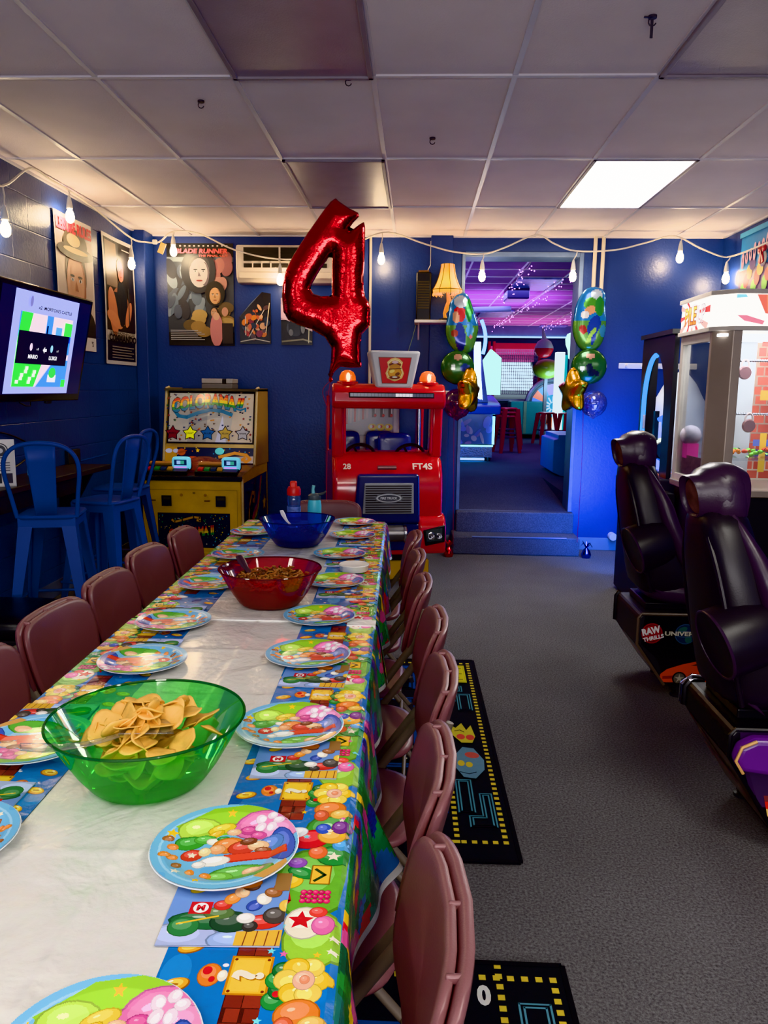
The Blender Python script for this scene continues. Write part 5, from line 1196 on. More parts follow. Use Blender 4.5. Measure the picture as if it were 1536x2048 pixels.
# sign topper
def frus(w0, w1, z0, z1, y0, y1): return [(-w0, y0, z0), (w0, y0, z0), (w0, y1, z0), (-w0, y1, z0), (-w1, y0-.03, z1), (w1, y0-.03, z1), (w1, y1, z1), (-w1, y1, z1)]
tx = .035
MB().hexa([(p[0]+tx, p[1], p[2]) for p in frus(.135, .19, 1.46, 1.735, .02, .2)]).build('sign_topper', m_lgrey, T, bevel=.022, bseg=4)
a = Art(); a.poly([(-.092, .045), (.092, .045), (.122, .235), (-.122, .235)], H(130, 80, 70)); a.poly([(-.088, .05), (.088, .05), (.116, .23), (-.116, .23)], H(206, 30, 30))
sh = [(-.03, .225), (0, .232), (.03, .225), (.058, .20), (.05, .165), (.068, .12), (.055, .085), (.02, .068), (0, .062), (-.02, .068), (-.055, .085), (-.068, .12), (-.05, .165), (-.058, .20)]
a.poly(sh, H(236, 200, 120)); a.poly([(x*.86, .146+(y-.146)*.86) for x, y in sh], H(245, 225, 160)); a.poly([(x*.78, .146+(y-.146)*.78) for x, y in sh], H(206, 140, 46))
a.ell(0, .125, .045, .034, H(226, 160, 50)); a.ell(-.02, .135, .02, .012, H(250, 220, 110), .4); a.ell(.02, .115, .018, .012, H(120, 60, 20), .4); a.line([(-.04, .18), (-.012, .192)], .01, H(110, 30, 20)); a.line([(.04, .18), (.012, .192)], .01, H(110, 30, 20)); a.ell(0, .09, .04, .012, H(120, 44, 20)); a.ell(0, .093, .02, .006, H(230, 225, 200)); a.line([(-.045, .15), (.045, .155)], .005, H(90, 40, 14)); a.ell(0, .2, .025, .01, H(225, 190, 190))
slp = Vector((0, -.03, .275)).normalized()
mb = MB(); a.lay(mb, plane_map((tx, .0195, 1.455), (1, 0, 0), slp), .0006); mb.build('sign_print', m_print, T, smooth=0)
# inside the cab
MB().box(-.34, .22, .98, 1.1, .5, 1.42).build('rear_panel', m_lgrey, T, smooth=0, bevel=.03)
a = Art(); a.rect(-.3, 1.06, .165, 1.38, H(150, 152, 158)); a.rect(-.29, 1.07, .155, 1.37, H(180, 180, 184))
for k in range(6): a.poly([(-.25+.035*k, 1.16+.01*k), (-.233+.035*k, 1.16+.01*k), (-.225+.035*k, 1.36), (-.245+.035*k, 1.36)], [H(190, 60, 60), H(200, 190, 190)][k % 2])
for k in range(3): a.ell(-.02+.07*k, 1.135, .036, .03, H(226, 200, 90)); a.ell(-.015+.07*k, 1.14, .012, .012, H(200, 50, 40)); a.ell(-.03+.07*k, 1.14, .012, .014, (.85, .85, .8)); a.rect(-.022+.07*k, 1.22, .01+.07*k, 1.33, H(90, 70, 70)); a.rect(.0+.07*k, 1.25, .008+.07*k, 1.35, H(230, 230, 230)); a.ell(.004+.07*k, 1.235, .012, .012, H(200, 60, 50))
mb = MB(); a.lay(mb, plane_map((0, .979, 0), (1, 0, 0), (0, 0, 1)), .0006); mb.build('panel_print', m_print, T, smooth=0)
for x, w_, y in ((-.27, .13, .82), (.03, .12, .84), (.12, .14, .58)):
    mb = MB(); mb.add(*squirc(w_, .14, .035, .45, .35, 40, 8, lambda p: Vector((x+p.x, y+p.y+.1*(p.z), .97+p.z)))); mb.build('seat_back', m_tseat, T, smooth=60)
MB().box(-.38, .38, .5, .95, .7, .86).build('bench', m_tseat, T, smooth=0, bevel=.03)
for x in (-.19, .2):
    n_ = 28; M = TR(x, .30, .945) @ Matrix.Rotation(-.95, 4, 'X')
    w_ = MB().tube([(.115*math.cos(2*PI*j/n_), .115*math.sin(2*PI*j/n_), 0) for j in range(n_)], .013, 8, closed=True, M=M).build('steering_wheel', m_blackp, T)
    mb = MB(); 
    for q in (0, 2.1, 4.2): mb.tube([(0, 0, -.02), (.11*math.cos(q), .11*math.sin(q), 0)], .01, 6, M=M)
    mb.ball((0, 0, -.015), (.03, .03, .015), 12, 6, M=M); mb.build('spoke', m_blackp, w_)
for q in (-hw, hw-.03): MB().box(q, q+.03, .9, 1.15, .9, 1.40).build('rear_pillar', m_red, T, bevel=.01)
MB().tube([(hw-.05, .85, .95), (hw-.05, .85, 1.34)], .016, 10).build('hand_rail', m_chrome, T)
MB().box(-hw, hw, .34, 1.15, 1.40, 1.44).build('roof', m_red, T, smooth=0, bevel=.015)
# ================================================================ FLOOR MATS
m_mat = printed('mat print', .85, .2, bump=.2, bscale=400, var=.1)
BLK, CYN, YLW, MBL = H(20, 22, 26), H(96, 150, 170), H(214, 190, 70), H(30, 66, 140)
def mat(x0, x1, y0, y1, ang, draw, label):
    w, h = x1-x0, y1-y0; a = Art(clip=(0, w, 0, h)); draw(a, w, h)
    mb = MB(); mb.box(0, w, 0, h, 0, .006, 0, BLK); a.lay(mb, lambda u, v, l: Vector((u, v, .006+l)), .00006)
    for q in ((-.008, .006, 0, h), (w-.006, w+.008, 0, h), (0, w, -.008, .006), (0, w, h-.006, h+.008)): mb.box(*q, 0, .008, 0, H(14, 15, 18))
    o = mb.build('floor_mat', m_mat, smooth=0); o.location = (x0, y0, .0005); o.rotation_euler = (0, 0, ang); tag(o, label, 'mat', 'maze print floor mats')
def dashes(a, u0, v0, u1, v1, s=.017, gap=.034):
    L = math.hypot(u1-u0, v1-v0); n = int(L/gap)
    for k in range(n+1): t = k/max(1, n); u, v = u0+(u1-u0)*t, v0+(v1-v0)*t; a.rect(u-s/2, v-s/2, u+s/2, v+s/2, YLW); a.n -= 1
    a.n += 1
def maze(a, pts, col=CYN, w=.006, off=.014):
    a.line(pts+[pts[0], pts[1]], w, col); cx = sum(p[0] for p in pts)/len(pts); cy = sum(p[1] for p in pts)/len(pts)
    n = len(pts); q = []
    ar = sum(pts[i][0]*pts[(i+1) % n][1]-pts[(i+1) % n][0]*pts[i][1] for i in range(n))
    sg = 1 if ar > 0 else -1
    for i in range(n):
        p0, p1, p2 = pts[i-1], pts[i], pts[(i+1) % n]
        d1 = ((p1[0]-p0[0]), (p1[1]-p0[1])); d2 = ((p2[0]-p1[0]), (p2[1]-p1[1])); l1, l2 = math.hypot(*d1), math.hypot(*d2)
        n1 = (-d1[1]/l1*sg, d1[0]/l1*sg); n2 = (-d2[1]/l2*sg, d2[0]/l2*sg); q.append((p1[0]+(n1[0]+n2[0])*off, p1[1]+(n1[1]+n2[1])*off))
    a.line(q+[q[0], q[1]], w, col)
def draw1(a, w, h):
    a.rect(0, 0, w, h, BLK); R_ = w-.032
    C = lambda d: w-.03-(d-.045)*.56
    dashes(a, R_, .10, R_, h-.05); dashes(a, .05, .10, R_, .10); dashes(a, .05, h-.05, R_, h-.05); dashes(a, w-.19, .1, w-.19, h-.05)
    a.rect(.1, .27, w-.21, h-.1, MBL); a.rect(.14, .31, w-.25, h-.14, BLK)
    for k in range(4): maze(a, [(.3, .4+.33*k), (w-.32, .4+.33*k), (w-.32, .62+.33*k), (.3, .62+.33*k)], MBL, .012, .02)
    for k in range(18):
        a.ell(w-.285, .4+.075*k, .008, col=CREAM)
        if k % 4 == 0:
            for q in range(8): a.ell(.25+.06*q, .365+.075*k, .008, col=CREAM)
    P_ = lambda pts: [(C(d), v) for d, v in pts]
    maze(a, P_([(.30, .27), (.20, .27), (.20, .50), (.30, .50)]), off=.011, w=.005); maze(a, P_([(.24, .18), (.08, .18), (.08, .40), (.155, .40), (.155, .25), (.24, .25)]), off=.011, w=.005)
    # two plain coloured blobs
    a.poly(P_([(.08, .66), (.14, .76), (.22, .77), (.28, .70), (.29, .60), (.24, .52), (.16, .51), (.09, .58)]), H(110, 145, 165)); a.ell(C(.16), .70, .03, .025, H(200, 100, 90), -.5); a.ell(C(.245), .63, .014, .024, YLW); a.ell(C(.19), .62, .014, .022, YLW); a.line(P_([(.26, .56), (.2, .545), (.15, .56)]), .005, BLK)
    a.poly(P_([(.28, .88), (.22, .81), (.14, .81), (.11, .87), (.13, .98), (.17, .93), (.2, 1.0), (.25, .95), (.29, .98)]), H(205, 190, 70)); a.ell(C(.22), .865, .018, .026, H(214, 90, 80)); a.ell(C(.15), .86, .018, .026, H(214, 90, 80)); a.line(P_([(.26, .92), (.22, .93), (.19, .91)]), .005, BLK)
    maze(a, P_([(.20, 1.14), (.09, 1.14), (.09, 1.33), (.20, 1.33)]), off=.011, w=.005); maze(a, P_([(.29, 1.24), (.22, 1.24), (.22, 1.36), (.15, 1.36), (.15, 1.43), (.29, 1.43)]), off=.011, w=.005)
    a.rect(C(.28), 1.48, C(.09), 1.72, H(206, 196, 40)); a.rect(C(.27), 1.49, C(.10), 1.71, H(176, 170, 40)); a.rect(C(.265), 1.495, C(.105), 1.705, H(206, 196, 40))
    for k in range(7): a.rect(C(.25), 1.515+.026*k, C(.12+.03*(k % 3)), 1.525+.026*k, H(120, 116, 40))
mat(-.62, .352, 2.225, 4.04, .012, draw1, 'black maze print floor mat with yellow card, the farther one under the chairs')
def draw2(a, w, h):
    a.rect(0, 0, w, h, BLK); dashes(a, w-.03, .05, w-.03, h-.05); dashes(a, .05, h-.05, w-.03, h-.05); dashes(a, w-.165, .05, w-.165, h-.01)
    a.text('0', w-.207, h-.108, .066, H(220, 220, 215), bold=.05, width=.034); a.text('0', w-.26, h-.108, .066, H(220, 220, 215), bold=.05, width=.034)
    maze(a, [(w-.125, h-.4), (w-.05, h-.4), (w-.05, h-.13), (w-.125, h-.13)], off=.011, w=.005); a.rect(.1, .1, w-.19, h-.2, MBL); a.rect(.13, .13, w-.22, h-.23, BLK)
    for k in range(4): maze(a, [(.2, .2+.33*k), (w-.35, .2+.33*k), (w-.35, .4+.33*k), (.2, .4+.33*k)], MBL, .012, .02)
    maze(a, [(w-.125, h-.9), (w-.05, h-.9), (w-.05, h-.5), (w-.125, h-.5)], off=.011, w=.005)
mat(-.60, .398, -.05, 1.795, .0, draw2, 'black maze print floor mat nearest the camera, with white digits')

# ================================================================ RACING SEATS (driver faces +x)
m_seatp = pm('black seat shell', H(26, 22, 28), .38, bump=.06, bscale=200); m_seatv = pm('dark plum vinyl', H(52, 38, 54), .32, bump=.08, bscale=160)
m_gun = pm('grey side panel', H(44, 44, 46), .45); m_purple = pm('purple moulding', H(96, 40, 130), .3, coat=.2)
def loft(secs, n=20, e=.55):
    """closed sections (cx, cz, hx, hy) stacked: superellipse rings in the local x/y plane around (cx, y0, cz)"""
    V = []; F = []; k = len(secs)
    for (cx, cy, cz, hx, hy, tilt) in secs:
        for j in range(n):
            t = 2*PI*j/n; x = hx*sgnp(math.cos(t), e); y = hy*sgnp(math.sin(t), e)
            V.append((cx+x*math.cos(tilt), cy+y, cz-x*math.sin(tilt)))
    for i in range(k-1):
        for j in range(n): F.append((i*n+j, i*n+(j+1) % n, (i+1)*n+(j+1) % n, (i+1)*n+j))
    F += [tuple(range(n-1, -1, -1)), tuple((k-1)*n+j for j in range(n))]
    return V, F
def racing_seat(x, y, label, near):
    T = thing('racing_seat', label, 'arcade seat', (x, y, 0), 0)
    # x = 0 at the rear face of the pedestal; seat centre line y = 0
    ped = [(.14, .07), (1.0, .07), (1.0, .42), (.015, .42), (0, .40), (.0, .27)] if not near else [(.17, .06), (1.0, .06), (1.0, .42), (.015, .42), (0, .40), (.0, .33)]
    ht = .205
    MB().prism(ped, 'y', -ht, ht).build('pedestal', m_gun if not near else m_blackp, T, smooth=0, bevel=.012)
    trim = [(p[0], -ht-.002, p[1]) for p in ped]
    MB().tube([(1.0, -ht-.002, .42), (.015, -ht-.002, .42), (.0, -ht-.002, .40), (0, -ht-.002, ped[5][1]), (ped[0][0], -ht-.002, .07)], .007, 6).build('edge_trim', pm('brown grey trim', H(96, 84, 74), .4) if not near else m_blackp, T)
    MB().tube([(.015, ht, .42), (.0, ht, .40), (0, ht, ped[5][1])], .012, 8).build('edge_trim', m_blackp, T)
    MB().box(.05, .9, -.13, .15, .42, .455).build('slide_rail', m_blackp, T, smooth=0, bevel=.006)
    a = Art(clip=(0, 1.0, .082, .412))
    if not near:
        a.poly([(.03, .41), (1.0, .41), (1.0, .2), (.1, .2), (.02, .27)], H(14, 14, 16))
        a.ell(.068, .325, .05, .05, H(150, 26, 30)); a.ring(.068, .325, .044, .044, .004, H(60, 12, 14))
        a.text('RAW', .064, .338, .036, H(225, 222, 220), width=.088, rot=.25, bold=.06); a.text('THRILLS', .076, .303, .021, H(225, 222, 220), width=.10, rot=.25, bold=.05)
        a.ell(.225, .325, .05, .05, H(76, 92, 120)); a.ell(.225, .325, .046, .046, H(30, 40, 66)); a.ell(.21, .345, .024, .014, H(60, 90, 84), .5); a.ell(.24, .30, .016, .018, H(60, 90, 84)); a.ring(.225, .325, .052, .016, .004, H(90, 104, 130))
        a.text('UNIVERSAL', .228, .327, .022, H(205, 200, 180), width=.20, bold=.04)
        a.poly([(.1, .2), (1.0, .2), (1.0, .08), (.145, .08)], H(20, 18, 20))
        a.poly([(.135, .085), (.118, .11), (.12, .125), (.15, .15), (.22, .175), (.30, .195), (.40, .2), (.54, .175), (1.0, .165), (1.0, .085)], H(206, 60, 30)); a.poly([(.13, .1), (.2, .105), (.2, .12), (.13, .115)], H(140, 30, 24)); a.poly([(.26, .17), (.31, .188), (.40, .19), (.48, .172)], H(60, 40, 44))
        a.ell(.21, .105, .034, .034, H(20, 18, 20)); a.ell(.21, .105, .027, .027, H(110, 106, 100)); a.star(.21, .105, .025, H(190, 180, 160), .3); a.line([(.42, .14), (.9, .13)], .006, H(236, 160, 50)); a.line([(.5, .12), (.9, .11)], .004, H(240, 190, 90))
    else:
        a.poly([(.03, .41), (1.0, .41), (1.0, .2), (.08, .2), (.04, .33)], H(46, 26, 60)); a.poly([(.06, .3), (1.0, .3), (1.0, .16), (.11, .16)], H(60, 44, 74))
        a.ring(.42, .12, .26, .24, .05, H(40, 42, 62)); a.ring(.42, .12, .245, .225, .012, H(150, 150, 170)); a.ell(.42, .12, .19, .17, H(96, 100, 96)); a.star(.42, .12, .17, H(150, 160, 140), .35, 7)
        for k, (z0, z1, c) in enumerate(((.18, .2, H(120, 60, 60)), (.155, .18, H(206, 40, 30)), (.125, .155, H(236, 200, 120)), (.11, .125, H(236, 150, 40)), (.085, .11, H(220, 70, 24)))): a.poly([(.17-z1*.25, z1), (1.0, z1), (1.0, z0), (.17-z0*.25, z0)], c)
    mb = MB(); a.lay(mb, plane_map((0, -ht-.001, 0), (1, 0, 0), (0, 0, 1)), .0003); mb.build('side_artwork', m_print, T, smooth=0)
    # rear lower panel lettering
    p0, p1 = Vector((0, 0, ped[5][1])), Vector((ped[0][0], 0, ped[0][1])); dn = (p1-p0); Ld = dn.length
    a = Art(clip=(0, Ld, -.19, .19)); a.rect(.02, -.18, Ld-.02, .18, H(60, 36, 36) if not near else H(96, 80, 70)); 
    if near:
        for k in range(14): a.ell(.03+.015*k, -.14+.02*k, .02, .03, [H(110, 50, 46), H(70, 44, 40), H(130, 110, 90)][k % 3])
    a.text('FURIOUS', Ld/2, 0, .07, H(150, 60, 52) if not near else H(120, 50, 46), width=.32, rot=-PI/2, bold=.04)
    mb = MB(); a.lay(mb, lambda u, v, l: p0+dn*(u/Ld)+Vector((-.9, 0, -.45))*(l+.0015)+Vector((0, -v, 0)), .0004); mb.build('rear_artwork', m_print, T, smooth=0)
    if near:
        mb = MB(); mb.prism([(.02, .30), (.0, .34), (.015, .385), (.06, .41), (1.0, .40), (1.0, .28), (.5, .24)], 'y', -ht-.055, -ht); mb.build('side_bumper', m_purple, T, bevel=.018, bseg=3)
        MB().tube([(.06, -ht-.056, .405), (.016, -ht-.058, .385), (.0, -ht-.058, .34), (.025, -ht-.058, .30)], .005, 6).build('bumper_chip', pm('tan worn edge', H(206, 160, 100), .6), T)
        MB().cyl((.22, -ht-.06, .345), (.22, -ht-.05, .345), .012, n=12).build('bolt', m_blackp, T)
        MB().tube([(.07, .22, .42), (.03, .22, .425), (.0, .22, .40), (.0, .22, .33)], .016, 10).build('kick_rail', m_chrome, T)
    # adjuster feet
    for q in (-.16, .16): MB().lathe([(0, 0), (.032, 0), (.032, .012), (.012, .018), (.012, .07), (0, .07)], 16, c=(.22, q, 0)).build('foot', m_gun, T)
    MB().box(.2, 1.0, -.17, .17, .02, .08).build('underbody', m_blackm, T, smooth=0)
    # seat: back shell as a tall loft, leaning, deeper low down
    secs = [(.135, 0, .46, .17, .19, 0), (.11, 0, .56, .155, .205, 0), (.065, 0, .68, .135, .205, 0), (.03, 0, .78, .112, .2, 0), (-.002, 0, .88, .10, .19, 0), (-.026, 0, .98, .09, .17, 0), (-.042, 0, 1.06, .082, .135, 0), (-.048, 0, 1.12, .075, .10, 0)]
    V, F = loft(secs, 24, .62); MB().add(V, F).build('seat_back', m_seatp, T, smooth=60, sub=1)
    for s in (-1, 1):
        P = [(-.105, s*.10, 1.03), (-.09, s*.15, .94), (-.07, s*.175, .84), (-.045, s*.185, .72), (-.015, s*.18, .6), (.015, s*.17, .50)]
        MB().tube(smoothpath([Vector(p) for p in P], 3), .009, 8).build('piping', m_seatp, T)
        P = [(-.03, s*.09, 1.10), (.0, s*.135, 1.03), (.045, s*.175, .93), (.085, s*.195, .82), (.14, s*.2, .71), (.20, s*.2, .61), (.28, s*.195, .52), (.42, s*.195, .485), (.56, s*.18, .49)]
        MB().tube(smoothpath([Vector(p) for p in P], 3), [min(.036, .008+.004*i) for i in range(25)], 12).build('bolster', m_seatv, T)
    # headrest: a hood that narrows to an open mouth at the rear
    n = 28; V = []; F = []
    hs = [(-.150, .0, 1.150, .054, .066, .30), (-.142, .0, 1.150, .058, .070, .26), (-.118, 0, 1.15, .062, .072, .2), (-.098, 0, 1.155, .082, .086, .15), (-.065, 0, 1.155, .098, .104, 0), (-.03, 0, 1.15, .10, .11, -.05), (.004, 0, 1.14, .095, .105, -.1), (.022, 0, 1.13, .06, .07, -.1)]
    for (x_, y_, z_, hy, hz, ti) in hs:
        for j in range(n):
            t = 2*PI*j/n; e_ = .8; V.append((x_-hz*math.sin(t)*ti, y_+hy*sgnp(math.cos(t), e_), z_+hz*sgnp(math.sin(t), e_)))
    for i in range(len(hs)-1):
        for j in range(n): F.append((i*n+j, i*n+(j+1) % n, (i+1)*n+(j+1) % n, (i+1)*n+j))
    F.append(tuple((len(hs)-1)*n+j for j in range(n)))
    for i, (x_, hy, hz) in enumerate(((-.143, .047, .058), (-.132, .045, .056))):
        for j in range(n): t = 2*PI*j/n; V.append((x_-hz*math.sin(t)*.28, hy*sgnp(math.cos(t), .8), 1.150+hz*sgnp(math.sin(t), .8)))
    b0 = len(hs)*n
    for j in range(n): F.append((j, b0+j, b0+(j+1) % n, (j+1) % n)); F.append((b0+j, b0+n+j, b0+n+(j+1) % n, b0+(j+1) % n))
    Mh = TR(-.055, 0, 0) @ RZ(.22) @ TR(.055, 0, 0)
    hd = MB().add(V, F, M=Mh).build('headrest', m_seatv, T, smooth=50)
    MB().add([(-.133-.05*math.sin(2*PI*j/n)*.28, .045*math.cos(2*PI*j/n), 1.150+.056*math.sin(2*PI*j/n)) for j in range(n)], [tuple(range(n))], M=Mh).build('speaker_mesh', pm('speaker mesh', H(104, 74, 70), .6, var=.5, vscale=24), hd, smooth=0)
    V, F = loft([(-.03, 0, 1.06, .07, .10, 0), (-.03, 0, 1.13, .065, .10, 0), (-.035, 0, 1.20, .062, .095, 0), (-.045, 0, 1.255, .045, .075, 0)], 24, .7); MB().add(V, F).build('headrest_core', m_seatv, hd, smooth=60, sub=1)
    # round hinge disc low on the back
    ax_ = Vector((-.94, -.10, -.34)).normalized(); M = TR(-.082, -.165, .70) @ ax_.to_track_quat('Z', 'Y').to_matrix().to_4x4()
    d = MB().lathe([(0, .0), (.102, .0), (.108, .004), (.113, 0), (.114, -.02), (.112, -.11), (.10, -.16), (0, -.17)], 44, M=M).build('hinge_disc', m_seatp, T)
    MB().tube([tuple(M @ Vector((.111*math.cos(2*PI*j/44), .111*math.sin(2*PI*j/44), .002))) for j in range(44)], .005, 6, closed=True).build('disc_rim', m_seatv, d)
    MB().hexa([(.03, -.18, .51), (.09, -.18, .47), (.09, -.10, .47), (.03, -.10, .51), (-.03, -.18, .60), (-.005, -.18, .585), (-.005, -.1, .585), (-.03, -.1, .60)]).build('lever', m_seatv, T, bevel=.01)
    # cushion
    V, F = squirc(.30, .20, .055, .5, .4, 44, 10, lambda p: Vector((.36+p.x, p.z, .472+p.y-.10*p.x*(p.x < 0)+.03*(abs(p.z)/.2)**2)))
    MB().add(V, F).build('seat_cushion', m_seatv, T, smooth=60)
    for c_ in T.children:
        if c_.name.split('.')[0] in ('seat_back', 'piping', 'bolster', 'headrest', 'hinge_disc', 'lever'): c_.location = (.03, 0, -.02) if near else (.048, 0, .018)
    return T
racing_seat(1.075, 3.815, 'black racing game seat with red and blue round logos on its base, the farther one', False)
racing_seat(1.005, 2.545, 'black racing game seat with purple side bumper, nearest the camera', True)

# ================================================================ PRIZE MACHINE
m_alu = pm('warm grey aluminium', H(170, 156, 142), .38, .35, var=.08, vscale=3); m_alul = pm('cream frame', H(206, 198, 186), .4)
m_glass = clear('cabinet glass', (.97, .98, .99), (.8, .85, .9), .02, .03)
px0, px1, py0, py1, zb, zt = 1.645, 2.56, 4.42, 5.0, .91, 1.80
T = thing('prize_machine', 'tall glass prize machine with glowing white marquee at right edge', 'arcade machine', ((px0+px1)/2, 4.75, 0))
pyB = 5.02
MB().box(px0+.02, px1, py0+.03, pyB, .03, zb-.03).build('lower_cabinet', m_blackm, T, world=True, smooth=0, bevel=.01)
MB().box(px0-.01, px1+.01, py0-.02, pyB+.01, zb-.03, zb+.01).build('sill', m_alu, T, world=True, smooth=0, bevel=.006)
def post(poly, nm='post', m=m_alu): MB().prism(poly, 'z', zb, zt+.01).build(nm, m, T, world=True, smooth=0, bevel=.003)
ch = .085
post([(px0, py0+ch), (px0+ch, py0), (px0+ch+.05, py0), (px0+.05, py0+ch), (px0+.02, py0+ch+.03), (px0, py0+ch+.03)])
post([(px0, pyB-.045), (px0+.05, pyB-.045), (px0+.05, pyB), (px0, pyB)], m=m_alul)
post([(px1-.05, py0), (px1, py0), (px1, py0+.05), (px1-.05, py0+.05)])
MB().box(px0+.012, px0+.016, py0+ch+.03, pyB-.045, zb+.01, zt).build('side_glass', m_glass, T, world=True, smooth=0)
MB().box(px0+ch+.05, px1-.05, py0+.012, py0+.016, zb+.01, zt).build('front_glass', m_glass, T, world=True, smooth=0)
for z0, z1 in ((zb+.01, zb+.05), (zt-.05, zt)): MB().box(px0, px0+.03, py0+ch+.03, pyB-.045, z0, z1).build('frame_rail', m_alul, T, world=True, smooth=0)
MB().box(px0+.031, px0+.034, py0+ch+.05, pyB-.07, zb+.05, zb+.17).build('notice', pm('notice print', H(170, 130, 128), .6, var=.3, vscale=50), T, world=True, smooth=0)
# marquee: chamfered corner
mq = [(px0-.02, pyB+.01), (px0-.02, py0+ch), (px0+ch*.95, py0-.02), (px1+.02, py0-.02), (px1+.02, pyB+.01)]
MB().prism(list(reversed(mq)), 'z', zt, zt+.025).build('marquee_frame', m_alul, T, world=True, smooth=0, bevel=.003)
MB().prism(list(reversed(mq)), 'z', zt+.195, zt+.22).build('marquee_frame', m_alul, T, world=True, smooth=0, bevel=.003)
MB().prism(list(reversed([(px0-.005, pyB), (px0-.005, py0+ch+.0), (px0+ch*.97, py0-.005), (px1, py0-.005), (px1, pyB)])), 'z', zt+.02, zt+.2).build('marquee_box', em('marquee white', (1, .98, .94), 4.2), T, world=True, smooth=0)
a = Art(clip=(0, .5, .0, .17)); L_ = pyB-py0-ch
for k in range(9): t = 2.2+k*.5; a.poly([(.2, .1), (.2+.3*math.cos(t), .1+.2*math.sin(t)), (.2+.3*math.cos(t+.2), .1+.2*math.sin(t+.2))], [H(230, 60, 60), H(250, 200, 190)][k % 2])
a.ell(.24, .085, .10, .07, (1, 1, 1)); a.text('PILE', .19, .085, .11, H(120, 40, 40), width=.20, bold=.05); a.text('PILE', .19, .085, .10, YEL, width=.19, bold=.01, bands=[H(225, 150, 40), YEL, H(240, 230, 90)]); a.text('UP', .375, .085, .11, H(110, 90, 110), width=.12, bold=.04); a.text('UP', .375, .085, .1, (1, 1, 1), width=.11, bold=.01)
mb = MB(); a.lay(mb, plane_map((px0-.006, pyB, zt+.025), (0, -1, 0), (0, 0, 1)), .0008); mb.build('marquee_print', printed('marquee print', .4, estr=.8), T, world=True, smooth=0)
a = Art(clip=(0, .9, 0, .17)); a.poly([(.11, .17), (.22, .17), (.22, .06), (.16, .07)], H(240, 120, 100)); a.poly([(.16, .17), (.22, .17), (.22, .06), (.17, .08)], H(250, 160, 110)); a.poly([(.01, .06), (.05, .03), (.15, .01), (.16, .03), (.06, .06)], H(240, 140, 160)); a.poly([(.0, .15), (.06, .155), (.05, .17), (.0, .17)], H(150, 225, 240)); a.poly([(.4, .03), (.5, .02), (.5, .1)], H(190, 235, 240))
mb = MB(); a.lay(mb, plane_map((px0+ch*.97, py0-.006, zt+.022), (1, 0, 0), (0, 0, 1)), .0008); mb.build('marquee_print', printed('marquee print', .4, estr=.8), T, world=True, smooth=0)
# interior: brick backdrop on the right, white panels, hanging rods with prizes
a = Art(clip=(0, .47, 0, zt-zb)); a.rect(0, 0, .6, .9, H(210, 196, 176))
for r in range(16):
    for c in range(9): a.rect(.012+.075*c-(.037 if r % 2 else 0), .012+.058*r, .078+.075*c-(.037 if r % 2 else 0), .06+.058*r, [H(196, 92, 70), H(186, 80, 60), H(205, 104, 80)][(r*3+c) % 3])
a.rect(.1, .3, .2, .72, H(110, 120, 190)); a.rect(.13, .33, .6, .70, H(150, 40, 50)); a.rect(.06, .7, .14, .9, H(226, 196, 60)); a.rect(.02, .5, .07, .56, H(214, 170, 60)); a.rect(.0, .22, .6, .26, H(90, 110, 190)); a.rect(.0, .16, .6, .2, H(40, 60, 130)); a.rect(.04, .06, .08, .3, H(220, 180, 60))
mb = MB(); a.lay(mb, plane_map((px0+.435, pyB-.05, zb+.01), (1, 0, 0), (0, 0, 1)), .0006); mb.build('brick_backdrop', printed('brick backdrop', .45, estr=.25), T, world=True, smooth=0)
MB().box(px0+.29, px0+.43, pyB-.10, pyB-.09, zb+.01, zt).build('inner_panel', pm('pale inner panel', H(196, 200, 204), .4), T, world=True, smooth=0)
MB().box(px0+.02, px1, py0+.02, pyB-.04, zt-.03, zt-.015).build('inner_lamp', em('cabinet lamp', (.95, .97, 1), 4), T, world=True, smooth=0)
for z_ in (zt-.15, zt-.46):
    r = MB().tube([(px0+.12, 4.72, z_), (px1-.05, 4.72, z_)], .006, 8); 
    for q in range(60): r.lathe([(.009, -.003), (.009, .003)], 8, M=TR(px0+.13+.014*q, 4.72, z_) @ Matrix.Rotation(PI/2, 4, 'Y'))
    r.build('prize_rod', m_chrome, T, world=True)
def prize(nm, c, label, m1, m2):
    Q = thing(nm, label, 'prize', (c[0], c[1], c[2]-.09), group='prizes hanging in the prize machine')
    n = 26; MB().tube([(c[0]+.028*math.cos(2*PI*j/n)*.8, c[1], c[2]-.03+.034*math.sin(2*PI*j/n)) for j in range(n)], .006, 8, closed=True).build('strap', m1, Q, world=True)
    MB().lathe([(0, -.015), (.034, -.015), (.04, 0), (.034, .015), (0, .015)], 24, M=TR(c[0], c[1], c[2]-.07) @ Matrix.Rotation(PI/2, 4, 'X')).build('dial', m2, Q, world=True)
wh = pm('white strap', H(214, 200, 196), .4); dl = pm('pink grey dial', H(150, 110, 112), .25, .5)
p = at_y(1492, 715, 4.715); prize('toy_watch', (p.x, 4.715, zt-.15), 'white toy watch hanging on the upper rod of the prize machine', wh, dl)
p = at_y(1500, 818, 4.715); prize('toy_watch', (p.x, 4.715, zt-.46), 'white toy watch hanging on the lower rod of the prize machine', wh, dl)
rb = random.Random(9); cand = [H(236, 150, 30), H(226, 80, 30), H(120, 200, 40), H(240, 190, 40), H(60, 150, 50)]
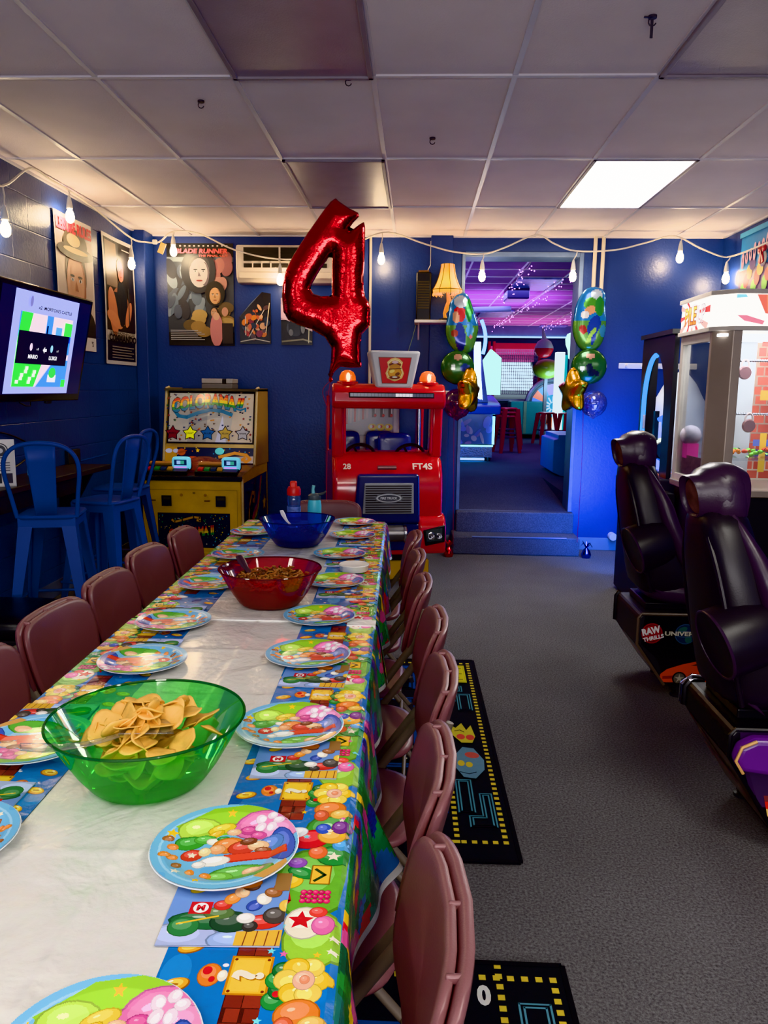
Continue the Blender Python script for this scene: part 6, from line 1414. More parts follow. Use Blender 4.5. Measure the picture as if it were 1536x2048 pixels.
for i in range(60):
    t = rb.random(); x = px0+.15+.7*t; y = rb.uniform(4.55, 4.85); c = cand[(0 if t < .15 else 2 if t < .42 and i % 3 else 1 if i % 2 else 4)]
    mb = MB(); mb.ball((0, 0, 0), (.02, .013, .012), 8, 6); mb.add([(-.018, 0, 0), (-.034, .010, .008), (-.034, -.010, -.004)], [(0, 1, 2)]); mb.add([(.018, 0, 0), (.034, .010, -.006), (.034, -.010, .006)], [(0, 1, 2)])
    o = mb.build('wrapped_sweet', pm('sweet %d' % cand.index(c), c, .3), smooth=50); o.location = (x, y, zb+.20+rb.uniform(0, .022)); o.rotation_euler = (rb.uniform(-.4, .4), rb.uniform(-.4, .4), rb.uniform(0, 6))
    tag(o, {0: 'amber', 1: 'orange', 2: 'lime green', 3: 'yellow', 4: 'dark green'}[cand.index(c)]+' wrapped sweet on the tray inside the prize machine', 'sweet', 'sweets on the prize machine tray')
MB().box(px0+.12, px1-.04, 4.50, 4.90, zb+.17, zb+.185).build('sweet_tray', m_glass, T, world=True, smooth=0)
MB().ball((px0+.06, 4.9, zb+.29), .062, 20, 12).build('globe', pm('pale globe', H(206, 200, 214), .4, var=.2, vscale=30), T, world=True)
MB().box(px0+.03, px0+.1, 4.86, 4.94, zb+.15, zb+.24).build('globe_stand', pm('pink stand', H(214, 90, 160), .4, emit=H(214, 60, 150), estr=.5), T, world=True, smooth=0)
area('prize lamp', ((px0+px1)/2, 4.7, zt-.035), .7, 9, (.95, .97, 1), sy=.4)

# ================================================================ ARCH CABINET WITH NEON
m_panel = pm('black cabinet panel', H(16, 16, 24), .4); m_neon = em('blue neon', (.0, .20, 1.0), 1.8); m_neon2 = em('cyan neon', (.0, .36, 1.0), 1.9)
ax = 1.635; ya, yb = 5.10, 5.80
T = thing('arch_cabinet', 'black arcade cabinet with glowing blue arch opening, behind the racing seats', 'arcade machine', (2.0, 5.45, 0))
def arch_panel(x, nm):
    y0, y1, z0, z1 = ya, yb, .02, 1.85; iy0, iy1, iz0, zc_ = ya+.15, yb-.09, .93, 1.36
    cy_ = (iy0+iy1)/2; ry = (iy1-iy0)/2; rz = .36; n = 24
    inner = [(iy1, iz0), (iy1, zc_)]+[(cy_+ry*math.cos(PI*k/n), zc_+rz*math.sin(PI*k/n)) for k in range(1, n)]+[(iy0, zc_), (iy0, iz0)]
    m = len(inner); outer = []
    for (yy, zz) in inner:
        if zz <= zc_+1e-6: outer.append((y1 if yy > cy_ else y0, zz if zz > iz0 else iz0))
        else:
            t = math.atan2(zz-zc_, yy-cy_); c, s_ = math.cos(t), math.sin(t); kk = min((y1-cy_)/abs(c) if abs(c) > 1e-6 and c > 0 else ((cy_-y0)/abs(c) if abs(c) > 1e-6 else 9), (z1-zc_)/max(s_, 1e-6)); outer.append((cy_+kk*c, zc_+kk*s_))
    V = [(x, *p) for p in inner]+[(x, *p) for p in outer]+[(x+.03, *p) for p in inner]+[(x+.03, *p) for p in outer]; F = []
    for i in range(m-1): F += [(i, i+1, m+i+1, m+i), (2*m+i, 3*m+i, 3*m+i+1, 2*m+i+1), (i, 2*m+i, 2*m+i+1, i+1), (m+i, m+i+1, 3*m+i+1, 3*m+i)]
    mb = MB(); mb.add(V, F); mb.box(x, x+.03, y0, y1, z0, iz0); mb.build(nm, m_panel, T, world=True, smooth=30)
    path = [(x+.0, iy1-.012, iz0)]+[(x+.0, p[0]-(.012 if p[0] > cy_ else -.012), p[1]-.01) for p in inner[1:-1]]
    return path, cy_
path, cy_ = arch_panel(ax, 'side_panel')
half = [p for p in path if p[1] >= cy_-.02]
MB().tube([Vector(p) for p in half], .016, 10).build('neon_tube', m_neon2, T, world=True)
MB().box(ax-.006, ax+.012, yb-.125, yb-.075, 1.20, 1.30).build('neon_clip', pm('pale clip', H(170, 180, 220), .4), T, world=True, smooth=0, bevel=.004)
MB().box(ax-.02, ax+.12, ya, yb, 1.83, 1.86).build('roof_panel', m_panel, T, world=True, smooth=0)
MB().box(ax+.03, ax+.10, yb-.05, yb, .02, 1.83).build('back_rail', m_panel, T, world=True, smooth=0)
MB().box(ax-.12, 2.2, ya-.02, yb-.02, .02, .90).build('console_base', pm('dark console', H(22, 18, 34), .45), T, world=True, smooth=0, bevel=.01)
a = Art(); a.rect(0, 0, .5, .66, H(30, 26, 60)); 
for k in range(9): a.ell(.06+.05*k, .1+.06*(k % 7), .05, .03, [H(206, 70, 50), H(40, 110, 200), H(120, 60, 160), H(40, 40, 90)][k % 4], k)
mb = MB(); a.lay(mb, plane_map((ax-.12, ya, .901), (1, 0, 0), (0, 1, 0)), .0005); mb.build('control_print', m_print, T, world=True, smooth=0)
for k, c in enumerate((H(240, 150, 130), H(226, 60, 50), H(226, 60, 50), H(60, 130, 226))):
    MB().cyl((ax-.03+.05*k, ya+.14+.1*(k % 3), .90), (ax-.03+.05*k, ya+.14+.1*(k % 3), .922), .026, n=16).build('button', pm('arcade button %d' % k, c, .25, emit=c, estr=.5), T, world=True, bevel=.004)
MB().tube([(1.725, 5.48, .91), (1.725, 5.48, 1.20), (1.722, 5.49, 1.26), (1.712, 5.51, 1.285), (1.70, 5.53, 1.27)], .018, 12).build('neon_tube', m_neon, T, world=True)
MB().box(1.685, 1.715, 5.58, 5.62, .91, 1.33).build('post', m_blackp, T, world=True, smooth=0)
Mx = TR(-.04, .04, -.05); MB().hexa([(ax+.10, 5.46, 1.06), (ax+.2, 5.46, 1.0), (ax+.2, 5.62, 1.0), (ax+.10, 5.62, 1.06), (ax+.06, 5.48, 1.14), (ax+.16, 5.48, 1.18), (ax+.16, 5.6, 1.18), (ax+.06, 5.6, 1.14)], M=Mx).build('lamp_head', m_blackp, T, world=True, bevel=.01)
MB().hexa([(ax+.055, 5.49, 1.139), (ax+.155, 5.49, 1.179), (ax+.155, 5.59, 1.179), (ax+.055, 5.59, 1.139), (ax+.06, 5.49, 1.15), (ax+.15, 5.49, 1.19), (ax+.15, 5.59, 1.19), (ax+.06, 5.59, 1.15)], M=Mx).build('lamp_glass', em('lamp glass white', (.9, 1, .9), 1.6), T, world=True)
mb = MB(); mb.add(*squirc(.075, .055, .04, .5, .45, 26, 8, lambda p: Vector((1.55+p.y, 4.955+p.x, .775+p.z)))); mb.build('card_reader', pm('magenta reader', H(214, 60, 226), .2, emit=H(190, 40, 255), estr=1.6), T, world=True, smooth=60)
MB().box(1.575, 1.64, 4.90, 5.06, .45, .83).build('reader_bracket', m_panel, T, world=True, smooth=0, bevel=.006)
MB().box(1.500, 1.508, 4.925, 4.965, .785, .81).build('reader_screen', m_blackp, T, world=True, smooth=0)
# white quilted dome standing behind, seen through the arch
mb = MB(); prof = [(.30, 0), (.31, .3), (.32, .6), (.31, .85), (.285, 1.05), (.25, 1.22), (.20, 1.38), (.13, 1.52), (.06, 1.60), (0, 1.63)]
zz = [1.63*i/48 for i in range(49)]; rr_ = np.interp(zz, [p[1] for p in prof], [p[0] for p in prof])
mb.lathe([(r*(1-.035*abs(math.cos(z*PI/.21))), z) for r, z in zip(rr_, zz)], 36, c=(2.09, 6.32, 0))
mb.solo('quilted_dome', pm('white quilted vinyl', H(206, 212, 222), .5, bump=.5, bscale=14), 'white quilted dome shaped pad standing behind the blue arch cabinet', 'pad', smooth=60)
area('arch blue lamp', (1.60, 5.95, .72), .3, 30, (.012, .17, 1), rot=(-PI/2+.05, 0, PI-.12), sy=.9).data.spread = 2.0
area('arch pad lamp', (1.80, 5.80, 1.78), .2, 4, (.4, .6, 1), rot=(-.5, 0, 0))
# ================================================================ BALLOONS
m_foilr = pm('red foil', H(200, 10, 24), .17, 1, var=.05, bump=.24, bscale=15, bdist=.02)
m_foilg = pm('gold foil', H(240, 180, 44), .24, 1, var=.05, bump=.3, bscale=16, bdist=.012)
m_foilp = printed('printed foil', .2, .5, .4, bump=.2, bscale=13, coat=.5, bdist=.012)
m_rib = pm('curling ribbon red', H(150, 50, 60), .4)
Zq = [(710, 50), (740, 75), (800, 115), (850, 140), (855, 165), (820, 200), (782, 250), (800, 254), (850, 215), (885, 195), (893, 230), (890, 400), (882, 520), (882, 610), (892, 655), (915, 690), (925, 720), (922, 830), (900, 855), (872, 885), (862, 960), (868, 1090), (800, 1092), (740, 1085), (710, 1110), (680, 1150), (668, 1130), (680, 1060), (685, 970), (645, 905), (560, 855), (480, 830), (420, 800), (390, 750), (380, 650), (388, 560), (405, 490), (450, 400), (520, 290), (590, 190), (640, 120), (680, 70)]
Zh = [(690, 385), (688, 520), (686, 650), (620, 652), (575, 638), (555, 605), (570, 570), (610, 500), (650, 440)]
BY = 4.72
def zpx(p): q = at_y(440+p[0]/3.072, 380+p[1]/3.072, BY); return (q.x, q.z)
lo = [[zpx(p) for p in Zq], [zpx(p) for p in Zh]]
rw = np.random.RandomState(3)
def wr(u, v): return .0022*math.sin(38*u+21*v)*math.sin(17*v-31*u)
mb = pillow(lo, .0105, .095, lambda u, v, w: (u, BY-w*(1.25+wr(u, v)*6)+.10*(u+.5)*0, v))
kn = min(lo[0], key=lambda p: p[1])
T = thing('number_balloon', 'large red foil balloon shaped as the number 4', 'balloon', (kn[0], BY, kn[1]-.02))
mb.build('balloon', m_foilr, T, world=True, smooth=70)
MB().lathe([(.004, .0), (.014, .012), (.008, .03), (.018, .05)], 10, c=(kn[0], BY, kn[1]-.03)).build('neck', m_foilr, T, world=True)
P = [Vector((kn[0], BY, kn[1]-.02)), at_y(656, 800, 4.73), at_y(654, 900, 4.74), at_y(653, 1000, 4.75), Vector((at_y(652, 1005, 4.75).x, 4.75, .35))]
MB().tube(smoothpath(P, 3), .0022, 5).build('ribbon', m_rib, T, world=True)
MB().tube(smoothpath([Vector((kn[0], BY, kn[1]-.02)), at_y(648, 775, 4.7), at_y(646, 790, 4.7), at_y(655, 815, 4.72)], 3), .002, 5).build('ribbon', m_rib, T, world=True)
# a foil weight holding it on the floor behind the last chair
def weight(loc, m, label):
    W = thing('balloon_weight', label, 'balloon weight', loc); rr_ = random.Random(int(loc[0]*100))
    MB().lathe([(0, 0), (.035, 0), (.045, .03), (.03, .07), (.012, .09), (0, .09)], 16).build('pouch', m, W)
    mb = MB()
    for k in range(9): t = k*.7; mb.tube([(0, 0, .085), (.03*math.cos(t), .03*math.sin(t), .12+.01*(k % 3)), (.055*math.cos(t), .055*math.sin(t), .10+.015*(k % 4))], [.008, .007, .003], 5, ry=.3)
    mb.build('frill', m, W)
weight((P[-1].x, 4.95, 0), m_foilr, 'red foil balloon weight on the floor behind the end chair')
# ---- the two balloon columns by the doorway
def round_b(px, py, rpx, Y, depth, colf, label, mat, sx=1, rz=0, name='foil_balloon', group='doorway balloon columns'):
    c = at_y(px, py, Y); r = (at_y(px+rpx, py, Y)-c).length
    lp = [[(r*sx*math.cos(2*PI*k/40), r*math.sin(2*PI*k/40)) for k in range(40)]]
    mb = pillow(lp, r/13, r*.95, lambda u, v, w: tuple(RZ(rz) @ Vector((u*(1-.0*abs(w)), -w*.8, v))), colf)
    o = mb.build(name, mat, smooth=70); o.location = c; tag(o, label, 'balloon', group); return o, c, r
def star_b(px, py, h, Y, rz, tilt, label):
    c = at_y(px, py, Y); r = h; lp = []
    for k in range(10): 
        t = PI/2+PI*k/5; q = r if k % 2 == 0 else r*.6
        lp.append((q*math.cos(t), q*math.sin(t)))
    L2 = []
    for i in range(10):
        a_, b_ = Vector((*lp[i], 0)), Vector((*lp[(i+1) % 10], 0))
        for t in (0, .33, .66): L2.append(tuple((a_.lerp(b_, t)*(1+.05*math.sin(PI*t)))[:2]))
    M = RZ(rz) @ Matrix.Rotation(tilt, 4, 'Y')
    mb = pillow([L2], r/17, r*.5, lambda u, v, w: tuple(M @ Vector((u, -w*1.7, v))))
    o = mb.build('foil_balloon', m_foilg, smooth=70); o.location = c; tag(o, label, 'balloon', 'doorway balloon columns')
def blobcol(spec, base):
    def f(u, v):
        col = base(u, v) if callable(base) else base
        for (cx, cy, rx, ry, ro, c) in spec:
            dx, dy = u-cx, v-cy; c_, s_ = math.cos(ro), math.sin(ro); x, y = dx*c_+dy*s_, -dx*s_+dy*c_
            if (x/rx)**2+(y/ry)**2 < 1: col = c
        return col
    return f
SKb = lambda u, v: H(40, 120, 190) if v > -.02 else H(96, 150, 70)
def figure_b(pts, Y, spec, label):
    P = [at_y(x, y, Y) for x, y in pts]; cx = sum(p.x for p in P)/len(P); cz = sum(p.z for p in P)/len(P)
    lp = [(p.x-cx, p.z-cz) for p in P]; L2 = []
    V3 = [Vector((a_, b_, 0)) for a_, b_ in lp]; V3 = smoothpath(V3+[V3[0]], 4)[:-1]; L2 = [(p.x, p.y) for p in V3]
    mb = pillow([L2], .0095, .09, lambda u, v, w: (u, -w*1.3, v), blobcol(spec, SKb))
    o = mb.build('foil_balloon', m_foilp, smooth=70); o.location = (cx, Y, cz); tag(o, label, 'balloon', 'doorway balloon columns')
YL, YR = 6.80, 6.80
LF = [(925, 585), (912, 590), (900, 605), (896, 630), (891, 655), (894, 680), (905, 698), (920, 706), (932, 708), (945, 700), (952, 680), (957, 655), (953, 635), (946, 615), (940, 598), (934, 588)]
figure_b(LF, YL, [(-.03, .07, .05, .07, 0, H(200, 40, 40)), (-.02, .17, .06, .05, 0, H(200, 206, 210)), (-.06, .04, .03, .05, .2, H(226, 170, 130)), (-.02, -.12, .045, .12, .1, H(30, 46, 130)), (-.07, -.09, .03, .03, 0, H(150, 60, 40)), (.05, .1, .03, .1, 0, H(40, 140, 60)), (.06, -.06, .03, .06, 0, H(80, 160, 210)), (.07, -.12, .015, .015, 0, H(220, 120, 130))], 'blue and red printed foil balloon at the top of the column left of the doorway')
RF = [(1190, 573), (1175, 576), (1163, 588), (1152, 610), (1147, 635), (1145, 660), (1150, 682), (1160, 698), (1176, 704), (1192, 700), (1203, 688), (1210, 668), (1213, 640), (1211, 615), (1212, 592), (1205, 578)]
figure_b(RF, YR, [(.03, .19, .05, .05, 0, H(200, 206, 210)), (-.02, .12, .055, .05, .3, H(80, 150, 50)), (-.015, .07, .05, .035, .2, H(226, 160, 110)), (-.06, .03, .035, .03, 0, H(226, 220, 215)), (.06, .1, .04, .08, 0, H(60, 140, 60)), (.02, -.06, .05, .09, -.3, H(30, 56, 150)), (-.07, -.09, .03, .04, .4, H(160, 50, 40)), (.0, -.14, .02, .08, -.5, H(150, 190, 80)), (.02, -.17, .018, .05, -.3, H(34, 60, 150)), (.1, -.1, .03, .05, 0, H(80, 150, 190))], 'green and blue printed foil balloon at the top of the column right of the doorway')
GRNF = H(40, 84, 40)
def greenb(u, v): return H(44, 92, 42)
round_b(915, 735, 34, YL-.02, .1, blobcol([(.0, .085, .035, .025, 0, H(200, 150, 120)), (-.04, .0, .022, .022, 0, H(190, 200, 190)), (.06, .0, .04, .03, .3, H(40, 60, 130))], greenb), 'round dark green foil balloon in the column left of the doorway', m_foilp)
round_b(1178, 733, 36, YR-.02, .1, blobcol([(.0, .085, .04, .022, 0, H(200, 150, 120)), (-.065, -.02, .022, .022, 0, H(190, 200, 190)), (.0, -.03, .03, .06, .3, H(20, 24, 50)), (.04, -.05, .05, .022, -.5, H(20, 24, 50))], greenb), 'round dark green foil balloon in the column right of the doorway', m_foilp)
star_b(937, 783, .205, YL-.16, 1.2, .12, 'gold foil star balloon in the column left of the doorway')
star_b(1146, 783, .20, YR-.18, -1.2, -.05, 'gold foil star balloon in the column right of the doorway')
m_conf = clear('confetti balloon film', (.72, .72, .84), H(120, 120, 190), .25, .12)
m_confr = clear('red confetti balloon film', (.7, .25, .5), H(130, 30, 90), .3, .12)
def conf_b(px, py, rpx, Y, mat, label, seed, cols):
    c = at_y(px, py, Y); r = (at_y(px+rpx, py, Y)-c).length; rr_ = random.Random(seed)
    T = thing('confetti_balloon', label, 'balloon', (c.x, c.y, c.z-r*1.1), group='doorway balloon columns')
    MB().lathe([(0, -1.12*r), (.06*r, -1.10*r), (.2*r, -.98*r), (.6*r, -.78*r), (.9*r, -.4*r), (r, .05*r), (.92*r, .45*r), (.68*r, .78*r), (.35*r, .97*r), (0, 1.02*r)], 28, c=(0, 0, r*1.1)).build('film', mat, T, smooth=70)
    mb = MB()
    for k in range(90):
        t, q = rr_.uniform(0, 2*PI), rr_.gauss(-.35, .45); q = max(-1.3, min(1.3, q)); d = Vector((math.cos(q)*math.cos(t), math.cos(q)*math.sin(t), math.sin(q)))
        p = Vector((0, 0, r*1.1))+d*r*.93; e1 = d.orthogonal().normalized(); e2 = d.cross(e1); s_ = rr_.uniform(.006, .013)
        mb.add([p+e1*s_, p+e2*s_, p-e1*s_, p-e2*s_], [(0, 1, 2, 3)], 0, rr_.choice(cols))
    mb.build('confetti', printed('confetti foil', .2, .5, .5), T, smooth=0, kind='stuff')
conf_b(1187, 808, 27, YR, m_conf, 'clear balloon with blue and silver confetti low in the right column', 5, [H(40, 60, 160), H(180, 190, 220), H(30, 30, 80), H(120, 140, 220)])
conf_b(915, 808, 30, YL+.06, m_confr, 'clear balloon with red and purple confetti low in the left column, behind the red truck', 6, [H(170, 40, 60), H(120, 50, 160), H(60, 30, 90), H(200, 90, 150)])
def col_ribbon(x0, Y, px, py0, py1, m, lab, wpx):
    P = [at_y(px, py0, Y), at_y(px-1, (py0+py1)/2, Y), at_y(wpx, py1, Y)]
    MB().tube(smoothpath(P, 4), .0022, 5).solo('ribbon', m, lab, 'ribbon', smooth=60)
pL = at_z(903, 1092, .06); pR = at_z(1157, 1092, .06)
col_ribbon(0, 6.80, 908, 835, 1088, m_rib, 'thin red ribbon hanging from the left balloon column to its weight', 906)
col_ribbon(0, 6.80, 1166, 700, 1085, m_rib, 'thin ribbon hanging from the right balloon column to its weight', 1154)
q = at_y(904, 1095, 6.78); weight((q.x-.03, 6.74, 0), m_foilr, 'red foil balloon weight beside left end of the steps')
q = at_y(1157, 1095, 6.80); weight((1.53, 6.80, 0), pm('blue foil', H(30, 60, 180), .2, 1, bump=.3, bscale=20), 'blue foil balloon weight beside right end of the steps')

# ================================================================ THE HALL BEYOND
PXY = lambda Y: (lambda x, y: at_y(x, y, Y))
m_cyanl = em('cyan strip', (.25, .85, 1.0), 5); m_whitel = em('white strip', (.75, .95, 1.0), 8); m_teal = pm('teal laminate', H(30, 130, 130), .35); m_stool = pm('red enamel', H(150, 28, 40), .3)
# arcade cabinet just inside on the left
Y = 10.6; f = PXY(Y); a0, a1 = f(918, 915), f(985, 915)
x0, x1 = a0.x-.5, f(983, 900).x; zb_ = HZ
T = thing('arcade_cabinet', 'neon lit arcade cabinet with blue deck inside the hall, left of the doorway', 'arcade machine', ((x0+x1)/2, Y+.5, HZ))
zd = f(950, 828).z; zd2 = f(950, 806).z; zk = f(950, 888).z
a = Art(clip=(0, x1-x0, 0, zd-zk)); W_ = x1-x0; a.rect(0, 0, W_, 1, H(44, 26, 70)); rr = random.Random(8)
for k in range(40): a.ell(rr.uniform(.1, W_), rr.uniform(0, .4), rr.uniform(.03, .09), rr.uniform(.02, .05), [H(120, 60, 90), H(70, 40, 110), H(160, 110, 110), H(40, 24, 60), H(100, 70, 140)][k % 5], k)
mb = MB(); mb.box(0, W_, 0, 1.0, 0, zd-zk, 0, H(30, 24, 50)); a.lay(mb, plane_map((0, -.001, 0), (1, 0, 0), (0, 0, 1)), .0008); mb.v = [(v[0]+x0, v[1]+Y, v[2]+zk) for v in mb.v]; mb.build('cabinet', m_print, T, world=True, smooth=0)
MB().box(x0, x1, Y-.06, Y+1, HZ+.06, zk-.03).build('kick_plate', pm('diamond plate', H(110, 112, 122), .3, .6, bump=.6, bscale=60), T, world=True, smooth=0)
MB().box(x0, x1+.01, Y-.07, Y-.05, zk-.03, zk-.01).build('light_strip', m_cyanl, T, world=True, smooth=0)
MB().box(x1-.0, x1+.03, Y-.03, Y, zk, zd-.03).build('light_strip', m_cyanl, T, world=True, smooth=0)
MB().box(x0, x1-.1, Y-.06, Y, HZ+.02, HZ+.045).build('light_strip', em('blue strip', (.05, .35, 1), 8), T, world=True, smooth=0)
MB().prism([(Y-.1, zd), (Y+1, zd), (Y+1, zd2+.1), (Y-.02, zd2), (Y-.12, zd2-.03)], 'x', x0, f(1000, 820).x).build('deck', pm('blue deck', H(30, 60, 170), .3), T, world=True, smooth=0, bevel=.02)
for q in (f(948, 915).x, f(978, 915).x): MB().cyl((q, Y+.1, HZ), (q, Y+.1, HZ+.1), .03, n=12).build('foot', m_blackp, T, world=True)
def bar(pts, r, m, nm='light_strip'): MB().tube([Vector(p) for p in pts], r, 8).build(nm, m, T, world=True)
bar([f(957, 792), f(963, 850-55), ], .03, m_whitel)
bar([f(955, 752), f(955, 684)], .045, m_whitel)
MB().hexa([tuple(f(950, 805)), tuple(f(976, 805)), tuple(f(976, 805)+Vector((0, .3, 0))), tuple(f(950, 805)+Vector((0, .3, 0))), tuple(f(946, 700)), tuple(f(964, 712)), tuple(f(964, 712)+Vector((0, .3, 0))), tuple(f(946, 700)+Vector((0, .3, 0)))]).build('upright', pm('navy upright', H(36, 44, 120), .35), T, world=True, smooth=0)
MB().hexa([tuple(f(956, 790)), tuple(f(965, 800)), tuple(f(965, 800)+Vector((0, .02, 0))), tuple(f(956, 790)+Vector((0, .02, 0))), tuple(f(953, 738)-Vector((0, .02, 0))), tuple(f(961, 738)-Vector((0, .02, 0))), tuple(f(961, 738)), tuple(f(953, 738))]).build('light_panel', m_whitel, T, world=True, smooth=0)
MB().prism([(-.17, 0), (.17, 0), (.17, .5), (0, .62), (-.17, .42)], 'y', 0, .04, M=TR(f(982, 790).x, Y+.35, f(982, 790).z) @ RZ(-.75)).build('play_screen', em('pale play screen', (.55, .95, .95), 1.5), T, world=True, smooth=0)
# stack of red stools
def hstool(c, s, lab, grp, hh=.72):
    T = thing('metal_stool', lab, 'stool', c, .3, grp)
    mb = MB(); mb.add(*squirc(.16*s, .16*s, .02, .5, .3, 28, 6, lambda p: Vector((p.x, p.z, hh+p.y)))); mb.build('seat', m_stool, T, smooth=50)
    for sx in (-1, 1):
        for sy in (-1, 1): MB().hexa([(sx*.22*s-.02, sy*.22*s-.02, 0), (sx*.22*s+.02, sy*.22*s-.02, 0), (sx*.22*s+.02, sy*.22*s+.02, 0), (sx*.22*s-.02, sy*.22*s+.02, 0), (sx*.14*s-.03, sy*.14*s-.03, hh), (sx*.14*s+.03, sy*.14*s-.03, hh), (sx*.14*s+.03, sy*.14*s+.03, hh), (sx*.14*s-.03, sy*.14*s+.03, hh)]).build('leg', m_stool, T, smooth=0)
    for q in ((-1, -1, 1, -1), (-1, 1, 1, 1), (-1, -1, -1, 1), (1, -1, 1, 1)): MB().tube([(q[0]*.19*s, q[1]*.19*s, .25), (q[2]*.19*s, q[3]*.19*s, .25)], .01, 6).build('foot_rail', m_steel, T)
    return T
b = at_z(1012, 905, HZ)
for k in range(3): hstool((b.x, b.y+.05*k, HZ+.055*k) if k == 0 else (b.x+.01*k, b.y+.012*k, HZ+.06*k), .72, ['bottom', 'middle', 'top'][k]+' red metal stool of the stack beside the neon cabinet', 'stacked red stools', .56)
b = at_y(1091, 868, 14.3); hstool((b.x, 14.3, HZ), .78, 'single red metal stool in front of the teal wheel game', 'loose red stools', .56)
b = at_y(1136, 868, 14.2); hstool((b.x, 14.2, HZ), .78, 'red metal stool partly hidden by right side of the doorway', 'loose red stools', .56)
# blue cabinet by the right jamb
Y = 8.9; f = PXY(Y); xl, xr = f(1107, 900).x, f(1107, 900).x+.75
T = thing('blue_cabinet', 'low blue arcade cabinet end just inside the doorway at right', 'cabinet', ((xl+xr)/2, Y+.3, HZ))
MB().prism([(xl, f(1107, 945).z), (xl+.13, f(1107, 953).z-.01), (xr, HZ+.02), (xr, f(1120, 870).z), (f(1117, 870).x, f(1117, 870).z), (f(1117, 878).x, f(1117, 878).z), (xl, f(1107, 880).z)], 'y', Y, Y+.9).build('body', pm('bright blue panel', H(24, 90, 200), .4), T, world=True, smooth=0, bevel=.01)
MB().cyl((xl+.2, Y+.1, HZ), (xl+.2, Y+.1, HZ+.09), .04, n=12).build('foot', m_blackp, T, world=True)
T = thing('plush_toy', 'small plush toy on the hall floor behind the single red stool', 'toy', (at_y(1088, 868, 15.6).x, 15.6, HZ))
mb = MB(); mb.ball((0, 0, .16), (.11, .1, .16)); mb.build('body', pm('white plush', H(200, 204, 210), .8), T)
MB().ball((0, -.02, .42), .11).build('head', pm('pink plush', H(205, 130, 110), .8), T)
# basketball cage at the back
Y = 16.6; f = PXY(Y)
T = thing('basketball_game', 'red framed basketball cage game with lit net at the far end of the hall', 'arcade machine', (f(1040, 800).x, Y+.4, HZ))
xa, xb = f(988, 700).x, f(1080, 700).x; zt_, zl, zm = f(1000, 688).z, f(1000, 788).z, f(1000, 722).z
MB().box(xa, xb, Y+.8, Y+.84, HZ+.55, zt_).build('back_board', pm('pink lit board', H(170, 84, 120), .5, emit=H(170, 70, 130), estr=.35), T, world=True, smooth=0)
MB().box(xa, xb, Y-.0, Y+.1, zt_-.1, zt_+.02).build('top_rail', m_stool, T, world=True, smooth=0)
for x in (xa-.1, xa, xb): MB().tube([(x, Y, HZ), (x, Y, zt_+.05)], .03, 8).build('post', m_stool, T, world=True)
MB().box(xa+.02, xb-.02, Y+.7, Y+.75, zl+.08, zm).build('score_glow', em('white score glow', (.62, .85, 1), 2.6), T, world=True, smooth=0)
mb = MB(); n = 22
for k in range(n+1): mb.tube([(xa+(xb-xa)*k/n, Y+.05, zl), (xa+(xb-xa)*k/n, Y+.05, zt_-.1)], .006, 4)
for k in range(14): mb.tube([(xa, Y+.05, zl+(zt_-zl-.1)*k/14), (xb, Y+.05, zl+(zt_-zl-.1)*k/14)], .006, 4)
mb.build('net', pm('grey net', H(150, 150, 170), .6), T, world=True)
MB().prism([(Y-.2, HZ), (Y+.8, HZ), (Y+.8, zl+.1), (Y-.2, zl-.1)], 'x', xa-.1, xb+.1).build('ramp_body', pm('dark slate body', H(36, 44, 52), .5), T, world=True, smooth=0)
MB().box(xa-.1, xb+.1, Y-.23, Y-.19, zl-.14, zl-.1).build('edge_strip', pm('pale strip', H(150, 160, 175), .4), T, world=True, smooth=0)
# wheel game
Y = 15.9; f = PXY(Y); c = f(1105, 812); r = (f(1055, 812)-c).length
T = thing('wheel_game', 'teal prize wheel game with coloured wheel at the far end of the hall', 'arcade machine', (c.x, Y+.4, HZ))
a = Art(); 
for k in range(16):
    t = 2*PI*k/16; a.poly([(r*.45*math.cos(t), r*.45*math.sin(t)), (r*.88*math.cos(t), r*.88*math.sin(t)), (r*.88*math.cos(t+PI/8), r*.88*math.sin(t+PI/8)), (r*.45*math.cos(t+PI/8), r*.45*math.sin(t+PI/8))], [H(90, 190, 240), H(236, 130, 90), H(90, 140, 230), H(130, 210, 110), H(200, 180, 240)][k % 5])
a.ell(0, 0, r*.45, r*.45, H(60, 150, 180), n=28)
for k in range(12): t = 2*PI*k/12; a.line([(r*.15*math.cos(t), r*.15*math.sin(t)), (r*.36*math.cos(t), r*.36*math.sin(t))], r*.06, H(220, 240, 245))
mb = MB(); mb.lathe([(0, 0), (r, 0), (r, .12), (0, .12)], 40, 0, H(40, 50, 70), M=TR(0, .12, 0) @ Matrix.Rotation(PI/2, 4, 'X')); a.lay(mb, plane_map((0, -.002, 0), (1, 0, 0), (0, 0, 1)), .002); mb.v = [(v[0]+c.x, v[1]+Y, v[2]+c.z) for v in mb.v]; mb.build('wheel', printed('lit wheel', .3, estr=.5), T, world=True, smooth=30)
MB().tube([(c.x+r*1.04*math.cos(PI*k/24), Y, c.z+r*1.04*math.sin(PI*k/24)) for k in range(25)], .05, 8).build('wheel_rim', pm('silver rim', H(180, 186, 200), .3, .6), T, world=True)
MB().box(f(1018, 860).x, f(1085, 860).x, Y-.1, Y+.42, HZ+.08, f(1020, 802).z).build('left_body', m_teal, T, world=True, smooth=0, bevel=.03)
MB().box(f(1044, 860).x, f(1050, 860).x, Y-.12, Y-.09, HZ+.1, f(1020, 802).z).build('trim_bar', pm('olive bar', H(120, 150, 120), .4), T, world=True, smooth=0)
MB().box(f(1112, 860).x, f(1150, 860).x, Y-.6, Y-.2, HZ+.05, f(1112, 796).z).build('right_body', pm('aqua panel', H(50, 190, 180), .35), T, world=True, smooth=0, bevel=.02)
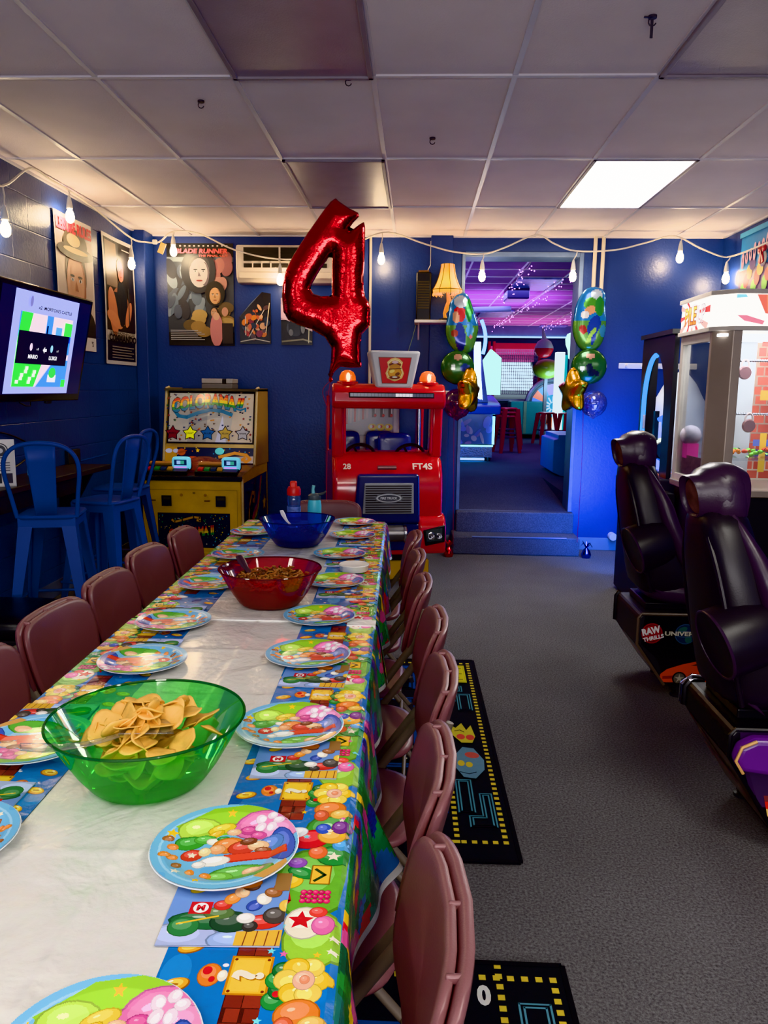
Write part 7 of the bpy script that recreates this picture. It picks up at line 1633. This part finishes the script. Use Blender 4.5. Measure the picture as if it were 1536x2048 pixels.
mb = MB()
for k in range(4): mb.box(f(1112, 860).x, f(1135, 860).x, Y-.63, Y-.605, HZ+.2+.17*k, HZ+.23+.17*k)
mb.build('panel_bar', m_blackm, T, world=True, smooth=0)
# tall lit tower, fish shaped hood, fishing bobber
Y = 14.72; f = PXY(Y)
T = thing('light_tower', 'tall white lit display tower with aqua edge at the far end of the hall', 'arcade machine', (f(1120, 780).x, Y, HZ))
MB().box(f(1111, 780).x, f(1127, 780).x, Y, Y+.22, HZ, f(1118, 704).z).build('tower', em('tower white', (.8, .92, 1), 1.3), T, world=True, smooth=0)
MB().box(f(1127, 780).x, f(1132, 780).x, Y-.02, Y+.22, HZ, f(1118, 710).z).build('edge', pm('aqua edge', H(60, 210, 200), .3, emit=H(40, 200, 200), estr=.6), T, world=True, smooth=0)
c = f(1141, 695); MB().lathe([(0, -.22), (.03, -.2), (.05, -.05), (.09, .05), (.1, .15), (.07, .24), (0, .27)], 20, c=c).solo('lit_bulb_sign', em('pale aqua bulb', (.6, .95, .9), 2.2), 'pale lit bulb shaped sign high beside the light tower', 'sign')
Y = 15.0; f = PXY(Y); c = f(1088, 697); r = (f(1107, 697)-c).length
T = thing('bobber_sign', 'big red and white fishing bobber hanging at the far end of the hall', 'sign', c-Vector((0, 0, r)))
MB().lathe([(0, 1.0*r), (.3*r, .96*r), (.7*r, .72*r), (.96*r, .2*r), (r, 0)], 28, c=c).build('upper_half', pm('pale grey bobber', H(190, 196, 200), .35), T, world=True)
MB().lathe([(r, 0), (.96*r, -.25*r), (.7*r, -.75*r), (.3*r, -.96*r), (0, -r)], 28, c=c).build('lower_half', pm('red bobber', H(190, 24, 36), .3), T, world=True)
MB().tube([c+Vector((0, 0, r*.95)), c+Vector((-.02, 0, r*1.5)), c+Vector((-.04, 0, r*2.1))], [.05, .03, .02], 10).build('stem', pm('pale grey bobber', H(190, 196, 200), .35), T, world=True)
P = [f(1066, 722), f(1073, 722), f(1079, 750), f(1072, 750)]
Y = 15.3; f = PXY(Y)
T = thing('green_hood', 'green fish shaped hood above the wheel game', 'arcade machine', f(1095, 760))
c = f(1093, 738); MB().ball(c, (.27, .3, .19), 24, 14).build('hood', pm('green gloss', H(110, 140, 40), .3, coat=.3), T, world=True)
MB().hexa([tuple(f(1070, 752)), tuple(f(1080, 750)), tuple(f(1080, 750)+Vector((0, .2, 0))), tuple(f(1070, 752)+Vector((0, .2, 0))), tuple(f(1064, 724)), tuple(f(1074, 723)), tuple(f(1074, 723)+Vector((0, .2, 0))), tuple(f(1064, 724)+Vector((0, .2, 0)))]).build('mouth', pm('navy mouth', H(30, 50, 90), .4), T, world=True, smooth=0)
MB().box(c.x-.03, c.x+.03, c.y, c.y+.1, HZ, c.z-.15).build('post', pm('grey post', H(90, 96, 100), .5), T, world=True, smooth=0)
# blue neon curve on left of hall, horizontal light line on bulkhead
Y = 14.0; f = PXY(Y)
MB().tube(smoothpath([f(966, 708), f(970, 690), f(971, 672), f(968, 655), f(963, 640)], 4), .03, 8).solo('neon_tube', em('blue neon far', (.05, .5, 1), 7), 'curved blue neon tube inside the hall at left', 'neon tube')
MB().box(f(968, 669).x, f(1140, 669).x+1, 17.46, 17.49, 2.60, 2.63).solo('light_strip', em('pale blue line', (.4, .7, 1), 3), 'long pale blue light strip across the far bulkhead', 'light strip')
# hall ceiling string lights, vents, air ducts
m_fairy = em('violet fairy light', (.8, .3, 1), 16)
def fairy(pa, pb, n, lab, seed):
    rr_ = random.Random(seed); A_, B_ = at_z(*pa, HZC-.03), at_z(*pb, HZC-.03); mb = MB(); T = thing('fairy_lights', lab, 'string lights', (A_+B_)/2, group='violet fairy lights')
    MB().tube([A_.lerp(B_, k/12)+Vector((0, 0, -.015*(k % 2))) for k in range(13)], .006, 5).build('cord', m_wcord, T, world=True)
    for k in range(n):
        p = A_.lerp(B_, (k+rr_.random())/n)+Vector((rr_.uniform(-.06, .06), 0, -rr_.uniform(.0, .12))); mb.ball(p, .006, 6, 4)
    mb.build('fairy_bulbs', m_fairy, T, world=True, kind='stuff')
fairy((1062, 524), (1002, 595), 42, 'violet fairy lights on hall ceiling, left strand', 1)
fairy((1140, 545), (985, 655), 64, 'violet fairy lights on hall ceiling, middle strand', 2)
fairy((1145, 622), (1075, 660), 30, 'violet fairy lights on hall ceiling, right strand near the far end', 3)
def panel(pa, lab, m, w=.58, d=1.15):
    A_ = at_z(*pa, HZC-.012); MB().box(A_.x-w/2, A_.x+w/2, A_.y-d/2, A_.y+d/2, HZC-.03, HZC-.004).solo('ceiling_vent', m, lab, 'vent', 'hall ceiling panels', smooth=0, bevel=.006)
mv = pm('blue lit vent', H(130, 150, 210), .4, var=.4, vscale=9)
panel((1070, 568), 'pale blue panel on hall ceiling nearest the doorway', mv); panel((990, 627), 'pale blue panel on hall ceiling at left', mv); panel((1100, 655), 'pale blue panel on hall ceiling far end', mv)
p = at_y(1035, 605, 10.9); MB().box(p.x-.14, p.x+.16, 10.9, 11.4, HZC-.17, HZC).solo('ceiling_projector', pm('dark ceiling box', H(50, 40, 100), .4), 'dark box hanging under hall ceiling', 'projector', smooth=0, bevel=.02)
p0, p1 = at_y(945, 620, 11.2), at_y(1022, 618, 11.2); MB().tube([p0, p1], .04, 10).solo('ceiling_pipe', pm('pale pipe', H(180, 180, 225), .3), 'pale pipe under hall ceiling left of the dark box', 'pipe')
point('hall arcade glow', (.75, 9.7, 1.3), 16, (.12, .40, 1), .2)
point('hall far glow', (2.6, 15.0, 1.6), 45, (.45, .7, 1), .3)
point('hall violet', (.6, 9.6, 2.2), 6, (.6, .25, 1), .3)
# ================================================================ light and view
wd = bpy.data.worlds.new('world'); sc.world = wd; wd.use_nodes = True
wd.node_tree.nodes['Background'].inputs[0].default_value = (.02, .025, .05, 1); wd.node_tree.nodes['Background'].inputs[1].default_value = .5
area('hall light', (1.2, 12.5, 2.4), 1.8, 46, (.60, .22, .90), rot=(PI, 0, 0))
area('hall down light', (1.4, 11.5, 2.8), 1.6, 50, (.45, .45, 1.0))
area('hall far light', (2.4, 16.3, 2.2), 2.0, 26, (1.0, .38, .8), rot=(PI, 0, 0))
area('shop window', (0, -2.5, 1.5), 4.4, 205, (1.0, .94, .95), rot=(-PI/2-.36, 0, PI), sy=1.7)  # unseen lamp added behind the camera, tilted up to brighten the ceiling
sc.view_settings.view_transform = 'Khronos PBR Neutral'
sc.view_settings.exposure = 0
sc.cycles.use_denoising = True
sc.cycles.sample_clamp_indirect = 6
sc.cycles.max_bounces = 8; sc.cycles.transparent_max_bounces = 12
sc.cycles.caustics_reflective = False; sc.cycles.caustics_refractive = False
